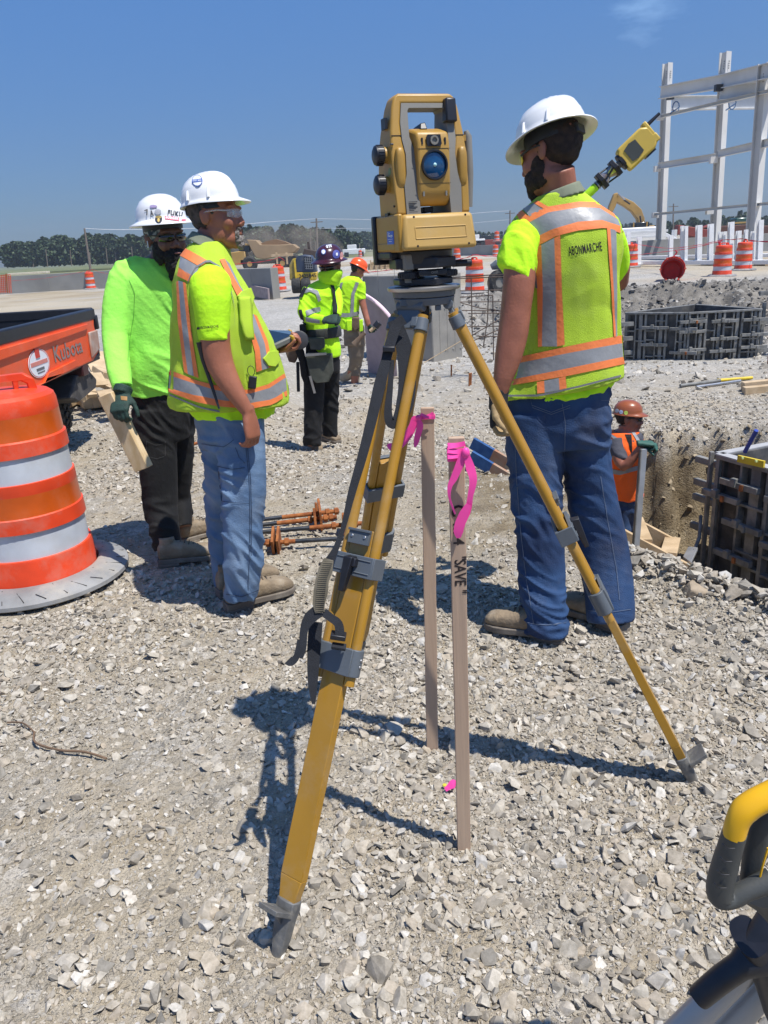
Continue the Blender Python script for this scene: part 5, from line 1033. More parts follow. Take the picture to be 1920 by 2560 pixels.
mb = MB(); mb.prism([(0, zb_), (Lp-0.22, zb_+0.02), (Lp-0.03, zb_+0.08), (Lp, zb_+0.12), (Lp-0.04, zt_-0.06), (Lp-0.02, zt_-0.01), (0, zt_)], -0.03, 0.03, UO, UM @ XZn); tg = obj('tailgate', mb, None, UVR, 30, 0.012)
mb = MB()
mb.prism([(0.0, zt_-0.10), (Lp-0.3, zt_-0.075), (Lp-0.26, zt_-0.045), (Lp-0.24, zt_-0.03), (0, zt_-0.03)], 0.03, 0.048, UO, UM @ XZn)
mb.prism([(0.55, zb_+0.02), (1.45, zb_+0.04), (1.38, zb_+0.09), (0.80, zb_+0.075), (0.70, zb_+0.025)], 0.03, 0.05, UO, UM @ XZn)
pieces('pressed_rib', mb, tg, 30, 0.006)
mb = MB(); mb.prism([(Lp-0.27, zb_+0.05), (Lp-0.05, zb_+0.10), (Lp-0.03, zt_-0.10), (Lp-0.25, zt_-0.10)], 0.028, 0.05, mat('scuffed_dusty_orange', (0.36, 0.19, 0.13), 0.8, col2=(0.42, 0.33, 0.27), nscale=9), UM @ XZn); obj('corner_panel', mb, None, tg, 30, 0.012)
mb = MB(); mb.box((Lp/2, 0.0, zt_+0.03), (Lp+0.04, 0.07, 0.09), BLK, UM); mb.box((Lp/2, -1.15, zt_+0.06), (Lp, 0.05, 0.08), BLK, UM); mb.box((Lp, -0.58, zt_+0.045), (0.05, 1.2, 0.08), BLK, UM); mb.box((Lp, -0.58, zt_-0.15), (0.04, 1.2, 0.36), BLK, UM); mb.box((Lp/2, -1.15, zt_-0.15), (Lp, 0.04, 0.36), BLK, UM); mb.box((Lp/2, -0.58, zb_+0.03), (Lp, 1.2, 0.05), BLK, UM)
mb.box((Lp+0.02, 0.02, zt_-0.04), (0.05, 0.05, 0.12), BLK, UM); obj('dump_bed', mb, None, UVR, 30, 0.01)
mb = MB(); mb.prism([(Lp-0.75, zb_-0.20), (Lp-0.55, zb_-0.05), (Lp-0.2, zb_-0.06), (Lp-0.05, zb_-0.16), (Lp-0.1, zb_-0.22), (Lp-0.6, zb_-0.26)], -0.42, -0.02, mat('mud_flap', (0.05, 0.045, 0.042), 0.8, dirt=0.3), UM @ XZn); obj('mud_guard', mb, None, UVR, 30, 0.02)
mb = MB(); mb.box((Lp/2, -0.7, 0.48), (Lp*0.8, 0.9, 0.18), BLK, UM); mb.box((Lp-0.42, -0.1, zb_-0.02), (0.14, 0.25, 0.10), mat('maroon_lamp', (0.05, 0.01, 0.01), 0.4), UM); obj('chassis', mb, None, UVR, 30, 0.01)
wc = G(180, 1122, 0.0); wl = UM.inverted() @ wc; RW = 0.315
for k, lx in enumerate((wl.x-0.06, wl.x-1.15)):
    Mw_ = UM @ Matrix.Translation((lx, wl.y-0.27, RW)) @ Matrix.Rotation(math.pi/2, 4, 'Y')
    mb = MB(); mb.lathe([(0.17, -0.12), (0.24, -0.135), (0.29, -0.12), (0.305, -0.07), (0.308, 0), (0.305, 0.07), (0.29, 0.12), (0.24, 0.135), (0.17, 0.12)], BLKR, 48, Mw_)
    tr_ = obj('wheel', mb, None, UVR, 40); mb = MB(); mb.lathe([(0.001, 0.10), (0.08, 0.12), (0.16, 0.08), (0.175, 0.12), (0.175, -0.12), (0.001, -0.1)], mat('wheel_rim_grey', (0.12, 0.12, 0.12), 0.5, 0.5, dirt=0.4), 28, Mw_); obj('rim', mb, None, tr_, 40)
    mb = MB()
    for j in range(30):
        for row, (x_, wd_, an) in enumerate(((-0.10, 0.075, 0.35), (-0.035, 0.055, -0.5), (0.035, 0.055, 0.5), (0.10, 0.075, -0.35))):
            a = 2*math.pi*(j+0.5*(row % 2))/30; R3 = Matrix.Rotation(a, 3, 'Z') @ Matrix.Rotation(an, 3, 'X'); rr = 0.310-0.012*(abs(x_) > 0.05); mb.box((rr*math.cos(a), rr*math.sin(a), x_), (0.026, 0.036, wd_*0.85), BLKR, Mw_, R3)
    obj('tread_blocks', mb, None, tr_, 30)
SGR = mat('silver_lettering', (0.24, 0.19, 0.175), 0.5, dirt=0.1)
mb = MB(); text_on(mb, 'Kubota', UM @ frame(V((1.30, 0.034, zt_-0.185)), V((1, 0, 0)), V((0, 0, 1)), V((0, 1, 0))) @ Matrix(((1, 0, 0, 0), (0, 1, 0, 0), (0, 0, 1, 0), (0, 0, 0, 1))), 0.165, SGR, 0.01, sx=1.3); obj('lettering', mb, None, tg)
mb = MB(); SMx = UM @ frame(V((0.70, 0.034, zt_-0.20)), V((1, 0, 0)), V((0, 0, 1)), V((0, 1, 0))); mb.lathe([(0.0001, 0.002), (0.098, 0.002), (0.098, 0.0)], PRW, 36, SMx, sx=1.9)
mb.lathe([(0.090, 0.0028), (0.094, 0.0028)], mat('red_print', (0.6, 0.05, 0.03), 0.5), 36, SMx, sx=1.9); mb.box((-0.01, 0.075, 0.004), (0.07, 0.07, 0.006), mat('red_print', (0, 0, 0)), SMx)
mb.prism([(-.15, -.010), (.15, -.010), (.15, .018), (-.15, .018)], .002, .004, mat('faded_red_print', (.62, .22, .18), .5), SMx); mb.prism([(-.07, -.048), (.07, -.048), (.07, -.030), (-.07, -.030)], .002, .004, mat('grey_ink', (.12, .12, .13), .5), SMx); mb.prism([(-.06, -.066), (.07, -.066), (.07, -.058), (-.06, -.058)], .002, .004, mat('grey_ink', (0, 0, 0)), SMx); obj('round_sticker', mb, None, tg)
# ---------------------------------------------------------------- scrap lumber pile
def plank(P0, P1, w_, t_, label, m=LUM, group=None, name='board', roll=0.0, cat='board'):
    a = V(P0); b_ = V(P1); d = (b_-a).normalized(); x = d.cross(V((0, 0, 1))).normalized(); y = x.cross(d); x2 = x*math.cos(roll)+y*math.sin(roll); y2 = x2.cross(d); c = (a+b_)/2
    R_ = frame(c, x2, d, y2*-1); mb = MB(); Lh = (b_-a).length; mb.box((0, 0, 0), (w_, Lh, t_), m, R_); return tag(obj(name, mb, None, None, 30, min(w_, t_)*0.06), label, cat, group)
LP_ = [((170, 915), (248, 893), .30, .03, 8.6, 8.9, 'widest pale board on the lumber scrap pile, cracked at its end'), ((205, 935), (212, 952), .22, .05, 8.2, 8.1, 'short block at the left of the scrap pile under the vehicle bed'), ((222, 935), (240, 966), .26, .035, 8.0, 7.9, 'broad board lying flat on the front of the scrap pile'), ((218, 950), (232, 990), .09, .04, 7.9, 7.7, 'narrow stick leaning at the front of the scrap pile'),
       ((240, 925), (268, 942), .10, .09, 8.4, 8.2, 'square offcut on the right of the scrap pile'), ((252, 955), (288, 970), .14, .05, 8.1, 8.0, 'pale pointed offcut at the right edge of the scrap pile beside the sleeve'), ((184, 985), (218, 988), .09, .09, 7.7, 7.7, 'square post offcut lying at the foot of the scrap pile'), ((236, 982), (272, 978), .16, .04, 7.8, 7.8, 'low board at the front right of the scrap pile'),
       ((245, 880), (272, 935), .35, .02, 8.9, 8.5, 'tall mauve grey sheet standing at the back of the scrap pile'), ((262, 985), (276, 1010), .14, .09, 7.6, 7.4, 'chunky offcut at the front right of the scrap pile near the gloved hand'), ((200, 962), (250, 955), .12, .04, 8.2, 8.3, 'dark gap board low in the scrap pile'), ((190, 925), (225, 945), .10, .04, 8.5, 8.3, 'thin plank crossing the middle of the scrap pile')]
for (p0, p1, w_, t_, ya, yb, lb) in LP_: plank(W(*p0, ya), W(*p1, yb), w_, t_, lb, LUM, 'boards of the scrap lumber pile', roll=random.uniform(-.3, .3))
mb = MB(); cpt = W(225, 1000, 8.2)
for k in range(5): a = V((-3.35+0.16*k, 8.3+0.1*(k % 2), .1)); mb = MB(); mb.box(a, (.14, .7, .12), LUM, None, Matrix.Rotation(.5*k, 3, 'Z')); tag(obj('board', mb, None, None, 30, .006), 'low board buried at the base of the scrap pile, '+['leftmost', 'second from left', 'middle one', 'second from right', 'rightmost'][k], 'board', 'buried base boards')
# ---------------------------------------------------------------- anchor rods
def rod(a, b_, r, lab, segs, nuts, plates):
    a = V(a); b_ = V(b_); d = (b_-a).normalized(); R = root('anchor_rod', a, lab, 'anchor rod', 'anchor rods lying on the gravel'); x = d.cross(V((0, 0, 1))).normalized(); M = frame(a, x, d.cross(x)*-1, d); Lh = (b_-a).length
    for k, (f0, f1, m, rr) in enumerate(segs): mb = MB(); mb.tube([M @ V((0, 0, Lh*f0)), M @ V((0, 0, Lh*f1))], r*rr, m, 16); obj('threaded_end' if m is RUST else 'shaft', mb, None, R, 40)
    for f in nuts:
        mb = MB(); mb.prism([(r*1.75*math.cos(k*math.pi/3), r*1.75*math.sin(k*math.pi/3)) for k in range(6)], Lh*f, Lh*f+r*1.9, RUST, M); obj('nut', mb, None, R, 30, .002)
    for f in plates: mb = MB(); mb.prism([(-.062, -.05), (.062, -.05), (.062, .062), (-.062, .062)], Lh*f, Lh*f+.014, RUST, M @ Matrix.Rotation(random.uniform(-.4, .4), 4, 'Z')); obj('washer_plate', mb, None, R, 30, .002)
zr_ = .03
rod(G(560, 1364, .05), G(985, 1338, .05), .0125, 'nearest anchor rod, rust at its left end with a nut and two tilted plates', [(0, .42, RUST, 1), (.42, 1, RODD, .95)], [.245, .355], [.285, .315])
rod(G(600, 1335, .05), G(905, 1308, .06), .0125, 'second anchor rod from the front with a long dark shaft', [(0, .18, RUST, 1), (.18, .57, RODD, .95), (.57, 1, RUST, 1)], [.13, .75, .93], [.10, .84, .87])
rod(G(600, 1318, .06), G(842, 1292, .07), .0125, 'third anchor rod from the front, ending in a worn brass coloured nut', [(0, .38, RODD, .95), (.38, 1, RUST, 1)], [.70, .86, .92], [.76, .82])
rod(G(600, 1305, .05), G(848, 1277, .06), .0125, 'rearmost anchor rod with two nuts past its plates', [(0, .42, RODD, .95), (.42, 1, RUST, 1)], [.86, .95], [.76, .79])
rod(G(440, 1118, .05), G(560, 1095, .05), .013, 'anchor rod lying behind the legs of the two men at left', [(0, .5, RUST, 1), (.5, 1, RODD, .95)], [.1, .3], [.2])
# ---------------------------------------------------------------- gang forms
def form_panel(R, a, b_, z0, z1, nb=4, rows=(0.2, 0.45, 0.7, 0.9), seed=0):   # one face: ply set back in a grid of steel bars, outward normal by side
    a = V(a); b_ = V(b_); d = (b_-a); Lh = d.length; d.normalize(); n_ = V((d.y, -d.x, 0)); M = frame(V((a.x, a.y, 0)), d, n_, V((0, 0, 1))); H = z1-z0; rr = random.Random(seed)
    mb = MB(); mb.box((Lh/2, -0.05, (z0+z1)/2), (Lh, 0.02, H), FORMP, M); f = obj('form_panel', mb, None, R, 30)
    mb = MB(); fr = [(0, 0), (Lh, 0)]
    xs_ = [0.02]+[Lh*(k+0.5*0)/nb for k in range(1, nb)]+[Lh-0.02]
    for k, x in enumerate(xs_): mb.box((x, -0.005, (z0+z1)/2), (0.035 if k % 2 == 0 else 0.022, 0.07, H-0.002), FORMS, M)
    for k in range(nb): 
        if k % 2 == 1: mb.box(((xs_[k]+xs_[k+1])/2, -0.012, (z0+z1)/2), ((xs_[k+1]-xs_[k])*0.35, 0.05, H*0.97), FORMS, M)
    for t in (0.012, 0.988): mb.box((Lh/2, 0, z0+H*t), (Lh, 0.078, 0.03), FORMS, M)
    for k in range(nb):
        for t in rows:
            tt = t+rr.uniform(-.05, .05)
            if rr.random() < 0.5: mb.box(((xs_[k]+xs_[k+1])/2, -0.004, z0+H*tt), (xs_[k+1]-xs_[k], 0.064, 0.022), FORMS, M)
    obj('rib_grid', mb, None, f, 30, 0.002); return M, Lh
def clamp(R, M, x, z, L_=0.34, yo=0.05):
    mb = MB(); mb.box((x, yo, z), (L_, 0.045, 0.05), FORMS, M); mb.box((x-L_*0.1, yo+0.02, z+.02), (0.05, 0.05, 0.07), FORMS, M); mb.box((x+L_*0.12, yo+0.02, z-.005), (0.03, 0.04, 0.05), RUST if random.random() < .2 else FORMS, M); obj('waler_clamp', mb, None, R, 30, 0.003)
# far box
zf = -0.70; C2 = G(1712, 905, zf); zt2 = W(1712, 782, C2.y).z; L2_ = G(1566, 782, zt2); R2_ = G(1890, 896, zf); K2 = G(1738, 761, zt2); L2_.z = R2_.z = K2.z = zf
FB = root('footing_form', C2, 'boxy gang form of dark ribbed steel standing in the far pit', 'gang form')
for (a, b_, nb) in ((L2_, C2, 6), (C2, R2_, 8), (R2_, K2, 4), (K2, L2_, 4)):
    M, Lh = form_panel(FB, a, b_, zf, zt2, nb, (0.14, 0.4, 0.66, 0.85), int(a.x*7))
    if b_ is C2:
        for x, z in ((.5, .70), (.5, .35), (.95, .68), (.97, .2)): clamp(FB, M, Lh*x, zf+(zt2-zf)*z, .45, .06)
    if a is C2:
        for x, z in ((.06, .82), (.06, .62), (.08, .25), (.5, .80), (.5, .45), (.5, .2), (.93, .80), (.93, .5), (.93, .25)): clamp(FB, M, Lh*x, zf+(zt2-zf)*z, .45, .06)
mb = MB()
for dx in (0.15, 0.45):
    p = R2_+V((dx, .2, 0)); mb.box((p.x, p.y, (zf+zt2)/2-.1), (.05, .05, 1.2), FORMS)
for z in (.1, .5, .9): mb.box((R2_.x+.4, R2_.y+.1, zf+1.2*z), (.8, .06, .07), FORMS)
for z in (.15, .4, .65): mb.box((L2_.x-.15, L2_.y-.1, zf+1.0*z), (.5, .06, .07), FORMS)
pieces('outrigger', mb, FB)
mb = MB(); p = G(1905, 830, 0.0); mb.box((p.x+.4, p.y, -.2), (.5, .1, .8), RUST); tag(obj('rusty_panel', mb, None, None), 'rust brown panel at the right edge beyond the far form', 'panel')
# near box
zn = -1.38; C1 = G(1771, 1432, zn); ztn = W(1783, 1137, C1.y).z; F1 = G(1925, 1503, zn); dF = (F1-C1).normalized(); F1 = C1+dF*2.4; Bk = G(1925, 1112, ztn); Bk.z = zn; dB = (Bk-C1).normalized(); Bk = C1+dB*2.6
NB = root('footing_form', C1, 'nearer gang form of dusty ribbed steel at the right edge of the trench', 'gang form')
M, Lh = form_panel(NB, C1, F1, zn, ztn, 9, (0.15, .3, .5, 0.72, .86), 5); H1 = ztn-zn
for x, z in ((.30, .83), (.12, .70), (.36, .52), (.30, .25), (.75, .8), (.75, .45)): clamp(NB, M, x, zn+H1*z, .38, .07)
M, Lh = form_panel(NB, Bk, C1, zn, ztn, 6, (0.2, 0.5, 0.8), 8)
for x, z in ((-.0, .90), (-.0, .71), (-.0, .58), (-.0, .33)): mb = MB(); p = C1+dB*0.05; mb.box((0, .12, 0), (.05, .34, .055), FORMS, frame(V((p.x, p.y, zn+H1*z)), dB, V((dB.y, -dB.x, 0))*-1, V((0, 0, 1)))); obj('waler_end', mb, None, NB, 30, .003)
M, Lh = form_panel(NB, Bk+dF*2.4, Bk, zn, ztn, 6, (0.2, 0.5, 0.8), 9); M, Lh = form_panel(NB, F1, F1+(Bk-C1), zn, ztn, 6, (0.2, 0.5, 0.8), 10)
mb = MB(); sp_ = C1-dF*0.10+dB*0.02; mb.box((sp_.x, sp_.y, (zn+ztn)/2), (.035, .035, H1*1.0), FORMS); obj('strongback', mb, None, NB, 30, .003)
for nm, a, b_, off in (('top_rim', C1, F1, 0.0), ('top_rim', C1, Bk, 0.0), ('top_rim', Bk, Bk+dF*2.4, 0), ('top_rim', F1, F1+(Bk-C1), 0)):
    mb = MB(); mb.bar(V((a.x, a.y, ztn+.008)), V((b_.x, b_.y, ztn+.008)), .085, .012, mat('dried_concrete_rim', (.34, .34, .335), .9, var=.15, nscale=9)); obj(nm, mb, None, NB)
mb = MB(); a = G(1845, 1146, ztn+.042); b_ = G(1911, 1161, ztn+.042); mb.bar(a, b_, .022, .055, mat('level_yellow', (.62, .45, .02), .4, dirt=.1)); LV = root('spirit_level', a, 'short yellow spirit level resting on the top rim of the nearer form', 'spirit level'); obj('body', mb, None, LV, 30, .002)
for t in (.2, .72): p = a.lerp(b_, t); mb = MB(); mb.box(p+V((0, -.008, .016)), (.035, .02, .016), mat('level_vial', (.7, .8, .3), .2)); obj('vial', mb, None, LV)
mb = MB(); mb.tube([W(1862, 1130, 5.6), W(1891, 1076, 5.5)], .016, mat('blue_pipe', (.02, .05, .30), .4), 12); tag(obj('blue_pipe', mb, None, None, 40), 'dark blue pipe leaning up behind the nearer form', 'pipe')
# ---------------------------------------------------------------- timber and tools in and by the trench
BLP = mat('blue_painted_wood', (0.01, 0.06, 0.19), 0.7, col2=(0.03, 0.10, 0.25), nscale=20)
def blue_board(p0, p1, Y0, Y1, label, hw=.028):
    a = W(*p0, Y0); b_ = W(*p1, Y1); R = root('edge_board', a, label, 'board', 'blue tipped boards'); d = (b_-a).normalized(); c = a+d*.17; e = c+d*.12
    for nm, s_, t_, m in (('blue_end', a, c, BLP), ('orange_stain', c, e, mat('orange_stained_wood', (.36, .17, .09), .8, col2=(.33, .24, .17), nscale=14)), ('plank', e, b_, mat('weathered_board', (.25, .20, .15), .85, col2=(.36, .29, .21), nscale=12, dirt=.3))):
        mb = MB(); mb.bar(s_, t_, .03, .085, m); obj(nm, mb, None, R, 30, .002)
blue_board((1180, 1107), (1420, 1245), 5.35, 5.0, 'upper of the two blue tipped boards reaching out from the trench')
blue_board((1176, 1140), (1420, 1285), 5.2, 4.85, 'lower of the two blue tipped boards reaching out from the trench')
WF = root('wooden_form', W(1620, 1380, 6.0), 'ladder like wooden form of pale boards lying in the trench at the worker in orange', 'wooden form')
A0 = W(1415, 1272, 6.15); A1 = W(1712, 1432, 5.8); of_ = V((.10, .42, .02))
for a, b_ in ((A0, A1), (A0+of_, A1+of_-(A1-A0)*.06)): mb = MB(); mb.bar(a, b_, .04, .17, LUM); obj('side_board', mb, None, WF, 30, .003)
for t0, t1 in ((.05, .12), (.42, .50), (.66, .62), (.86, .95)): mb = MB(); mb.bar((A0.lerp(A1, t0))+V((0, 0, .085)), (A0.lerp(A1, t1))+of_+V((0, 0, .085)), .13, .035, LUM); obj('cross_board', mb, None, WF, 30, .003)
SH = root('shovel', W(1725, 1395, 5.9), 'square shovel with pale blade lying at the foot of the nearer form', 'shovel'); mb = MB(); P = [W(1708, 1398, 5.9), W(1728, 1412, 5.75), W(1745, 1375, 5.95), W(1722, 1372, 6.05)]
mb.hexa(P, [p+V((0, .01, .02)) for p in P], ALU); obj('blade', mb, None, SH, 30, .003); mb = MB(); mb.tube([W(1735, 1378, 5.95), W(1748, 1345, 6.2), W(1752, 1290, 6.4)], .016, FORMS, 10); obj('handle', mb, None, SH, 50)
mb = MB(); mb.bar(W(1733, 1430, 5.2), W(1733, 1455, 5.15), .05, .05, FORMS); tag(obj('steel_channel', mb, None, None, 30, .003), 'short dark steel offcut standing at the trench rim', 'steel offcut')
mb = MB(); mb.bar(W(1678, 1443, 3.75), W(1712, 1458, 3.7), .03, .02, mat('orange_strap', (.75, .33, .02), .5)); tag(obj('orange_strap', mb, None, None, 30, .004), 'orange yellow strip lying in the stones on the trench rim', 'strip')
def boulder(p, r, label, m, seed, flat=.7):
    rr = random.Random(seed); bm = bmesh.new()
    for _ in range(26): d = V((rr.gauss(0, 1), rr.gauss(0, 1), rr.gauss(0, 1))).normalized()*r*rr.uniform(.8, 1.1); bm.verts.new(V((d.x, d.y, d.z*flat))+V(p))
    res = bmesh.ops.convex_hull(bm, input=bm.verts); bmesh.ops.delete(bm, geom=[g for g in res['geom_interior'] if isinstance(g, bmesh.types.BMVert)], context='VERTS')
    me = bpy.data.meshes.new('rock'); bm.to_mesh(me); bm.free(); me.materials.append(m); return tag(link('rock', me, None, 30, .004), label, 'rock')
SOILR = mat('dried_soil_clod', (.30, .24, .17), .95, var=.2, nscale=20, bump=.6, bscale=60)
boulder(G(1738, 1478, .05), .062, 'brown clod of hard soil sitting on the stones at the trench rim', SOILR, 3); boulder(G(1775, 1482, .04), .035, 'blue grey stone beside the brown clod on the trench rim', mat('blue_grey_rock', (.36, .38, .42), .8, var=.2, nscale=30), 5)
for k, (px, py, r, lb) in enumerate(((275, 1667, .035, 'largest pale stone in the gravel at lower left'), (1000, 1860, .024, 'tan stone beside the shadow of the tripod leg'), (1760, 1100, .04, 'dark stone on the slope right of the orange vest'))): boulder(onG(px, py, .01), r, lb, GM, 20+k)
# things lying on the far gravel
mb = MB(); a = onG(1858, 985, .04); b_ = onG(1935, 978, .04); mb.bar(a, b_, .10, .09, LUM); tag(obj('timber', mb, None, None, 30, .006), 'short pale timber lying on the gravel at the right edge', 'timber'); mb = MB(); mb.bar(a+V((.05, .14, .02)), b_+V((.05, .16, .02)), .09, .12, LUM); tag(obj('timber', mb, None, None, 30, .006), 'second timber lying just behind the short pale one at right', 'timber')
for k, (p0, p1, m, lb) in enumerate((((1700, 970), (1800, 957), FORMS, 'dark bar lying on the gravel beyond the worker in orange'), ((1792, 957), (1880, 950), mat('level_yellow', (0, 0, 0)), 'yellow handled tool lying on the gravel below the far form'), ((1740, 974), (1850, 958), STEEL, 'long thin steel bar lying beside the yellow handled tool'))): mb = MB(); mb.tube([onG(*p0, .03), onG(*p1, .03)], .022, m, 8); tag(obj('steel_bar', mb, None, None, 50), lb, 'bar')
# ---------------------------------------------------------------- second instrument at lower right corner
HY = mat('handle_bright_yellow', (0.78, 0.42, 0.008), 0.35, var=0.03); HG = mat('handle_dark_grey', (0.055, 0.058, 0.055), 0.55, var=0.06, bump=0.05, bscale=300)
Yh = 0.62
IN2 = root('scanner', W(1990, 2150, 1.0), 'yellow and dark grey instrument with moulded carry handle cut by the right edge, lower corner', 'surveying instrument')
def rtube(mb, P, wpx, dm, m, Y_=Yh):
    Q = smoothp([W(*p, Y_) for p in P], 6); k = len(Q); rg = []
    for i, q in enumerate(Q):
        d = (Q[min(i+1, k-1)]-Q[max(i-1, 0)]).normalized(); v = (q-CAMP).normalized(); uu = d.cross(v).normalized(); vv = uu.cross(d); f = i/(k-1)*(len(P)-1); a = np.interp(f, range(len(wpx)), wpx)/2/ppm(q)
        rg.append([q+uu*(a*math.copysign(abs(math.cos(t))**.75, math.cos(t)))+vv*(dm*math.copysign(abs(math.sin(t))**.75, math.sin(t))) for t in [2*math.pi*j/20 for j in range(20)]])
    mb.rings(rg, m)
mb = MB(); rtube(mb, [(1836, 2082), (1846, 2050), (1862, 2025), (1890, 2005), (1930, 1985), (1990, 1955)], [56, 58, 66, 66, 66, 66], .015, HY); obj('handle_top', mb, None, IN2, 60)
mb = MB(); rtube(mb, [(1838, 2078), (1825, 2120), (1812, 2165), (1800, 2215), (1803, 2240), (1830, 2244), (1870, 2225), (1930, 2200)], [58, 60, 64, 66, 60, 52, 50, 60], .015, HG); gr_ = obj('handle_grip', mb, None, IN2, 60)
mb = MB()
for k in range(4): rtube(mb, [(1800-7*k+8, 2110+33*k), (1816-7*k+2, 2120+33*k), (1836-7*k, 2121+33*k)], [3, 3, 3], .0014, BLK, Yh-.0165)
pieces('grip_line', mb, gr_, 60)
mb = MB(); rtube(mb, [(1868, 2215), (1890, 2120), (1905, 2060), (1935, 2020)], [36, 60, 60, 50], .012, HG, Yh+.02); rtube(mb, [(1880, 2228), (1930, 2250), (1990, 2300)], [60, 90, 120], .034, HG, Yh+.04); obj('handle_bracket', mb, None, IN2, 60); mb = MB(); mb.box((.60, .76, 1.01), (.17, .15, .26), HG); obj('instrument_body', mb, None, IN2, 30, .03, seg=4); mb = MB(); mb.lathe([(.001, .0), (.05, .0), (.05, .02), (.001, .022)], HY, 28, Matrix.Translation((.60, .76, 1.14))); obj('top_cap', mb, None, IN2, 40)
mb = MB(); mb.tube([W(1896, 2210, Yh-.003), W(1908, 2160, Yh-.004), (W(1920, 2120, Yh-.003))], .0012, HY, 6); obj('trim_line', mb, None, IN2)
SIL = mat('silver_tube', (0.36, 0.37, 0.38), 0.32, 0.5, var=0.08, nscale=6, dirt=0.15)
T2 = root('second_tripod', W(1900, 2480, .75), 'silver tripod leg with black clamp cut by the lower right corner', 'tripod')
mb = MB(); rtube(mb, [(1980, 2290), (1860, 2420), (1740, 2540), (1640, 2640)], [70, 70, 72, 72], .018, SIL, .74); rtube(mb, [(2000, 2380), (1900, 2480), (1800, 2590), (1740, 2660)], [70, 70, 72, 72], .018, SIL, .76); 
for a_, b_ in ((W(1740, 2540, .74), W(1640, 2640, .74)), (W(1800, 2590, .76), W(1740, 2660, .76))):
    d_ = (b_-a_).normalized(); e_ = b_+d_*(-b_.z/d_.z); mb.tube([b_, e_], [.018, .013], SIL, 14)
lg2 = obj('leg', mb, None, T2, 60)
for e_ in (V((1.15, 1.15, 0)), V((1.15, .35, 0))): mb = MB(); mb.tube([V((.60, .76, .86)), e_], [.022, .014], SIL, 14); obj('leg', mb, None, T2, 60)
mb = MB(); mb.lathe([(.001, .0), (.075, .0), (.08, .02), (.08, .035), (.001, .035)], BLK, 32, Matrix.Translation((.60, .76, .84))); obj('head_plate', mb, None, T2, 40)
mb = MB(); rtube(mb, [(1975, 2330), (1905, 2380), (1850, 2415), (1800, 2450), (1752, 2490)], [180, 110, 64, 62, 58], .026, BLK, .715); obj('lever', mb, None, T2, 50)
mb = MB(); rtube(mb, [(1870, 2340), (1920, 2420), (1960, 2520)], [70, 90, 100], .030, BLK, .72); rtube(mb, [(1980, 2280), (1930, 2360), (1890, 2370)], [60, 60, 20], .030, HG, .735); obj('clamp', mb, None, T2, 50)

mb = MB(); TWG = mat('dry_twig', (.16, .10, .06), .9, var=.2)
P = [onG(88, 1838, .012), onG(92, 1870, .02), onG(150, 1885, .015), onG(215, 1893, .02), onG(268, 1903, .01)]; mb.tube(smoothp(P, 4), .004, TWG, 6); tw = root('twig', P[0], 'thin dry twig lying on the gravel at lower left', 'twig'); obj('stem', mb, None, tw, 60)
mb = MB(); mb.tube(smoothp([P[0], onG(60, 1820, .02), onG(20, 1812, .01)], 4), .003, TWG, 6); obj('side_branch', mb, None, tw, 60)
# ---------------------------------------------------------------- people: builders
def cloth(name, col, var=.07, nscale=9, rough=.85, bump=.25, bscale=70, **k): return mat(name, col, rough, 0, var, nscale, bump, bscale, sheen=0.0, **k)
LIME = cloth('lime_cotton', (.50, .92, .012)); LIMEG = cloth('green_lime_cotton', (.34, .88, .10)); MESHV = cloth('mesh_vest_lime', (.46, .66, .035), bscale=420, bump=.5, dirt=.12)
ORB = mat('orange_trim', (.85, .22, .06), .6, var=.05, nscale=14, bump=.15, bscale=80); SILV = mat('silver_reflective_tape', (.27, .275, .28), .42, var=.10, nscale=16, bump=.15, bscale=50)
PIPE = mat('grey_piping', (.16, .165, .17), .8)
SKIN = mat('tanned_skin', (.33, .12, .066), .5, var=.10, nscale=14, bump=.12, bscale=120); SKIND = mat('brown_skin', (.15, .065, .04), .5, var=.10, nscale=14, bump=.12, bscale=120); SKINR = mat('sunburnt_skin', (.30, .11, .065), .5, var=.12, nscale=18, bump=.12, bscale=120)
DEN1 = cloth('dark_blue_denim', (.007, .024, .075), col2=(.018, .058, .15), nscale=5, bump=.3, bscale=220, dirt=.10); DEN2 = cloth('faded_blue_denim', (.085, .155, .27), col2=(.17, .26, .39), nscale=6, bump=.3, bscale=220, dirt=.22)
BLKC = cloth('black_cotton', (.0035, .0035, .004), var=.3, dirt=.035); KHA = cloth('khaki_work_cloth', (.17, .13, .09), dirt=.3); CHAR = cloth('charcoal_cotton', (.06, .06, .075))
HIVO = cloth('orange_hi_vis', (.90, .13, .01))
BOOT = mat('tan_suede_boot', (.22, .165, .105), .85, var=.18, nscale=16, bump=.3, bscale=120, dirt=.5); SOLE = mat('boot_sole', (.15, .125, .10), .85, var=.2, dirt=.6); LACE = mat('boot_lace', (.09, .07, .05), .8)
HWH = mat('helmet_white', (.80, .80, .79), .22, var=.03, nscale=4, clear=.3, dirt=.05); HMA = mat('helmet_maroon', (.05, .008, .014), .25, var=.1, clear=.4); HOR = mat('helmet_orange', (.85, .10, .012), .3, var=.05, clear=.3); HBR = mat('helmet_copper', (.28, .075, .02), .3, var=.1, clear=.4)
HAIRD = mat('dark_hair', (.018, .011, .008), .7, var=.4, nscale=60, bump=.7, bscale=350); HAIRB = mat('black_beard', (.009, .007, .006), .75, var=.4, nscale=60, bump=.8, bscale=300); HAIRG = mat('grey_beard', (.30, .27, .24), .7, col2=(.09, .07, .06), nscale=60, bump=.8, bscale=300)
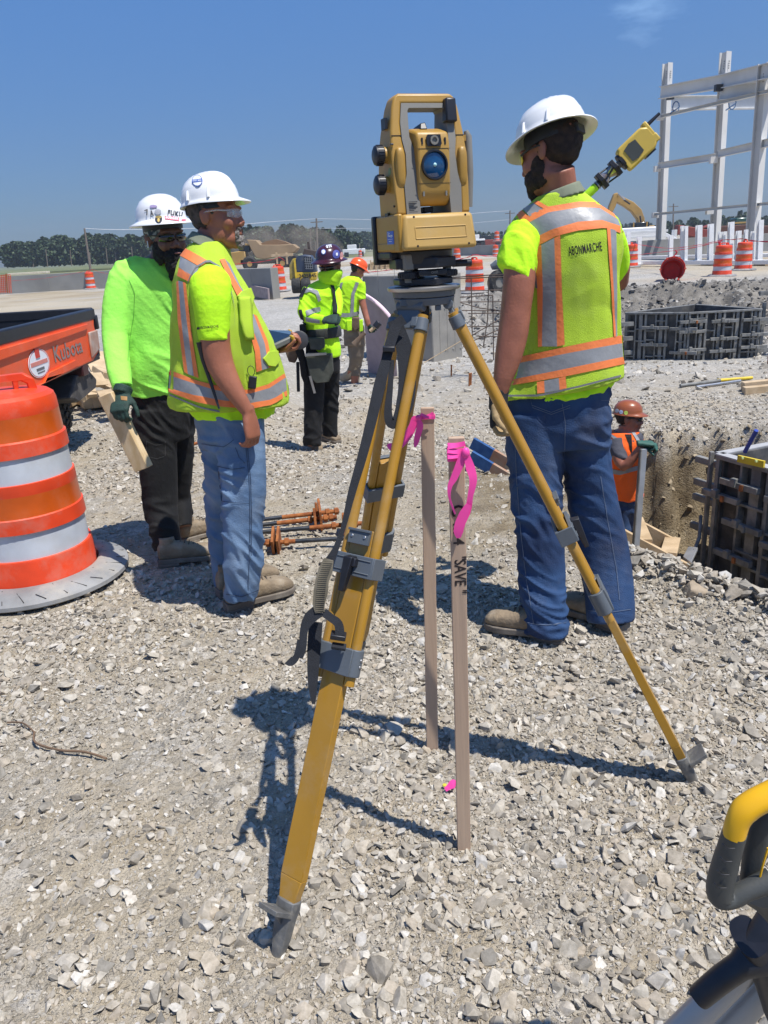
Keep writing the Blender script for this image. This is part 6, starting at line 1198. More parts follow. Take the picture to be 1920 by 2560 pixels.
GLK = mat('dark_lens', (.006, .006, .008), .1, clear=.5); GLY = mat('amber_glasses', (.75, .55, .03), .25); CLR = mat('clear_lens', (.85, .9, .92), .05, trans=.93, var=0.0); GLV = mat('green_knit_glove', (.012, .04, .03), .7, var=.25, nscale=30, bump=.4, bscale=300)
CLR.node_tree.nodes['Principled BSDF'].inputs['Transmission Weight'].default_value = 0; CLR.node_tree.nodes['Principled BSDF'].inputs['Alpha'].default_value = .22; CLR.node_tree.nodes['Principled BSDF'].inputs['Roughness'].default_value = .12
TAN = mat('tan_leather', (.34, .235, .11), .75, var=.12, nscale=20, bump=.3, bscale=90); GBK = mat('black_glove', (.02, .021, .024), .75, bump=.3, bscale=150)
def lring(px, py, Y_, hw, hd, tilt=0.0, n=22, d=None, e=.9, sc=1.0, inf=0.0):
    q = W(px, py, Y_); v = (q-CAMP).normalized(); uu = d.cross(v).normalized(); vv = uu.cross(d).normalized()
    if tilt: a = -math.radians(tilt); u2 = uu*math.cos(a)+d*math.sin(a); uu = u2
    a_ = hw/ppm(q)*sc+inf; b_ = hd*sc+inf; o = []
    for j in range(n):
        t = 2*math.pi*j/n; c, s = math.cos(t), math.sin(t); o.append(q+uu*(a_*math.copysign(abs(c)**e, c))+vv*(b_*math.copysign(abs(s)**e, s)))
    return o
def limb(mb, R_, sc=1.0, inf=0.0, sub=2, e=.9):
    P = [W(r[0], r[1], r[2]) for r in R_]; k = len(R_); A = np.array([list(r)+[0]*(6-len(r)) for r in R_], float)
    ts = np.linspace(0, k-1, (k-1)*sub+1); rg = []
    B = []
    for t in ts:
        i = min(int(t), k-2); f = t-i; p0, p1, p2, p3 = A[max(i-1, 0)], A[i], A[i+1], A[min(i+2, k-1)]; B.append(.5*(2*p1+(p2-p0)*f+(2*p0-5*p1+4*p2-p3)*f*f+(3*p1-p0-3*p2+p3)*f**3))
    Q = [W(b[0], b[1], b[2]) for b in B]
    wide = max(b[3]/ppm(q) for b, q in zip(B, Q)) > .105; ax_ = (Q[-1]-Q[0]).normalized(); ax_ = (ax_*.35+V((0, 0, -.65))).normalized() if ax_.z < 0 else ax_
    for i, b in enumerate(B):
        d = ax_ if wide else (Q[min(i+1, len(B)-1)]-Q[max(i-1, 0)]).normalized(); rg.append(lring(b[0], b[1], b[2], b[3], b[4], b[5], 22, d, e, sc, inf))
    mb.rings(rg)
def cone(mb, a, b_, r0, r1, n=12): a = V(a); b_ = V(b_); mb.tube([a, b_], [r0, r1], None, n); mb.ell(a, (r0,)*3, nu=n, nv=7); mb.ell(b_, (r1,)*3, nu=n, nv=7)
def headM(px, py, Y_, az, pitch=0, roll=0, sc=1.0): return Matrix.Translation(W(px, py, Y_)) @ rotm(az-90, pitch, roll) @ Matrix.Scale(sc, 4)
def head(mb, M, neck=True, neck_to=None):
    def E(c, r, e=1.0, R=None): 
        t = MB(); t.ell(c, r, nu=18, nv=12, e=e, R=R); mb.add(t.v, t.f, None, M)
    E((0, -.012, .045), (.077, .099, .090)); E((0, .030, -.010), (.066, .070, .092), .95); E((0, .045, -.078), (.050, .048, .040)); E((0, .074, -.098), (.024, .022, .022)); E((0, .010, -.065), (.058, .06, .04))
    for s in (-1, 1):
        E((s*.040, .066, -.022), (.025, .026, .030)); E((s*.031, .086, .034), (.026, .014, .009)); E((s*.012, .103, -.030), (.011, .012, .009)); E((s*.038, .083, .011), (.016, .012, .010))
        E((s*.0785, -.008, .002), (.008, .019, .031), .9, Matrix.Rotation(s*.35, 3, 'Z')); E((s*.082, -.015, .010), (.006, .014, .020), .9, Matrix.Rotation(s*.5, 3, 'Z')); E((s*.050, .022, -.055), (.014, .038, .038))
    t = MB(); t.rings([[V((.009*math.cos(a), .088+.006*math.sin(a), .030)) for a in [k*math.pi/4 for k in range(8)]], [V((.010*math.cos(a), .100+.008*math.sin(a), .005)) for a in [k*math.pi/4 for k in range(8)]], [V((.015*math.cos(a), .110+.014*math.sin(a), -.024)) for a in [k*math.pi/4 for k in range(8)]], [V((.012*math.cos(a), .098+.010*math.sin(a), -.036)) for a in [k*math.pi/4 for k in range(8)]]]); mb.add(t.v, t.f, None, M)
    E((0, .094, -.052), (.024, .011, .0065)); E((0, .093, -.065), (.020, .011, .0075))
    if neck:
        a = M @ V((0, -.018, -.045)); b_ = V(neck_to) if neck_to is not None else M @ V((0, -.05, -.19)); mb.tube([a, a.lerp(b_, .5), b_], [.056*M.median_scale, .059*M.median_scale, .072*M.median_scale], None, 18)
def hand(mb, wr, fd, pn, L_=.19, curl=(35, 40, 25), side=1, spread=.0, thumb=(.55, .75, .35), tc=20, parts=None, wscale=1.0):
    fd = V(fd).normalized(); pn = V(pn); pn = (pn-fd*pn.dot(fd)).normalized(); sx = fd.cross(pn)*side; k = L_/.19; M = frame(V(wr), sx, pn, fd); fm_ = parts[1] if parts else mb
    def rr(z, hx, hy, cx=0, cy=0): return [M @ V((k*(cx+hx*math.copysign(abs(math.cos(t))**.8, math.cos(t)))*wscale, k*(cy+hy*math.copysign(abs(math.sin(t))**.8, math.sin(t))), k*z)) for t in [2*math.pi*j/16 for j in range(16)]]
    mb.rings([rr(-.03, .028, .021), rr(0, .028, .020), rr(.025, .036, .019), rr(.06, .042, .017), rr(.09, .042, .014), rr(.099, .036, .011)])
    for i, (x, ln, r) in enumerate(((.031, .074, .0092), (.0105, .083, .0096), (-.0105, .077, .0092), (-.031, .060, .0082))):
        p = V((x, 0.0, .088)); a = 0; fx = x*spread*4; seg = [ln*.45, ln*.31, ln*.24]
        for s_ in range(3):
            a += math.radians(curl[s_]+(i*4 if s_ == 0 else 0)); q = p+V((fx*seg[s_]*8*.1, math.sin(a), math.cos(a)))*seg[s_]; r1 = r*(.94-.07*s_); cone(fm_, M @ (p*k), M @ (q*k), r*(1-.05*s_)*k*wscale, r1*k*wscale, 10); p = q
    p = V((.032, .006, .020)); d = V((thumb[0], thumb[2], thumb[1])).normalized()
    for s_, ln, r in ((0, .040, .0135), (1, .032, .0105), (2, .026, .0092)):
        q = p+d*ln; cone(fm_, M @ (p*k), M @ (q*k), r*k*wscale, r*.93*k*wscale, 10); p = q; d = (d+V((-.30, .25, .12))*(tc/20)).normalized()
    return M
def helmet(M, m, parent, style='full', ridges=True, seed=0, band=BLK):
    n = 56; a_, b_ = .113, .134; prof = []
    def pt(t, rf, z, dome=True):
        x = a_*math.cos(t); y = b_*math.sin(t); bw = (.038 if style == 'full' else .010+.045*max(0, math.sin(t))**3) if rf > 1 else 0
        if style == 'full': bw = .036+.012*max(0, math.sin(t))**2 if rf > 1 else 0
        L_ = math.hypot(x, y); return V((x*(min(rf, 1)+bw*(rf-1)/L_ if rf > 1 else rf), y*(min(rf, 1)+bw*(rf-1)/L_ if rf > 1 else rf), z))
    rg = []
    def droop(t, f): return -(.010+.010*max(0, math.sin(t)))*f
    for rf, z in ((2.0, -.0015), (2.0, .0025)): rg.append([pt(2*math.pi*j/n, rf, z+.012+droop(2*math.pi*j/n, 1.0)) for j in range(n)])
    rg.append([pt(2*math.pi*j/n, 1.45, .012+.004+droop(2*math.pi*j/n, .4)) for j in range(n)]); rg.append([pt(2*math.pi*j/n, 1.1, .018) for j in range(n)])
    for k in range(0, 12):
        ph = k/12*math.pi/2; r = math.cos(ph)**.80; z = .022+.112*math.sin(ph)**1.02; row = []
        for j in range(n):
            t = 2*math.pi*j/n; p = V((a_*r*math.cos(t), b_*r*math.sin(t), z))
            if ridges and k > 2: h = .0095*math.exp(-(p.x/.011)**2)+.0045*math.exp(-((abs(p.x)-.036)/.007)**2)*(1 if abs(p.y) < .11 else .3); p.z += h*min(1, (k-2)/3); 
            row.append(p)
        rg.append(row)
    rg.append([V((.004*math.cos(2*math.pi*j/n), .006*math.sin(2*math.pi*j/n), 0.022+.112+(.0095 if ridges else 0))) for j in range(n)])
    mb = MB(); mb.rings([[M @ p for p in r] for r in rg], m, cap=False); mb.f.append(tuple(len(mb.v)-n+j for j in range(n))); mb.mi.append(0)
    inner = [[pt(2*math.pi*j/n, rf, z) for j in range(n)] for rf, z in ((.975, .016), (.93, .07), (.72, .108), (.3, .126))]; lo_ = [[pt(2*math.pi*j/n, 2.0, -.0015+.012+droop(2*math.pi*j/n, 1.0)) for j in range(n)], [pt(2*math.pi*j/n, 1.4, .010+droop(2*math.pi*j/n, .4)) for j in range(n)]]+inner
    mb.rings([[M @ p for p in r] for r in lo_], m, cap=False); me = mb.mesh('helmet', m, fix=False); o = link('helmet', me, parent, 180)
    if ridges:
        t = MB()
        for s in (-1, 1):
            for yy in (-.055, .045): t.hexa([(s*.1085, yy-.006, .020), (s*.119, yy-.004, .020), (s*.119, yy+.004, .020), (s*.1085, yy+.006, .020)], [(s*.100, yy-.005, .062), (s*.104, yy-.002, .060), (s*.104, yy+.002, .060), (s*.100, yy+.005, .062)], m, M)
        for c in components(t): link('side_rib', c.mesh('side_rib'), o, 60)
    t = MB(); t.lathe([(.088, .030), (.090, .015), (.090, -.022), (.087, -.024), (.085, -.02), (.085, .03)], band, 36, M, sx=1.0, sy=1.17); s_ = obj('headband', t, None, None, 40); s_.parent = o
    t = MB(); t.box((0, -.112, -.012), (.055, .016, .034), BLK, M); s_ = obj('ratchet', t, None, None, 30, .004); s_.parent = o
    return o
def glasses(M, parent, m, frame_m=None, wrap=1.0):
    mb = MB()
    for s in (-1, 1): 
        vs_ = []; 
        for i in range(7):
            x = .004+.060*i/6; y = .110-.012*(i/6)**1*1.0-.020*(i/6)**3; hh = .019*(1-.25*(i/6)**3)*(1-.35*max(0, 1-i/1.5)); vs_ += [(s*x, y, .011+hh*.8), (s*x, y+.001, .011), (s*x, y-.002, .011-hh)]
        mb.add(vs_, [(3*i+j, 3*i+3+j, 3*i+4+j, 3*i+1+j) for i in range(6) for j in range(2)], m, M)
    o = obj('safety_glasses', mb, None, parent, 60); sol = o.modifiers.new('s', 'SOLIDIFY'); sol.thickness = .002
    mb = MB()
    for s in (-1, 1): mb.tube([M @ V((s*.063, .082, .018)), M @ V((s*.078, .045, .022)), M @ V((s*.084, .0, .020)), M @ V((s*.082, -.022, .008))], [.0035, .003, .003, .002], frame_m or m, 8)
    for c in components(mb): link('temple', c.mesh('temple'), o, 60)
    return o
def blob(name, M, L_, m, parent, vox=.004, rough=.004, rs=110, sm=2):
    mb = MB()
    for c, r, *rest in L_: t = MB(); t.ell(c, r, nu=20, nv=14, e=(rest[0] if rest else 1)); mb.add(t.v, t.f, None, M)
    def post(co, nr): return co+nr*np.array([[rough*noise.noise(V(c.tolist())*rs)+rough*.6*noise.noise(V(c.tolist())*rs*2.7)] for c in co])
    return link(name, voxel(mb, vox, sm, name, m, post), parent)
def haircap(M, m, parent, low=-.05): return blob('hair', M, [((0, -.018, .042), (.0785, .0950, .088)), ((0, -.044, .004), (.0640, .0530, .040+abs(low)*.2))], m, parent, .005, .003, 80)
def boot(hp, tp, parent, z=0.0, m=BOOT, ln=.305, shaft=.13, hz=None, ms=SOLE):
    a = G(*hp, z+.015); b_ = G(*tp, z+.015); d = (b_-a); d.z = 0; d.normalize(); x = V((d.y, -d.x, 0)); M = frame(V((a.x, a.y, (gz(a.x, a.y) if hz is None else hz)+.012)), x, d, V((0, 0, 1))); k = ln/.305
    def rg(y, hw, z0, z1, e=.7): return [M @ V((k*hw*math.copysign(abs(math.cos(t))**e, math.cos(t)), k*y, k*((z0+z1)/2+(z1-z0)/2*math.copysign(abs(math.sin(t))**e, math.sin(t))))) for t in [2*math.pi*j/20 for j in range(20)]]
    mb = MB(); mb.rings([rg(.002, .024, .03, .09), rg(.015, .035, .02, .11), rg(.06, .039, .02, .118), rg(.105, .043, .02, .115), rg(.15, .046, .02, .104), rg(.20, .050, .02, .088), rg(.25, .052, .02, .078), rg(.285, .044, .02, .066), rg(.302, .028, .022, .050)])
    mb.rings([[M @ V((k*(.033*math.cos(t)), k*(.056+.040*math.sin(t)), k*zz)) for t in [2*math.pi*j/20 for j in range(20)]] for zz in (.07, .10, .125, .14)])
    def post(co, nr): return co+nr*np.array([[.0016*noise.noise(V(c.tolist())*38)+.0012*noise.noise(V(c.tolist())*90)] for c in co])
    o = link('boot', voxel(mb, .0045, 4, 'boot', m, post), parent)
    ol = [(-.030, .0), (-.040, .02), (-.041, .07), (-.040, .11), (-.044, .16), (-.054, .22), (-.054, .26), (-.044, .294), (-.02, .312)]; poly = ol+[(-x_, y_) for x_, y_ in ol[::-1]]
    mb = MB(); mb.prism([(x_*k*1.04, y_*k-.004) for x_, y_ in poly], .004, .030*k, ms, M); mb.prism([(x_*k*1.05, y_*k-.005) for x_, y_ in ol[:4]]+[(-x_*k*1.05, y_*k-.005) for x_, y_ in ol[:4][::-1]], -.012, .006, ms, M); s_ = obj('sole', mb, None, None, 40, .004); s_.parent = o
    mb = MB()
    for j in range(5): yy = .125+.020*j; zz = .127-.011*j; mb.tube([M @ V((k*-.024, k*yy, k*(zz-.008))), M @ V((0, k*(yy+.004), k*(zz+.004))), M @ V((k*.024, k*yy, k*(zz-.008)))], .0028, LACE, 6)
    for c in components(mb): q = link('lace', c.mesh('lace'), None, 60); q.parent = o
    return o
def garment(name, limbs, m, parent, vox=.007, sm=6, fold=None, inf=0.0, extra=None, e=.9, hollow=False):
    mb = MB()
    for R_ in limbs: limb(mb, R_, inf=inf, e=e)
    if extra: extra(mb)
    return link(name, voxel(mb, vox, sm, name, m, fold), parent)
def band_px(mb, b, A, B, m, off=.004, nu=20, nv=3, back=True):
    strip_px(mb, b, A, B, m, off, nu, nv)
    if back:
        global ray_cast_back; o = MB()
        def samp(P, t): 
            f = t*(len(P)-1); i = min(int(f), len(P)-2); f -= i; return (P[i][0]*(1-f)+P[i+1][0]*f, P[i][1]*(1-f)+P[i+1][1]*f)
        ex = lambda P: [(P[0][0]-14, P[0][1])]+list(P)+[(P[-1][0]+14, P[-1][1])]
        A2, B2 = ex(A), ex(B); g = {}
        for i in range(nu+5):
            for j in range(nv+1):
                a = samp(A2, i/(nu+4)); c = samp(B2, i/(nu+4)); d = ray(a[0]+(c[0]-a[0])*j/nv, a[1]+(c[1]-a[1])*j/nv).normalized(); h = b.ray_cast(CAMP+d*20, -d)
                if h[0] is not None: g[i, j] = len(o.v); o.v.append(h[0]+(h[1] if h[1].dot(d) > 0 else -h[1])*off)
        for i in range(nu+4):
            for j in range(nv):
                q = [(i, j), (i+1, j), (i+1, j+1), (i, j+1)]
                if all(k in g for k in q):
                    f = tuple(g[k] for k in q)
                    if max((o.v[f[a]]-o.v[f[a-1]]).length for a in range(4)) < .12: o.f.append(f); o.mi.append(0)
        mb.add(o.v, o.f, m)
def decals(name, b, L_, parent, off=.004, back=True):   # L_: (A, B, material)
    for A, B, m, *r in L_:
        mb = MB(); band_px(mb, b, A, B, m, off+(r[0] if r else 0), back=(r[1] if len(r) > 1 else back))
        for c in components(mb):
            if len(c.f) > 3: link(name, c.mesh(name), None, 60).parent = parent
    return []
def seam(b, L_, parent, m, w=1.6, off=.003, name='seam'):
    for P in L_:
        mb = MB(); strip_px(mb, b, P, [(x+w*(abs(P[-1][1]-P[0][1]) > abs(P[-1][0]-P[0][0])), y+w*(abs(P[-1][1]-P[0][1]) <= abs(P[-1][0]-P[0][0]))) for x, y in P], m, off, 22, 1)
        for c in components(mb):
            if len(c.f) > 2: link(name, c.mesh(name), None, 60).parent = parent
def textfit(b, s, c, wpx, hpx, m, parent, ang=0, off=.006, bold=.03, name='lettering', slope=0):
    vs_, fs_ = text_verts(s, 1.0, bold, 1.14); w_ = max(v[0] for v in vs_)-min(v[0] for v in vs_); h_ = max(v[1] for v in vs_)-min(v[1] for v in vs_)
    mb = MB(); H = hpx/h_; text_px(mb, b, s, c, H, m, ang, off, bold, sx=wpx/(w_*H), spacing=1.14, slope=slope)
    o = link(name, mb.mesh(name), None); o.parent = parent; 
    if parent.type == 'EMPTY': o.matrix_parent_inverse = parent.matrix_basis.inverted()
    return o
def disc_px(b, c, rx, ry, m, off=.004, n=20):
    mb = MB(); ps = [cast_px(b, c[0]+rx*k*math.cos(2*math.pi*j/n), c[1]+ry*k*math.sin(2*math.pi*j/n), off) for k in (.5, 1) for j in range(n)]; c0 = cast_px(b, c[0], c[1], off)
    if c0 is None or any(p is None for p in ps): return None
    mb.add([c0]+ps, [(0, 1+j, 1+(j+1) % n) for j in range(n)]+[(1+j, 1+n+j, 1+n+(j+1) % n, 1+(j+1) % n) for j in range(n)], m); return mb
def sticker(b, c, rx, ry, m, parent, off=.004, name='sticker'):
    mb = disc_px(b, c, rx, ry, m, off)
    if mb: o = link(name, mb.mesh(name), None); o.parent = parent; return o
# ================================================================ man in lime vest with back to camera (right)
PR_ = root('person', G(1400, 1590, 0), 'man in white helmet with his back turned, lettered lime vest and dark blue jeans', 'person', 'construction workers')
YT = 2.86
tor = [(1402, 490, YT, 46, .07), (1405, 520, YT, 92, .09), (1412, 552, YT, 125, .115), (1418, 600, YT, 130, .13), (1417, 680, YT, 124, .135), (1420, 760, YT, 121, .13), (1424, 827, YT, 120, .13), (1420, 891, YT, 126, .135, 7), (1412, 935, YT, 137, .14, 8), (1404, 968, YT, 146, .145, 9)]
hips = [(1418, 880, YT, 108, .12), (1405, 950, YT, 122, .125), (1393, 1000, YT, 128, .13), (1392, 1060, YT, 129, .125), (1394, 1110, YT, 124, .11)]
legL = [(1332, 1030, YT, 66, .11), (1334, 1117, YT-.01, 70, .105), (1338, 1168, YT-.02, 67, .10), (1344, 1253, YT-.05, 64, .095), (1350, 1338, YT-.07, 60, .09), (1355, 1423, YT-.09, 57, .085), (1361, 1508, YT-.14, 55, .085), (1364, 1576, YT-.165, 54, .092)]
legR = [(1455, 1030, YT, 64, .11), (1461, 1125, YT+.01, 62, .105), (1466, 1168, YT+.01, 60, .10), (1480, 1253, YT+.01, 62, .095), (1500, 1338, YT-.0, 62, .09), (1514, 1423, YT-.03, 62, .085), (1523, 1490, YT-.07, 59, .090), (1527, 1550, YT-.10, 58, .100)]
YA = 2.74
armL = [(1304, 610, YA+.05, 28, .038), (1300, 650, YA+.02, 38, .052), (1298, 700, YA, 40, .052), (1290, 770, YA-.01, 38, .048), (1283, 830, YA-.02, 38, .046), (1271, 891, YA-.03, 34, .042), (1258, 945, YA-.04, 25, .034), (1248, 985, YA-.04, 20, .027)]
armR = [(1518, 610, 2.95, 24, .036), (1532, 645, 2.98, 36, .05), (1540, 700, 3.05, 32, .046), (1500, 690, 3.12, 26, .038), (1450, 650, 3.14, 21, .03)]
H = headM(1380, 392, 2.87, 138, -12, 9, 1.0)
mb = MB(); head(mb, H, neck_to=W(1402, 510, YT+.01)); limb(mb, tor, .84); limb(mb, hips, .84); limb(mb, legL, .76); limb(mb, legR, .76); limb(mb, armL); limb(mb, armR)
hand(mb, W(1445, 645, 3.14), V((-.5, .1, .6)), V((.4, .5, -.2)), .17, (60, 60, 40), 1)
body = link('body', voxel(mb, .0045, 4, 'body', SKINR), PR_)
# glove on the hanging hand
g1, g2 = MB(), MB(); wr = W(1246, 1002, YA-.04); hd_ = (W(1243, 1100, YA-.05)-wr).normalized(); hand(g1, wr, hd_, V((.75, -.65, 0)), .185, (38, 48, 30), 1, parts=(g1, g2), thumb=(.35, .9, .35), tc=34, wscale=1.12)
g1.rings([[wr-hd_*t+V((.034*c_*s_, .030*s2*s_, 0)) for c_, s2 in [(math.cos(a), math.sin(a)) for a in [2*math.pi*j/16 for j in range(16)]]] for t, s_ in ((-.03, 1.0), (.0, 1.0), (.025, 1.05), (.045, 1.15))])
gl = link('glove', voxel(g1, .004, 3, 'glove', GBK), PR_); link('glove_fingers', voxel(g2, .0035, 3, 'glove_fingers', TAN), None).parent = gl
# jeans
fold = folds(.0105, 13, (0, 0, 1), .5, 3.0)
jn = garment('jeans', [hips, legL, legR], DEN1, PR_, .007, 5, fold); jb = bvh_of(jn.data)
THR = mat('denim_thread', (.10, .13, .19), .8); DKB = mat('denim_shadow_seam', (.006, .02, .07), .9)
seam(jb, [[(1270, 1010), (1288, 1110), (1292, 1200), (1302, 1330), (1316, 1450), (1334, 1560)], [(1410, 1150), (1413, 1060), (1405, 1010)], [(1500, 1190), (1518, 1300), (1540, 1420), (1548, 1500)]], jn, THR, 1.3)
seam(jb, [[(1326, 990), (1330, 1012), (1378, 1030), (1425, 1012)], [(1327, 997), (1332, 1018), (1378, 1035), (1425, 1018)], [(1500, 985), (1502, 1000), (1520, 1000)]], jn, THR, 1.4, name='pocket_seam')
seam(jb, [[(1314, 1556), (1365, 1562), (1414, 1556)], [(1472, 1526), (1525, 1530), (1576, 1522)]], jn, THR, 1.6, name='hem_seam')
# tee shirt with sleeves
slL = [(1316, 572, YA+.10, 34, .05), (1304, 596, YA+.06, 50, .066, -8), (1295, 635, YA+.03, 54, .068, -14), (1287, 688, YA+.01, 54, .068, -21)]
slR = [(1500, 570, 2.90, 44, .062), (1520, 600, 2.94, 45, .064), (1538, 645, 2.99, 42, .062, 20), (1549, 680, 3.02, 40, .06, 38)]
tail = [(1420, 900, YT, 118, .125), (1410, 960, YT, 126, .13, 6), (1408, 988, YT-.01, 112, .135, 9)]
sh = garment('shirt', [tor[:-2], slL, slR, tail], LIME, PR_, .0065, 5, folds(.007, 14, (0.3, 0, 1), .7, 8.0), inf=-.004)
# vest
vs_t = [(1402, 484, YT, 50, .07)]+tor[1:]
ve = garment('vest', [vs_t], MESHV, PR_, .006, 5, folds(.008, 8, (0, 0, 1), 1.2, 14.0), inf=.008); vb = bvh_of(ve.data)
dec = [([(1296, 552), (1366, 518), (1445, 505), (1495, 507), (1530, 530)], [(1300, 569), (1371, 532), (1445, 520), (1497, 521), (1540, 548)], ORB), ([(1300, 569), (1371, 532), (1445, 520), (1497, 521), (1543, 550)], [(1321, 603), (1379, 574), (1445, 555), (1504, 551), (1549, 566)], SILV), ([(1321, 603), (1379, 574), (1445, 555), (1504, 551), (1549, 566)], [(1328, 624), (1392, 590), (1445, 577), (1512, 570), (1549, 583)], ORB),
       ([(1334, 508), (1360, 523)], [(1345, 503), (1372, 518)], ORB, 0, False), ([(1307, 523), (1325, 542)], [(1334, 509), (1358, 524)], SILV, 0, False), ([(1290, 532), (1302, 552)], [(1305, 525), (1322, 543)], ORB, 0, False),
       ([(1338, 620), (1344, 730), (1346, 868)], [(1354, 612), (1358, 730), (1356, 866)], ORB, 0, True), ([(1354, 612), (1358, 730), (1356, 866)], [(1386, 595), (1390, 730), (1393, 866)], SILV, 0, True), ([(1386, 595), (1390, 730), (1393, 866)], [(1401, 588), (1405, 730), (1412, 862)], ORB, 0, True),
       ([(1516, 572), (1527, 730), (1533, 842)], [(1524, 572), (1533, 730), (1538, 842)], ORB, 0, False), ([(1524, 572), (1533, 730), (1537, 842)], [(1539, 576), (1541, 730), (1541, 842)], SILV, 0, False),
       ([(1292, 894), (1418, 866), (1552, 838)], [(1288, 910), (1418, 883), (1554, 858)], ORB), ([(1288, 910), (1418, 883), (1554, 858)], [(1278, 950), (1418, 921), (1556, 892)], SILV), ([(1278, 950), (1418, 921), (1556, 892)], [(1266, 966), (1418, 940), (1560, 910)], ORB),
       ([(1343, 955), (1344, 984)], [(1361, 952), (1362, 982)], ORB, 0, False), ([(1361, 952), (1362, 982)], [(1397, 945), (1399, 975)], SILV, 0, False), ([(1397, 945), (1399, 975)], [(1414, 941), (1417, 970)], ORB, 0, False)]
decals('reflective_band', vb, dec, ve, .0035)
seam(vb, [[(1262, 988), (1350, 986), (1450, 963), (1550, 937)]], ve, PIPE, 5, .004, 'hem_piping'); seam(vb, [[(1284, 540), (1300, 575), (1322, 625), (1336, 680), (1340, 720)]], ve, PIPE, 5, .004, 'armhole_piping')
textfit(vb, 'ABONMARCHE', (1463, 623), 84, 23, INK, ve, 9, .0012, .012)
# collar
mb = MB(); limb(mb, [(1399, 470, YT, 50, .072, 8), (1401, 486, YT, 56, .082, 8), (1402, 498, YT, 64, .088, 8)]); col = link('collar', voxel(mb, .005, 3, 'collar', mat('grey_collar', (.17, .19, .13), .85)), None); col.parent = ve
# head details
BRH = mat('short_brown_hair', (.055, .030, .020), .8, col2=(.020, .012, .009), nscale=40, bump=.8, bscale=400); hair = haircap(H, BRH, PR_, -.03)
blob('beard', H, [((0, .066, -.084), (.040, .038, .030)), ((0, .078, -.102), (.026, .024, .024)), ((0, .076, -.116), (.020, .018, .017)), ((.046, .040, -.068), (.023, .048, .036)), ((-.046, .040, -.068), (.023, .048, .036)), ((.061, .022, -.040), (.014, .026, .040)), ((-.061, .022, -.040), (.014, .026, .040)), ((.030, .062, -.072), (.024, .030, .030)), ((-.030, .062, -.072), (.024, .030, .030)), ((0, .098, -.044), (.024, .009, .006))], mat('brown_beard', (.050, .026, .016), .8, col2=(.018, .010, .007), nscale=50, bump=.9, bscale=350), PR_, .004, .004, 70)
glasses(H, PR_, GLY, BLK)
HH = H @ Matrix.Translation((0, -.005, .055)) @ Matrix.Rotation(math.radians(-6), 4, 'X')
helmet(HH @ Matrix.Scale(.93, 4), HWH, PR_)
boot((1408, 1598), (1224, 1566), PR_, ln=.315); boot((1562, 1574), (1422, 1521), PR_, ln=.315)
# prism pole over his shoulder
PP = root('prism_pole', W(1500, 450, 3.05), 'surveying prism pole with black prism and yellow receiver resting on the right man shoulder', 'surveying pole')
def PPt(t, Y_=None): return W(1462+(1636-1462)*t, 493+(327-493)*t, 3.02-.02*t)
LP2 = mat('lime_pole', (.42, .80, .02), .35); mb = MB(); a = PPt(-.3); b_ = PPt(.16); a2 = a+(a-b_)*1.1; mb.tube([a2, b_], .0155, LP2, 16); obj('pole', mb, None, PP, 40)
d = (PPt(1)-PPt(0)).normalized(); v_ = (PPt(.5)-CAMP).normalized(); x_ = d.cross(v_).normalized(); pxm_s = .85; PMt = frame(PPt(.16), x_, d.cross(x_)*-1, d); pxm = 1/ppm(PPt(.3))
mb = MB(); mb.tube([(0, 0, 0), (0, 0, 12*pxm)], .013, BLK, 14, PMt); mb.tube([(0, 0, 3*pxm), (0, 0, 6*pxm)], .016, STEEL, 14, PMt); mb.tube([(0, 0, 66*pxm), (0, 0, 84*pxm)], .013, GREYB, 14, PMt); pieces('coupler', mb, PP, 40)
mb = MB()
for z0, z1, s_ in ((12, 24, 1), (54, 66, -1)):
    pr_ = [((.036 if k % 2 else .027)*math.cos(k*math.pi/6), (.036 if k % 2 else .027)*math.sin(k*math.pi/6)) for k in range(12)]; mb.prism(pr_, z0*pxm, z1*pxm, BLK, PMt)
pieces('prism_cage', mb, PP, 30, .002)
mb = MB(); mb.rings([[PMt @ V((r*math.cos(k*math.pi/3), r*math.sin(k*math.pi/3), z*pxm)) for k in range(6)] for r, z in ((.024, 24), (.012, 39), (.024, 54))], mat('prism_glass', (.5, .45, .42), .08, .6, col2=(.12, .08, .08), nscale=30)); obj('prism', mb, None, PP, 20)
for k in range(3): mb = MB(); a_ = k*2.09+.3; mb.tube([PMt @ V((.027*math.cos(a_), .027*math.sin(a_), 24*pxm)), PMt @ V((.027*math.cos(a_+.5), .027*math.sin(a_+.5), 54*pxm))], .0035, BLK, 6); obj('cage_bar', mb, None, PP)
YR = mat('receiver_yellow', (.60, .42, .07), .45, var=.06, nscale=8, dirt=.1)
mb = MB(); w0 = 33*pxm; mb.prism([(-.055, 0), (.040, 0), (.052, .012), (.052, .128), (.035, .150), (-.04, .150), (-.055, .125)], -.030, .030, YR, PMt @ Matrix.Translation((0, 0, 82*pxm)) @ Matrix.Scale(.84, 4) @ XZ); rc = obj('receiver', mb, None, PP, 30, .008, seg=3)
mb = MB(); mb.prism([(-.030, .025), (.028, .025), (.036, .055), (.030, .085), (-.028, .085), (-.036, .05)], .030, .033, mat('keypad_grey', (.05, .055, .05), .5), PMt @ Matrix.Translation((0, 0, 82*pxm)) @ Matrix.Scale(.84, 4) @ Matrix(((1, 0, 0, 0), (0, 0, -1, 0), (0, 1, 0, 0), (0, 0, 0, 1)))); obj('keypad', mb, None, rc)
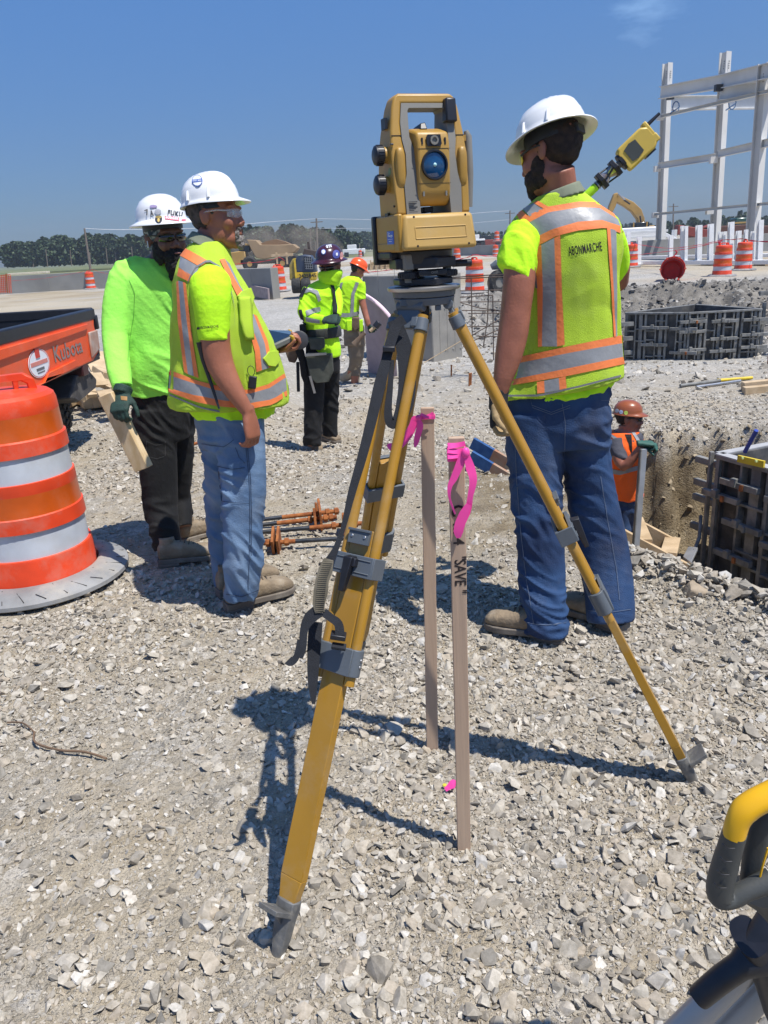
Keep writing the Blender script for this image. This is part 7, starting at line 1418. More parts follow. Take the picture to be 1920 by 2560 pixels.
mb = MB(); mb.prism([(-.030, .025), (.028, .025), (.036, .055), (.030, .085), (-.028, .085), (-.036, .05)], .030, .033, mat('keypad_grey', (.05, .055, .05), .5), PMt @ Matrix.Translation((0, 0, 82*pxm)) @ Matrix.Scale(.84, 4) @ XZ); obj('keypad', mb, None, rc)
mb = MB(); mb.box((-.044, 0, 82*pxm+.085), (.016, .04, .04), BLK, PMt); mb.tube([(0, 0, 76*pxm), (0, 0, 84*pxm)], .030, BLK, 20, PMt); mb.tube([(.028, 0, 82*pxm+.12), (.032, 0, 82*pxm+.14), (.032, 0, 82*pxm+.19)], [.010, .007, .005], BLK, 10, PMt); pieces('receiver_fitting', mb, rc, 40)
mb = MB(); mb.box((.02, 0, 82*pxm+.128), (.055, .045, .016), YR, PMt); mb.box((-.02, 0, 82*pxm+.128), (.03, .05, .02), YR, PMt); pieces('end_cap', mb, rc, 30, .004)
# ================================================================ older man in profile with tablet (left centre)
P1 = root('person', G(640, 1510, 0), 'grey bearded man in profile with white helmet, clear glasses, lime vest and faded jeans', 'person', 'construction workers')
Y1 = 3.20
to1 = [(520, 605, Y1, 42, .075), (513, 640, Y1, 58, .12), (515, 680, Y1, 72, .175), (530, 731, Y1, 90, .20), (538, 777, Y1, 100, .205), (548, 822, Y1, 112, .205), (560, 882, Y1, 127, .205), (568, 930, Y1, 136, .20, 0), (573, 985, Y1, 143, .20, -2), (574, 1008, Y1, 144, .20, -3)]
hp1 = [(572, 940, Y1, 100, .17), (573, 1000, Y1, 92, .175), (574, 1057, Y1, 86, .17), (583, 1110, Y1, 80, .15)]
lN = [(590, 1040, Y1-.08, 66, .10), (604, 1125, Y1-.10, 58, .10), (609, 1216, Y1-.12, 57, .095), (608, 1295, Y1-.13, 53, .09), (607, 1389, Y1-.14, 49, .085), (609, 1451, Y1-.14, 47, .08), (606, 1492, Y1-.13, 43, .075)]
lF = [(556, 1040, Y1+.10, 58, .09), (554, 1125, Y1+.12, 50, .09), (556, 1216, Y1+.14, 44, .085), (557, 1326, Y1+.16, 38, .08), (562, 1404, Y1+.18, 34, .075), (567, 1462, Y1+.19, 28, .07)]
YN = Y1-.19
aN = [(526, 710, YN+.04, 28, .04), (530, 750, YN+.01, 42, .055), (535, 800, YN, 40, .052), (539, 860, YN-.01, 37, .048), (552, 915, YN-.02, 34, .044), (578, 965, YN-.03, 27, .040), (603, 1005, YN-.04, 20, .030), (620, 1030, YN-.04, 16, .026)]
aF = [(520, 690, Y1+.19, 36, .05), (545, 770, Y1+.22, 34, .05), (580, 845, Y1+.20, 30, .042), (640, 872, Y1+.12, 24, .036), (690, 870, Y1+.08, 17, .028)]
H1 = headM(539, 547, Y1, -14, 2, -3, .98)
mb = MB(); head(mb, H1, neck_to=W(516, 640, Y1)); limb(mb, to1, .84); limb(mb, hp1, .84); limb(mb, lN, .76); limb(mb, lF, .76); limb(mb, aN); limb(mb, aF)
w1 = W(622, 1034, YN-.04); hand(mb, w1, (W(637, 1110, YN-.05)-w1).normalized(), V((-.75, .45, 0)), .19, (24, 42, 26), 1, thumb=(.40, .85, .3), tc=14, wscale=1.02)
hand(mb, W(692, 872, Y1+.07), V((.9, .1, .1)), V((0, -.3, 1)), .17, (45, 60, 45), 1, thumb=(.6, .6, .3))
body = link('body', voxel(mb, .0045, 4, 'body', SKIN), P1)
mb = MB(); mb.ell(H1 @ V((.033, .087, .012)), (.0105,)*3, mat('eye_white', (.5, .48, .45), .3)); link('eye', mb.mesh('eye'), P1, 180); mb = MB(); mb.ell(H1 @ V((-.033, .087, .012)), (.0105,)*3, mat('eye_white', (0, 0, 0))); link('eye', mb.mesh('eye'), P1, 180)
jn = garment('jeans', [hp1, lN, lF], DEN2, P1, .007, 5, folds(.0105, 13, (0, 0, 1), .5, 21.0)); jb = bvh_of(jn.data)
THR2 = mat('faded_thread', (.035, .06, .11), .8)
seam(jb, [[(614, 1120), (622, 1200), (624, 1300), (622, 1400), (618, 1490)], [(618, 1120), (626, 1200), (628, 1300), (626, 1400)]], jn, THR2, 1.4); seam(jb, [[(496, 1070), (505, 1108), (560, 1116), (584, 1100), (586, 1052)], [(588, 1118), (598, 1145), (612, 1158)], [(545, 1164), (580, 1172), (612, 1168)], [(553, 1252), (590, 1256), (622, 1258)], [(545, 1166), (550, 1210), (553, 1252)]], jn, THR2, 1.6, name='pocket_seam'); seam(jb, [[(566, 1484), (605, 1490), (645, 1474)]], jn, THR2, 2, name='hem_seam')
sN = [(520, 688, YN+.09, 40, .05), (526, 708, YN+.04, 56, .07), (530, 750, YN+.01, 53, .07), (532, 800, YN, 46, .065), (535, 852, YN-.01, 40, .06, -1)]
sF = [(520, 690, Y1+.17, 44, .065), (540, 740, Y1+.20, 42, .065), (560, 800, Y1+.21, 38, .06)]
tl = [(574, 950, Y1, 132, .18), (578, 1000, Y1, 118, .185, -2), (585, 1034, Y1, 104, .185, -4)]
sh = garment('shirt', [to1[:-2], sN, sF, tl], LIME, P1, .0065, 5, folds(.007, 14, (.3, 0, 1), .7, 31.0), inf=-.004); sb_ = bvh_of(sh.data)
textfit(sb_, 'ABONMARCHE', (523, 818), 46, 7, INK, sh, 6, .004, .02); mb = MB(); strip_px(mb, sb_, [(494.5, 818), (494.5, 824)], [(500, 818), (500, 824)], INK, .004, 2, 1); link('logo_mark', mb.mesh('logo_mark'), None).parent = sh
ve = garment('vest', [to1], MESHV, P1, .006, 5, folds(.007, 7, (0, 0, 1), .8, 44.0), inf=.008)
# the near armhole: sleeve stands proud of the vest
vb = bvh_of(ve.data)
dec = [([(452, 640), (500, 668)], [(466, 622), (522, 655)], ORB, 0, False), ([(449, 668), (487, 700)], [(453, 642), (498, 668)], SILV, 0, False), ([(445, 690), (474, 705)], [(449, 670), (482, 690)], ORB, 0, False),
       ([(443, 705), (446, 800), (462, 930)], [(448, 702), (455, 800), (471, 935)], ORB, 0, True), ([(448, 702), (455, 800), (471, 935)], [(459, 705), (468, 800), (486, 940)], SILV, 0, True), ([(459, 705), (468, 800), (486, 940)], [(466, 708), (480, 830), (498, 945)], ORB, 0, True),
       ([(426, 925), (490, 950), (540, 963), (620, 975), (670, 960), (722, 925)], [(426, 938), (490, 960), (540, 975), (620, 985), (672, 970), (726, 935)], ORB), ([(426, 938), (490, 960), (540, 975), (620, 985), (672, 970), (726, 935)], [(424, 970), (490, 988), (540, 998), (620, 1008), (680, 998), (728, 968)], SILV), ([(424, 970), (490, 988), (540, 998), (620, 1008), (680, 998), (728, 968)], [(424, 980), (490, 1004), (540, 1015), (620, 1022), (680, 1012), (730, 980)], ORB),
       ([(560, 648), (586, 700), (610, 740)], [(548, 650), (572, 700), (592, 740)], ORB, 0, False), ([(572, 660), (598, 715), (618, 745)], [(560, 648), (586, 700), (610, 740)], SILV, 0, False),
       ([(612, 790), (636, 880), (640, 930)], [(619, 790), (648, 870), (654, 925)], ORB, 0, False), ([(619, 790), (648, 870), (654, 925)], [(632, 786), (660, 860), (670, 920)], SILV, 0, False), ([(632, 786), (660, 860), (670, 920)], [(640, 790), (668, 855), (679, 915)], ORB, 0, False)]
decals('reflective_band', vb, dec, ve, .004); seam(vb, [[(426, 985), (500, 1016), (600, 1036), (680, 1022), (728, 995)]], ve, PIPE, 4, .004, 'hem_piping')
seam(vb, [[(474, 745), (472, 700), (490, 668), (520, 650), (550, 668), (572, 710), (584, 760), (586, 810)]], ve, PIPE, 5, .006, 'armhole_piping')
# vest pockets and fittings
mb = MB()
for P in ([(590, 742), (600, 730), (622, 722), (630, 745), (626, 765), (614, 772), (604, 752)], [(655, 896), (668, 880), (690, 878), (694, 905), (684, 918), (668, 915)]):
    pt_ = [cast_px(vb, x, y, .012) or W(x, y, Y1-.10) for x, y in P]; pb_ = [cast_px(vb, x, y, .002) or W(x, y, Y1-.09) for x, y in P]; n_ = len(P); mb.add(pt_+pb_, [tuple(range(n_))]+[(i, (i+1) % n_, n_+(i+1) % n_, n_+i) for i in range(n_)], MESHV)
pieces('pocket_flap', mb, ve, 40, .003)
mb = MB(); strip_px(mb, vb, [(590, 745), (596, 800), (612, 850)], [(614, 745), (622, 800), (626, 850)], MESHV, .012, 12, 5); o = link('chest_pocket', mb.mesh('chest_pocket'), ve, 60); s_ = o.modifiers.new('s', 'SOLIDIFY'); s_.thickness = .012
mb = MB(); q = cast_px(vb, 626, 955, .015) or W(626, 955, Y1-.2); mb.box(q, (.030, .014, .048), BLK, None, Matrix.Rotation(.2, 3, 'Y')); mb.tube([q+V((.014*math.cos(a), -.006, .045+.020*math.sin(a))) for a in [k*.55-1.2 for k in range(11)]], .0016, BLK, 6); pieces('belt_clip', mb, ve, 40, .003)
mb = MB(); mb.tube([W(497, 856, YN-.04), W(507, 900, YN-.03), W(528, 960, YN-.03), W(548, 1022, YN-.05)], [.010, .008, .007, .004], BLK, 8, flat=.4); obj('cord', mb, None, P1, 60)
mb = MB(); limb(mb, [(520, 590, Y1, 40, .07, -10), (519, 604, Y1, 46, .08, -12), (517, 620, Y1, 54, .095, -14)]); col = link('collar', voxel(mb, .005, 3, 'collar', mat('grey_collar', (0, 0, 0))), None); col.parent = ve
haircap(H1, mat('greying_hair', (.03, .025, .022), .7, col2=(.10, .09, .085), nscale=50, bump=.7, bscale=350), P1)
blob('goatee', H1, [((0, .098, -.046), (.026, .010, .007)), ((0, .088, -.088), (.027, .022, .022)), ((0, .093, -.106), (.021, .016, .020)), ((.022, .092, -.066), (.007, .010, .02)), ((-.022, .092, -.066), (.007, .010, .02))], HAIRG, P1, .003, .0035, 90)
glasses(H1, P1, CLR, CLR)
hm = helmet(H1 @ Matrix.Translation((0, -.012, .050)) @ Matrix.Rotation(math.radians(3), 4, 'X') @ Matrix.Scale(.87, 4), HWH, P1, 'cap'); hb = bvh_of(hm.data)
BLP2 = mat('blue_print', (.03, .10, .40), .5); sticker(hb, (494, 453), 13, 14, BLP2, hm, .003); sticker(hb, (494, 453), 11.5, 12.5, PRW, hm, .0036); mb = MB(); strip_px(mb, hb, [(482, 451), (506, 448)], [(482, 458), (506, 455)], BLP2, .0044, 6, 1); o = link('sticker_band', mb.mesh('x'), None); o.parent = hm
textfit(hb, 'SAFETY MAN', (494, 453.5), 21, 4, PRW, hm, 6, .005, .03); PK2 = mat('pink_print', (.75, .25, .35), .5); sticker(hb, (578, 447), 6, 7, PK2, hm, .003); sticker(hb, (587, 472), 8, 1.5, PK2, hm, .004)
boot((566, 1522), (738, 1472), P1, ln=.325); boot((545, 1482), (690, 1440), P1, ln=.31)
TB = root('survey_tablet', W(700, 842, Y1+.02), 'rugged tablet with yellow corners held by the grey bearded man', 'tablet')
a, b_, c, e_ = W(664, 824, Y1+.16), W(728, 826, Y1+.20), W(735, 838, Y1+.02), W(676, 866, Y1-.02); n_ = (b_-a).cross(c-b_).normalized(); n_ = n_ if n_.z > 0 else -n_
mb = MB(); mb.hexa([a-n_*.026, b_-n_*.026, c-n_*.026, e_-n_*.026], [a, b_, c, e_], mat('tablet_grey', (.14, .14, .13), .5)); tb = obj('case', mb, None, TB, 30, .005); cc = (a+b_+c+e_)/4
mb = MB(); mb.hexa([p.lerp(cc, .14)+n_*.0005 for p in (a, b_, c, e_)], [p.lerp(cc, .14)+n_*.002 for p in (a, b_, c, e_)], mat('tablet_screen', (.01, .018, .03), .08, clear=.6)); obj('screen', mb, None, TB)
mb = MB(); TY = mat('tablet_yellow', (.50, .30, .03), .5)
for p, o_ in ((c, e_), (e_, c), (a, b_), (b_, a)): q = p.lerp(o_, .10); mb.bar(p-n_*.013+(p-q)*.05, q-n_*.013, .034, .032, TY, n_)
pieces('corner_guard', mb, TB, 30, .004)
# ================================================================ bearded man in green hooded shirt (far left)
P2 = root('person', G(450, 1390, 0), 'black bearded man in stickered helmet, sunglasses and bright green shirt, holding a wood block', 'person', 'construction workers')
Y2 = 3.92
t2 = [(403, 644, Y2, 48, .08), (390, 664, Y2, 74, .12), (378, 690, Y2, 98, .15), (374, 730, Y2, 104, .165), (376, 790, Y2, 100, .165), (382, 860, Y2, 98, .165), (388, 930, Y2, 98, .165), (392, 982, Y2, 84, .155)]
h2 = [(398, 950, Y2, 72, .14), (403, 1000, Y2, 72, .145), (408, 1050, Y2, 68, .14), (410, 1095, Y2, 64, .13)]
l2a = [(384, 1020, Y2-.06, 52, .10), (392, 1100, Y2-.07, 49, .095), (396, 1182, Y2-.08, 46, .09), (402, 1263, Y2-.09, 42, .085), (411, 1320, Y2-.14, 38, .085), (421, 1372, Y2-.175, 36, .085)]
l2b = [(432, 1020, Y2+.08, 48, .09), (446, 1100, Y2+.09, 42, .085), (444, 1170, Y2+.10, 36, .08), (444, 1240, Y2+.13, 30, .075), (452, 1280, Y2+.10, 29, .075), (458, 1318, Y2+.065, 25, .075)]
a2 = [(306, 700, Y2-.10, 34, .06), (295, 762, Y2-.14, 36, .058), (289, 840, Y2-.19, 33, .052), (298, 927, Y2-.30, 29, .046), (307, 970, Y2-.36, 24, .040)]
a2f = [(470, 690, Y2+.05, 34, .055), (486, 780, Y2+.05, 32, .05), (488, 860, Y2, 30, .045), (470, 940, Y2-.05, 24, .04)]
H2 = headM(413, 599, Y2-.06, -52, -2, 2, 1.03)
mb = MB(); head(mb, H2, neck_to=W(402, 665, Y2)); limb(mb, t2, .84); limb(mb, h2, .84); limb(mb, l2a, .76); limb(mb, l2b, .76); limb(mb, a2, .8); limb(mb, a2f, .8)
link('body', voxel(mb, .005, 4, 'body', SKIND), P2)
def hood(mb): limb(mb, [(398, 656, Y2+.05, 62, .11, -4), (390, 668, Y2+.04, 74, .12, -4), (385, 684, Y2+.02, 84, .13, -4)])
sh = garment('hooded_shirt', [t2, [(318, 690, Y2-.06, 40, .07)]+a2[:1]+a2[1:], a2f], LIMEG, P2, .0065, 5, folds(.011, 11, (.5, 0, 1), .6, 51.0), extra=hood); sb_ = bvh_of(sh.data)
seam(sb_, [[(284, 958), (310, 964), (336, 958)]], sh, mat('green_seam', (.16, .45, .05), .9), 2); seam(sb_, [[(322, 700), (336, 730), (334, 790), (322, 850), (318, 900)]], sh, mat('green_seam', (0, 0, 0)), 1.6, name='sleeve_seam')
tr2 = garment('trousers', [h2, l2a, l2b], BLKC, P2, .007, 5, folds(.009, 12, (0, 0, 1), .55, 61.0)); tb2 = bvh_of(tr2.data)
GR2 = mat('charcoal_stitch', (.05, .05, .05), .8); seam(tb2, [[(366, 1102), (390, 1112), (412, 1108)], [(368, 1140), (392, 1146), (410, 1140)], [(366, 1102), (366, 1140)], [(412, 1104), (412, 1140)]], tr2, GR2, 1.2, name='cargo_pocket')
g1 = MB(); w2 = W(304, 985, Y2-.38); hand(g1, w2, (W(294, 1066, Y2-.50)-w2).normalized(), V((.15, .95, -.1)), .19, (34, 52, 40), 1, thumb=(.6, .8, .30), tc=16, wscale=1.15); g1.tube([W(309, 968, Y2-.36), w2], [.045, .040], None, 16)
gl = link('glove', voxel(g1, .0045, 3, 'glove', GLV), P2); mb = MB(); gb_ = bvh_of(gl.data); strip_px(mb, gb_, [(302, 990), (318, 992)], [(303, 1000), (318, 1002)], mat('glove_print', (.30, .16, .05), .7), .002, 4, 3); link('glove_print', mb.mesh('x'), None).parent = gl
blob('beard', H2, [((0, .070, -.072), (.052, .048, .045)), ((0, .075, -.115), (.048, .044, .050)), ((0, .062, -.155), (.036, .034, .040)), ((.054, .030, -.050), (.022, .045, .055)), ((-.054, .030, -.050), (.022, .045, .055)), ((0, .099, -.044), (.028, .012, .008))], HAIRB, P2, .0045, .006, 60)
mb = MB(); mb.ell(H2 @ V((0, .105, -.058)), (.018, .018, .006), mat('lips', (.25, .10, .08), .5)); link('lips', mb.mesh('lips'), P2, 180)
BAN = mat('bandana', (.03, .05, .07), .8, col2=(.30, .33, .34), nscale=42, mix=(.48, .60)); blob('bandana', H2, [((0, -.018, .038), (.084, .102, .080))], BAN, P2, .006, .001, 20)
glasses(H2, P2, GLK, BLK); mb = MB(); mb.tube([H2 @ V((.086, .0, .0)), H2 @ V((.090, .006, -.030))], .003, PRW, 8); obj('earplug_cord', mb, None, P2)
hm = helmet(H2 @ Matrix.Translation((0, -.008, .064)) @ Matrix.Rotation(math.radians(4), 4, 'X') @ Matrix.Scale(.97, 4), HWH, P2, 'full', False); hb = bvh_of(hm.data)
PKP = mat('pink_red_print', (.70, .16, .20), .5); BKP = mat('black_print', (.03, .03, .04), .5); GOP = mat('gold_print', (.55, .40, .12), .5)
textfit(hb, 'FUKU', (437, 534), 36, 12, BKP, hm, -9, .003, .03); mb = MB(); strip_px(mb, hb, [(412, 540), (448, 545)], [(412, 549), (448, 554)], PKP, .003, 8, 2); link('sticker', mb.mesh('x'), None).parent = hm; textfit(hb, 'BURGER', (430, 547.5), 32, 6, PRW, hm, -8, .0045, .04)
sticker(hb, (397, 549), 9, 10, BKP, hm, .003); sticker(hb, (397, 543), 8, 4, GOP, hm, .0038); sticker(hb, (397, 552), 3, 5, GOP, hm, .0042); sticker(hb, (395, 530), 8, 7, mat('grey_print', (.45, .45, .48), .5), hm, .003); sticker(hb, (384, 517), 9, 4, mat('violet_print', (.35, .28, .45), .5), hm, .003)
textfit(hb, 'A', (380, 534), 9, 16, BKP, hm, 10, .003, .01); textfit(hb, '7', (368, 532), 9, 14, BKP, hm, 20, .003, .01); sticker(hb, (459, 551), 6, 2.5, PKP, hm, .003)
boot((398, 1408), (530, 1392), P2, ln=.30); boot((452, 1352), (530, 1330), P2, ln=.29)
a = W(268, 985, Y2-.385); b_ = W(360, 1172, Y2-.42); d = (b_-a).normalized(); x_ = V((.92, -.25, .25)); x_ = (x_-d*x_.dot(d)).normalized(); y_ = d.cross(x_); Lw = (b_-a).length; MW = frame(a, x_, y_, d)
mb = MB(); mb.box((0, 0, Lw/2), (.076, .050, Lw), mat('fresh_lumber', (.52, .36, .18), .75, col2=(.66, .50, .30), nscale=10, stretch=(3, 3, 1), bump=.1), MW); WB = tag(obj('wood_block', mb, None, None, 30, .003), 'short length of pale two by four lumber held in the green gloved hand', 'lumber')
# ================================================================ harnessed man with face cover (mid distance)
P3 = root('person', onG(825, 1120), 'man in maroon helmet, lime face cover and hooded shirt with tool belt and harness', 'person', 'construction workers')
Y3 = 7.0
t3 = [(820, 700, Y3, 22, .08), (805, 715, Y3, 38, .13), (797, 735, Y3, 44, .16), (797, 765, Y3, 44, .165), (800, 800, Y3, 42, .16), (806, 840, Y3, 40, .16), (812, 870, Y3, 40, .16), (816, 890, Y3, 36, .15)]
h3 = [(806, 850, Y3, 40, .15), (806, 885, Y3, 43, .15), (806, 930, Y3, 42, .14)]
l3a = [(790, 900, Y3-.06, 30, .10), (786, 960, Y3-.07, 26, .09), (783, 1030, Y3-.09, 24, .085), (781, 1112, Y3-.1, 22, .08)]
l3b = [(825, 900, Y3+.06, 26, .10), (828, 950, Y3+.07, 22, .09), (827, 1010, Y3+.08, 20, .08), (825, 1088, Y3+.1, 19, .075)]
a3 = [(775, 725, Y3-.08, 19, .06), (764, 760, Y3-.12, 18, .056), (762, 785, Y3-.16, 17, .052), (785, 797, Y3-.22, 15, .045), (812, 800, Y3-.28, 12, .036)]
a3f = [(838, 725, Y3+.0, 14, .055), (846, 760, Y3-.1, 14, .05), (840, 790, Y3-.2, 12, .04)]
H3 = headM(826, 668, Y3, -112, -8, 0, 1.04)
mb = MB(); head(mb, H3, neck_to=W(822, 705, Y3)); limb(mb, t3, .85); limb(mb, h3, .85); limb(mb, l3a, .8); limb(mb, l3b, .8); limb(mb, a3, .8); limb(mb, a3f, .8)
link('body', voxel(mb, .008, 3, 'body', SKIN), P3)
sh = garment('shirt', [t3, a3, a3f], LIME, P3, .008, 4, folds(.007, 9, (.4, 0, 1), .6, 71.0)); b3 = bvh_of(sh.data)
decals('reflective_band', b3, [([(757, 724), (775, 720), (795, 727), (803, 750)], [(759, 734), (775, 729), (790, 736), (796, 755)], SILV), ([(764, 778), (785, 770), (800, 767)], [(768, 790), (788, 783), (802, 778)], SILV), ([(765, 792), (780, 796), (800, 800)], [(766, 803), (780, 806), (800, 808)], SILV), ([(845, 800), (853, 806), (860, 808)], [(845, 810), (853, 816), (860, 817)], SILV)], sh, .006)
decals('harness_strap', b3, [([(822, 700), (829, 730), (834, 770), (832, 800)], [(828, 700), (838, 730), (844, 770), (840, 800)], WEB), ([(800, 690), (780, 705), (765, 725), (757, 745)], [(800, 684), (776, 700), (760, 720), (750, 742)], WEB), ([(755, 775), (762, 800), (768, 812)], [(748, 775), (754, 800), (760, 815)], WEB)], sh, .010)
garment('trousers', [h3, l3a, l3b], BLKC, P3, .009, 4, folds(.010, 9, (0, 0, 1), .6, 81.0))
mb = MB(); limb(mb, [(826, 676, Y3-.02, 29, .115), (826, 685, Y3-.02, 32, .122), (826, 696, Y3-.02, 29, .12), (826, 708, Y3-.02, 24, .11), (833, 714, Y3-.03, 12, .06)]); link('face_cover', voxel(mb, .007, 4, 'x', LIME, folds(.004, 12, (0, 0, 1), .6, 90.0)), P3)
glasses(H3, P3, GLK, BLK); haircap(H3, HAIRD, P3)
hm = helmet(H3 @ Matrix.Translation((0, 0, .050)) @ Matrix.Rotation(math.radians(4), 4, 'X') @ Matrix.Scale(1.0, 4), HMA, P3, 'full', False); hb = bvh_of(hm.data)
sticker(hb, (809, 630), 6, 7, mat('blue_print', (0, 0, 0)), hm, .004); sticker(hb, (809, 630), 4.5, 5, PRW, hm, .006); sticker(hb, (840, 636), 9, 11, mat('violet_blue_print', (.08, .09, .32), .4), hm, .004); textfit(hb, '8', (841, 636), 5, 8, PRW, hm, 0, .007, .05); sticker(hb, (853, 640), 4, 10, mat('flag_pink', (.5, .25, .22), .5), hm, .005); textfit(hb, 'GTS', (822, 617), 14, 7, PRW, hm, 8, .005, .05)
g1 = MB(); hand(g1, W(815, 800, Y3-.29), V((.9, -.2, .05)), V((0, .6, -.6)), .2, (60, 70, 40), 1, wscale=1.2); link('glove', voxel(g1, .007, 3, 'x', GLV), P3)
boot((772, 1112), (828, 1146), P3, z=-.29); boot((806, 1084), (878, 1106), P3, z=-.29)
LEA = mat('worn_leather', (.12, .075, .045), .8, var=.2, nscale=12, dirt=.2); OLV = mat('olive_canvas', (.06, .065, .05), .85, var=.2, nscale=12, dirt=.15)
mb = MB(); 
for P, m, t_ in (): pass
def pouch(P, Y_, T, m, name): 
    m_ = MB(); hull(m_, P, Y_, T, m); return obj(name, m_, None, P3, 40, .008)
mb = MB(); rg = []
for z_, k in ((816, 1), (842, 1)): pass
mb = MB(); limb(mb, [(806, 818, Y3, 45, .175), (808, 830, Y3, 46, .18), (810, 843, Y3, 45, .175)]); link('tool_belt', voxel(mb, .008, 2, 'x', mat('belt_dark', (.035, .038, .035), .8)), P3)
pouch([(764, 890), (768, 884), (830, 886), (833, 930), (822, 955), (790, 958), (775, 945)], Y3-.24, .12, OLV, 'nail_pouch'); pouch([(770, 845), (810, 845), (812, 868), (800, 876), (776, 874)], Y3-.22, .08, OLV, 'front_pouch')
pouch([(705, 858), (716, 850), (738, 852), (745, 885), (738, 908), (722, 905)], Y3-.10, .16, LEA, 'leather_pouch'); pouch([(728, 850), (745, 848), (760, 880), (768, 930), (776, 975), (765, 972), (752, 940), (748, 905)], Y3-.16, .05, BLKC, 'hammer_holder'); pouch([(740, 905), (748, 905), (750, 980), (742, 980)], Y3-.10, .02, WEB, 'hanging_strap'); pouch([(748, 812), (762, 812), (766, 838), (750, 840)], Y3-.16, .08, WEB, 'belt_pocket')
mb = MB(); c = W(749, 850, Y3-.22); mb.lathe([(.001, .02), (.06, .02), (.078, .012), (.078, -.012), (.06, -.02), (.001, -.02)], mat('reel_grey', (.05, .05, .055), .5), 28, frame(c, V((1, 0, 0)), V((0, 0, 1)), V((0, 1, .1)))); obj('tape_reel', mb, None, P3, 40, .002)
mb = MB(); mb.bar(W(763, 888, Y3-.26), W(816, 884, Y3-.26), .02, .02, STEEL); obj('pouch_bar', mb, None, P3); mb = MB(); mb.bar(W(775, 940, Y3-.25), W(787, 983, Y3-.25), .02, .008, STEEL); obj('blade', mb, None, P3)
# ================================================================ orange helmeted man walking away
Y4 = 11.6; P4 = root('person', W(890, 958, Y4), 'man in bright orange helmet looking down, lime shirt and brown trousers, walking near the pier', 'person', 'construction workers')
zf4 = gz(-.3, 11.6)
t4 = [(883, 690, Y4, 14, .08), (878, 700, Y4, 28, .14), (875, 715, Y4, 34, .15), (872, 745, Y4, 30, .14), (870, 775, Y4, 28, .13), (868, 800, Y4, 28, .13), (870, 822, Y4, 28, .13)]
h4 = [(884, 815, Y4, 26, .13), (886, 840, Y4, 27, .13), (888, 862, Y4, 27, .12)]
l4a = [(893, 850, Y4, 20, .09), (893, 890, Y4, 17, .08), (882, 925, Y4+.1, 14, .07), (868, 948, Y4+.2, 11, .06)]
l4b = [(885, 850, Y4+.1, 20, .09), (890, 895, Y4+.1, 16, .08), (888, 940, Y4+.1, 12, .07), (886, 962, Y4+.1, 11, .06)]
a4 = [(903, 718, Y4-.05, 8, .04), (904, 745, Y4-.07, 9, .045), (911, 775, Y4-.1, 8, .042), (918, 800, Y4-.15, 7, .034), (922, 815, Y4-.16, 6, .028)]
a4f = [(845, 715, Y4+.05, 10, .05), (842, 760, Y4-.0, 9, .045), (850, 795, Y4-.1, 8, .035)]
H4 = headM(893, 676, Y4, 20, -30, 0, 1.0)
mb = MB(); head(mb, H4, neck_to=W(882, 700, Y4)); limb(mb, t4, .85); limb(mb, h4, .85); limb(mb, l4a, .85); limb(mb, l4b, .85); limb(mb, a4); limb(mb, a4f); link('body', voxel(mb, .009, 3, 'body', SKIN), P4)
sh = garment('shirt', [t4, [(900, 706, Y4-.05, 13, .065), (903, 725, Y4-.06, 12, .065), (903, 748, Y4-.07, 11.5, .06)], [(847, 715, Y4+.05, 12, .06), (843, 745, Y4+.02, 11, .055)]], LIME, P4, .009, 4, folds(.008, 8, (.4, 0, 1), .6, 101.0)); b4 = bvh_of(sh.data)
decals('reflective_band', b4, [([(889, 705), (878, 735), (875, 790)], [(897, 707), (886, 735), (883, 790)], SILV), ([(852, 708), (846, 730), (842, 745)], [(858, 706), (852, 730), (848, 750)], SILV), ([(838, 782), (870, 783), (900, 778)], [(838, 792), (870, 793), (900, 788)], SILV)], sh, .008)
garment('trousers', [h4, l4a[:3], l4b[:3]], mat('brown_trousers', (.16, .125, .09), .85, dirt=.2), P4, .01, 4, folds(.010, 8, (0, 0, 1), .6, 111.0)); garment('muddy_boot', [[(890, 905, Y4+.05, 13, .075), (876, 935, Y4+.15, 12, .065), (858, 944, Y4+.22, 11, .06), (848, 940, Y4+.26, 8, .05)]], mat('muddy_rubber', (.36, .29, .20), .9, dirt=.4), P4, .01, 3); garment('muddy_boot', [[(890, 905, Y4+.12, 13, .075), (889, 940, Y4+.12, 11, .065), (888, 965, Y4+.12, 10, .06)]], mat('muddy_rubber', (0, 0, 0)), P4, .01, 3)
haircap(H4, HAIRD, P4); helmet(H4 @ Matrix.Translation((0, -.005, .045)) @ Matrix.Rotation(math.radians(2), 4, 'X') @ Matrix.Scale(.98, 4), HOR, P4, 'cap', False)
g1 = MB(); hand(g1, W(923, 815, Y4-.16), V((.3, -.1, -.9)), V((.5, .6, 0)), .19, (60, 70, 40), 1, wscale=1.2); link('glove', voxel(g1, .008, 3, 'x', GLV), P4)
for P, T, m, nm in (([(880, 794), (898, 794), (900, 820), (886, 826), (878, 815)], .12, LEA, 'leather_pouch'), ([(898, 800), (907, 798), (908, 828), (899, 830)], .03, LIME, 'shirt_tail'), ([(866, 800), (880, 800), (880, 826), (868, 828)], .1, LIME, 'shirt_tail')): mb = MB(); hull(mb, P, Y4-.2, T, m); obj(nm, mb, None, P4, 40, .01)
TL = root('hand_tool', W(930, 815, Y4-.25), 'cylindrical black headed tool with pale wooden grip held by the orange helmeted man', 'hand tool')
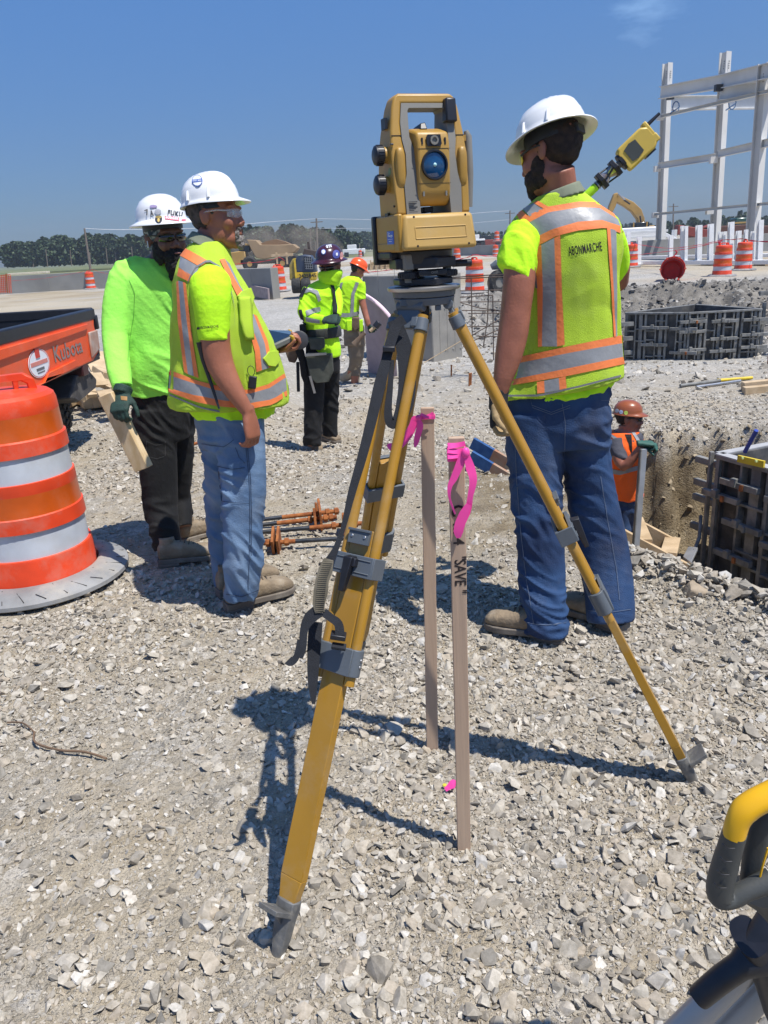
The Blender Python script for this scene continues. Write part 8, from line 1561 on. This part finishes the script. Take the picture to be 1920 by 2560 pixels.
mb = MB(); mb.tube([W(925, 828, Y4-.25), W(943, 812, Y4-.25)], .025, LUM, 10); obj('grip', mb, None, TL, 50); mb = MB(); mb.tube([W(938, 818, Y4-.25), W(948, 806, Y4-.25)], .05, BLK, 12); obj('head', mb, None, TL, 50, .005); mb = MB(); mb.tube([W(885, 862, Y4-.3), W(900, 845, Y4-.3), W(912, 832, Y4-.3)], [.05, .035, .03], LEA, 10); obj('tail', mb, None, TL, 50)
# ================================================================ worker in the trench
Y5 = 6.12; P5 = root('person', W(1570, 1430, Y5), 'worker in copper brown helmet and orange vest standing in the trench', 'person', 'construction workers')
t5 = [(1567, 1072, Y5, 26, .07), (1564, 1085, Y5, 42, .11), (1556, 1105, Y5, 52, .14), (1556, 1140, Y5, 48, .145), (1560, 1180, Y5, 44, .14), (1562, 1215, Y5, 42, .14), (1566, 1242, Y5, 40, .14)]
h5 = [(1562, 1220, Y5, 36, .13), (1564, 1250, Y5, 36, .13), (1566, 1275, Y5, 36, .12)]
l5a = [(1552, 1265, Y5-.05, 22, .085), (1556, 1310, Y5-.05, 19, .075), (1562, 1370, Y5-.05, 18, .07), (1566, 1430, Y5-.05, 16, .065)]; l5b = [(1580, 1265, Y5+.05, 22, .085), (1574, 1310, Y5+.05, 18, .075), (1580, 1370, Y5+.1, 17, .07), (1584, 1425, Y5+.1, 15, .065)]
a5 = [(1540, 1116, Y5-.09, 12, .04), (1546, 1140, Y5-.14, 16, .055), (1560, 1165, Y5-.20, 14, .05), (1582, 1145, Y5-.24, 11, .04), (1602, 1116, Y5-.26, 8, .03)]
a5f = [(1596, 1112, Y5-.03, 10, .04), (1604, 1130, Y5-.1, 13, .05), (1610, 1115, Y5-.2, 9, .035)]
H5 = headM(1571, 1048, Y5, -22, -3, -2, 1.0)
mb = MB(); head(mb, H5, neck_to=W(1565, 1090, Y5)); limb(mb, t5, .85); limb(mb, h5, .85); limb(mb, l5a, .85); limb(mb, l5b, .85); limb(mb, a5); limb(mb, a5f); link('body', voxel(mb, .006, 3, 'body', SKINR), P5)
garment('shirt', [[(1567, 1076, Y5, 26, .075)]+t5[1:6], [(1538, 1100, Y5-.06, 20, .07), (1545, 1130, Y5-.12, 20, .07), (1556, 1152, Y5-.17, 19, .065, -25)], [(1590, 1102, Y5+.02, 16, .06), (1602, 1125, Y5-.08, 16, .058)]], CHAR, P5, .008, 4, folds(.006, 10, (.3, 0, 1), .6, 121.0), inf=-.004)
ve = garment('vest', [[(1560, 1078, Y5, 34, .085), (1560, 1092, Y5, 42, .12)]+[(x, y, yy, hw-1, hd) for x, y, yy, hw, hd in t5[2:]]], HIVO, P5, .007, 4, folds(.008, 9, (0, 0, 1), .8, 131.0), inf=.008); b5 = bvh_of(ve.data)
decals('reflective_band', b5, [([(1510, 1168), (1550, 1176), (1608, 1160)], [(1510, 1180), (1550, 1187), (1608, 1171)], SILV), ([(1524, 1082), (1545, 1096), (1558, 1125)], [(1526, 1090), (1538, 1100), (1550, 1128)], SILV, 0, False), ([(1576, 1078), (1590, 1100), (1594, 1120)], [(1583, 1076), (1597, 1098), (1600, 1118)], SILV, 0, False)], ve, .006)
mb = MB(); strip_px(mb, b5, [(1560, 1080), (1572, 1110), (1578, 1135)], [(1578, 1080), (1580, 1110), (1580, 1135)], BLKC, .004, 8, 2); link('vest_opening', mb.mesh('x'), None).parent = ve
garment('jeans', [h5, l5a, l5b], DEN1, P5, .009, 4, folds(.008, 10, (0, 0, 1), .6, 141.0)); haircap(H5, HAIRD, P5); glasses(H5, P5, GLK, BLK)
hm = helmet(H5 @ Matrix.Translation((0, -.010, .042)) @ Matrix.Rotation(math.radians(1), 4, 'X') @ Matrix.Scale(.86, 4), HBR, P5, 'cap', False); hb = bvh_of(hm.data)
sticker(hb, (1553, 1030), 5, 5, mat('pale_blue_print', (.45, .5, .65), .5), hm, .003); sticker(hb, (1565, 1032), 5, 5, mat('lime_print', (.5, .6, .1), .5), hm, .003); sticker(hb, (1543, 1027), 5, 5, mat('grey_print', (0, 0, 0)), hm, .003)
g1 = MB(); hand(g1, W(1602, 1108, Y5-.27), V((.9, -.1, -.05)), V((.1, .1, -1)), .19, (50, 70, 40), 1, wscale=1.15); hand(g1, W(1608, 1112, Y5-.2), V((.8, -.5, .0)), V((.1, .1, -1)), .19, (50, 70, 40), -1, wscale=1.1); link('glove', voxel(g1, .006, 3, 'x', mat('teal_glove', (.03, .10, .075), .7)), P5)
boot((1552, 1428), (1575, 1440), P5, z=-1.40); boot((1572, 1425), (1600, 1435), P5, z=-1.40)
mb = MB(); a = W(1610, 1122, Y5-.30); b_ = W(1588, 1402, Y5-.36); mb.bar(a, b_, .045, .022, mat('grey_screed', (.36, .38, .40), .45, .3, dirt=.25), (0, 1, 0)); SC = root('screed_bar', b_, 'long grey metal straightedge stood upright under the trench worker gloves', 'straightedge'); obj('bar', mb, None, SC, 30, .002)
mb = MB(); mb.bar(a+V((-.026, 0, 0)), b_+V((-.026, 0, 0)), .008, .045, FORMS, (0, 1, 0)); obj('edge_flange', mb, None, SC)

# ---------------------------------------------------------------- air
hz = bpy.data.materials.new('haze'); hz.use_nodes = True; q_ = hz.node_tree.nodes; q_.remove(q_['Principled BSDF']); pv = q_.new('ShaderNodeVolumePrincipled'); pv.inputs['Density'].default_value = 0.0008; pv.inputs['Color'].default_value = (.78, .85, .95, 1); pv.inputs['Anisotropy'].default_value = 0.3
hz.node_tree.links.new(pv.outputs[0], q_['Material Output'].inputs['Volume']); mb = MB(); mb.box((0, 180, 12.5), (1600, 900, 31), hz); tag(obj('haze', mb, None, None, None), kind='stuff')
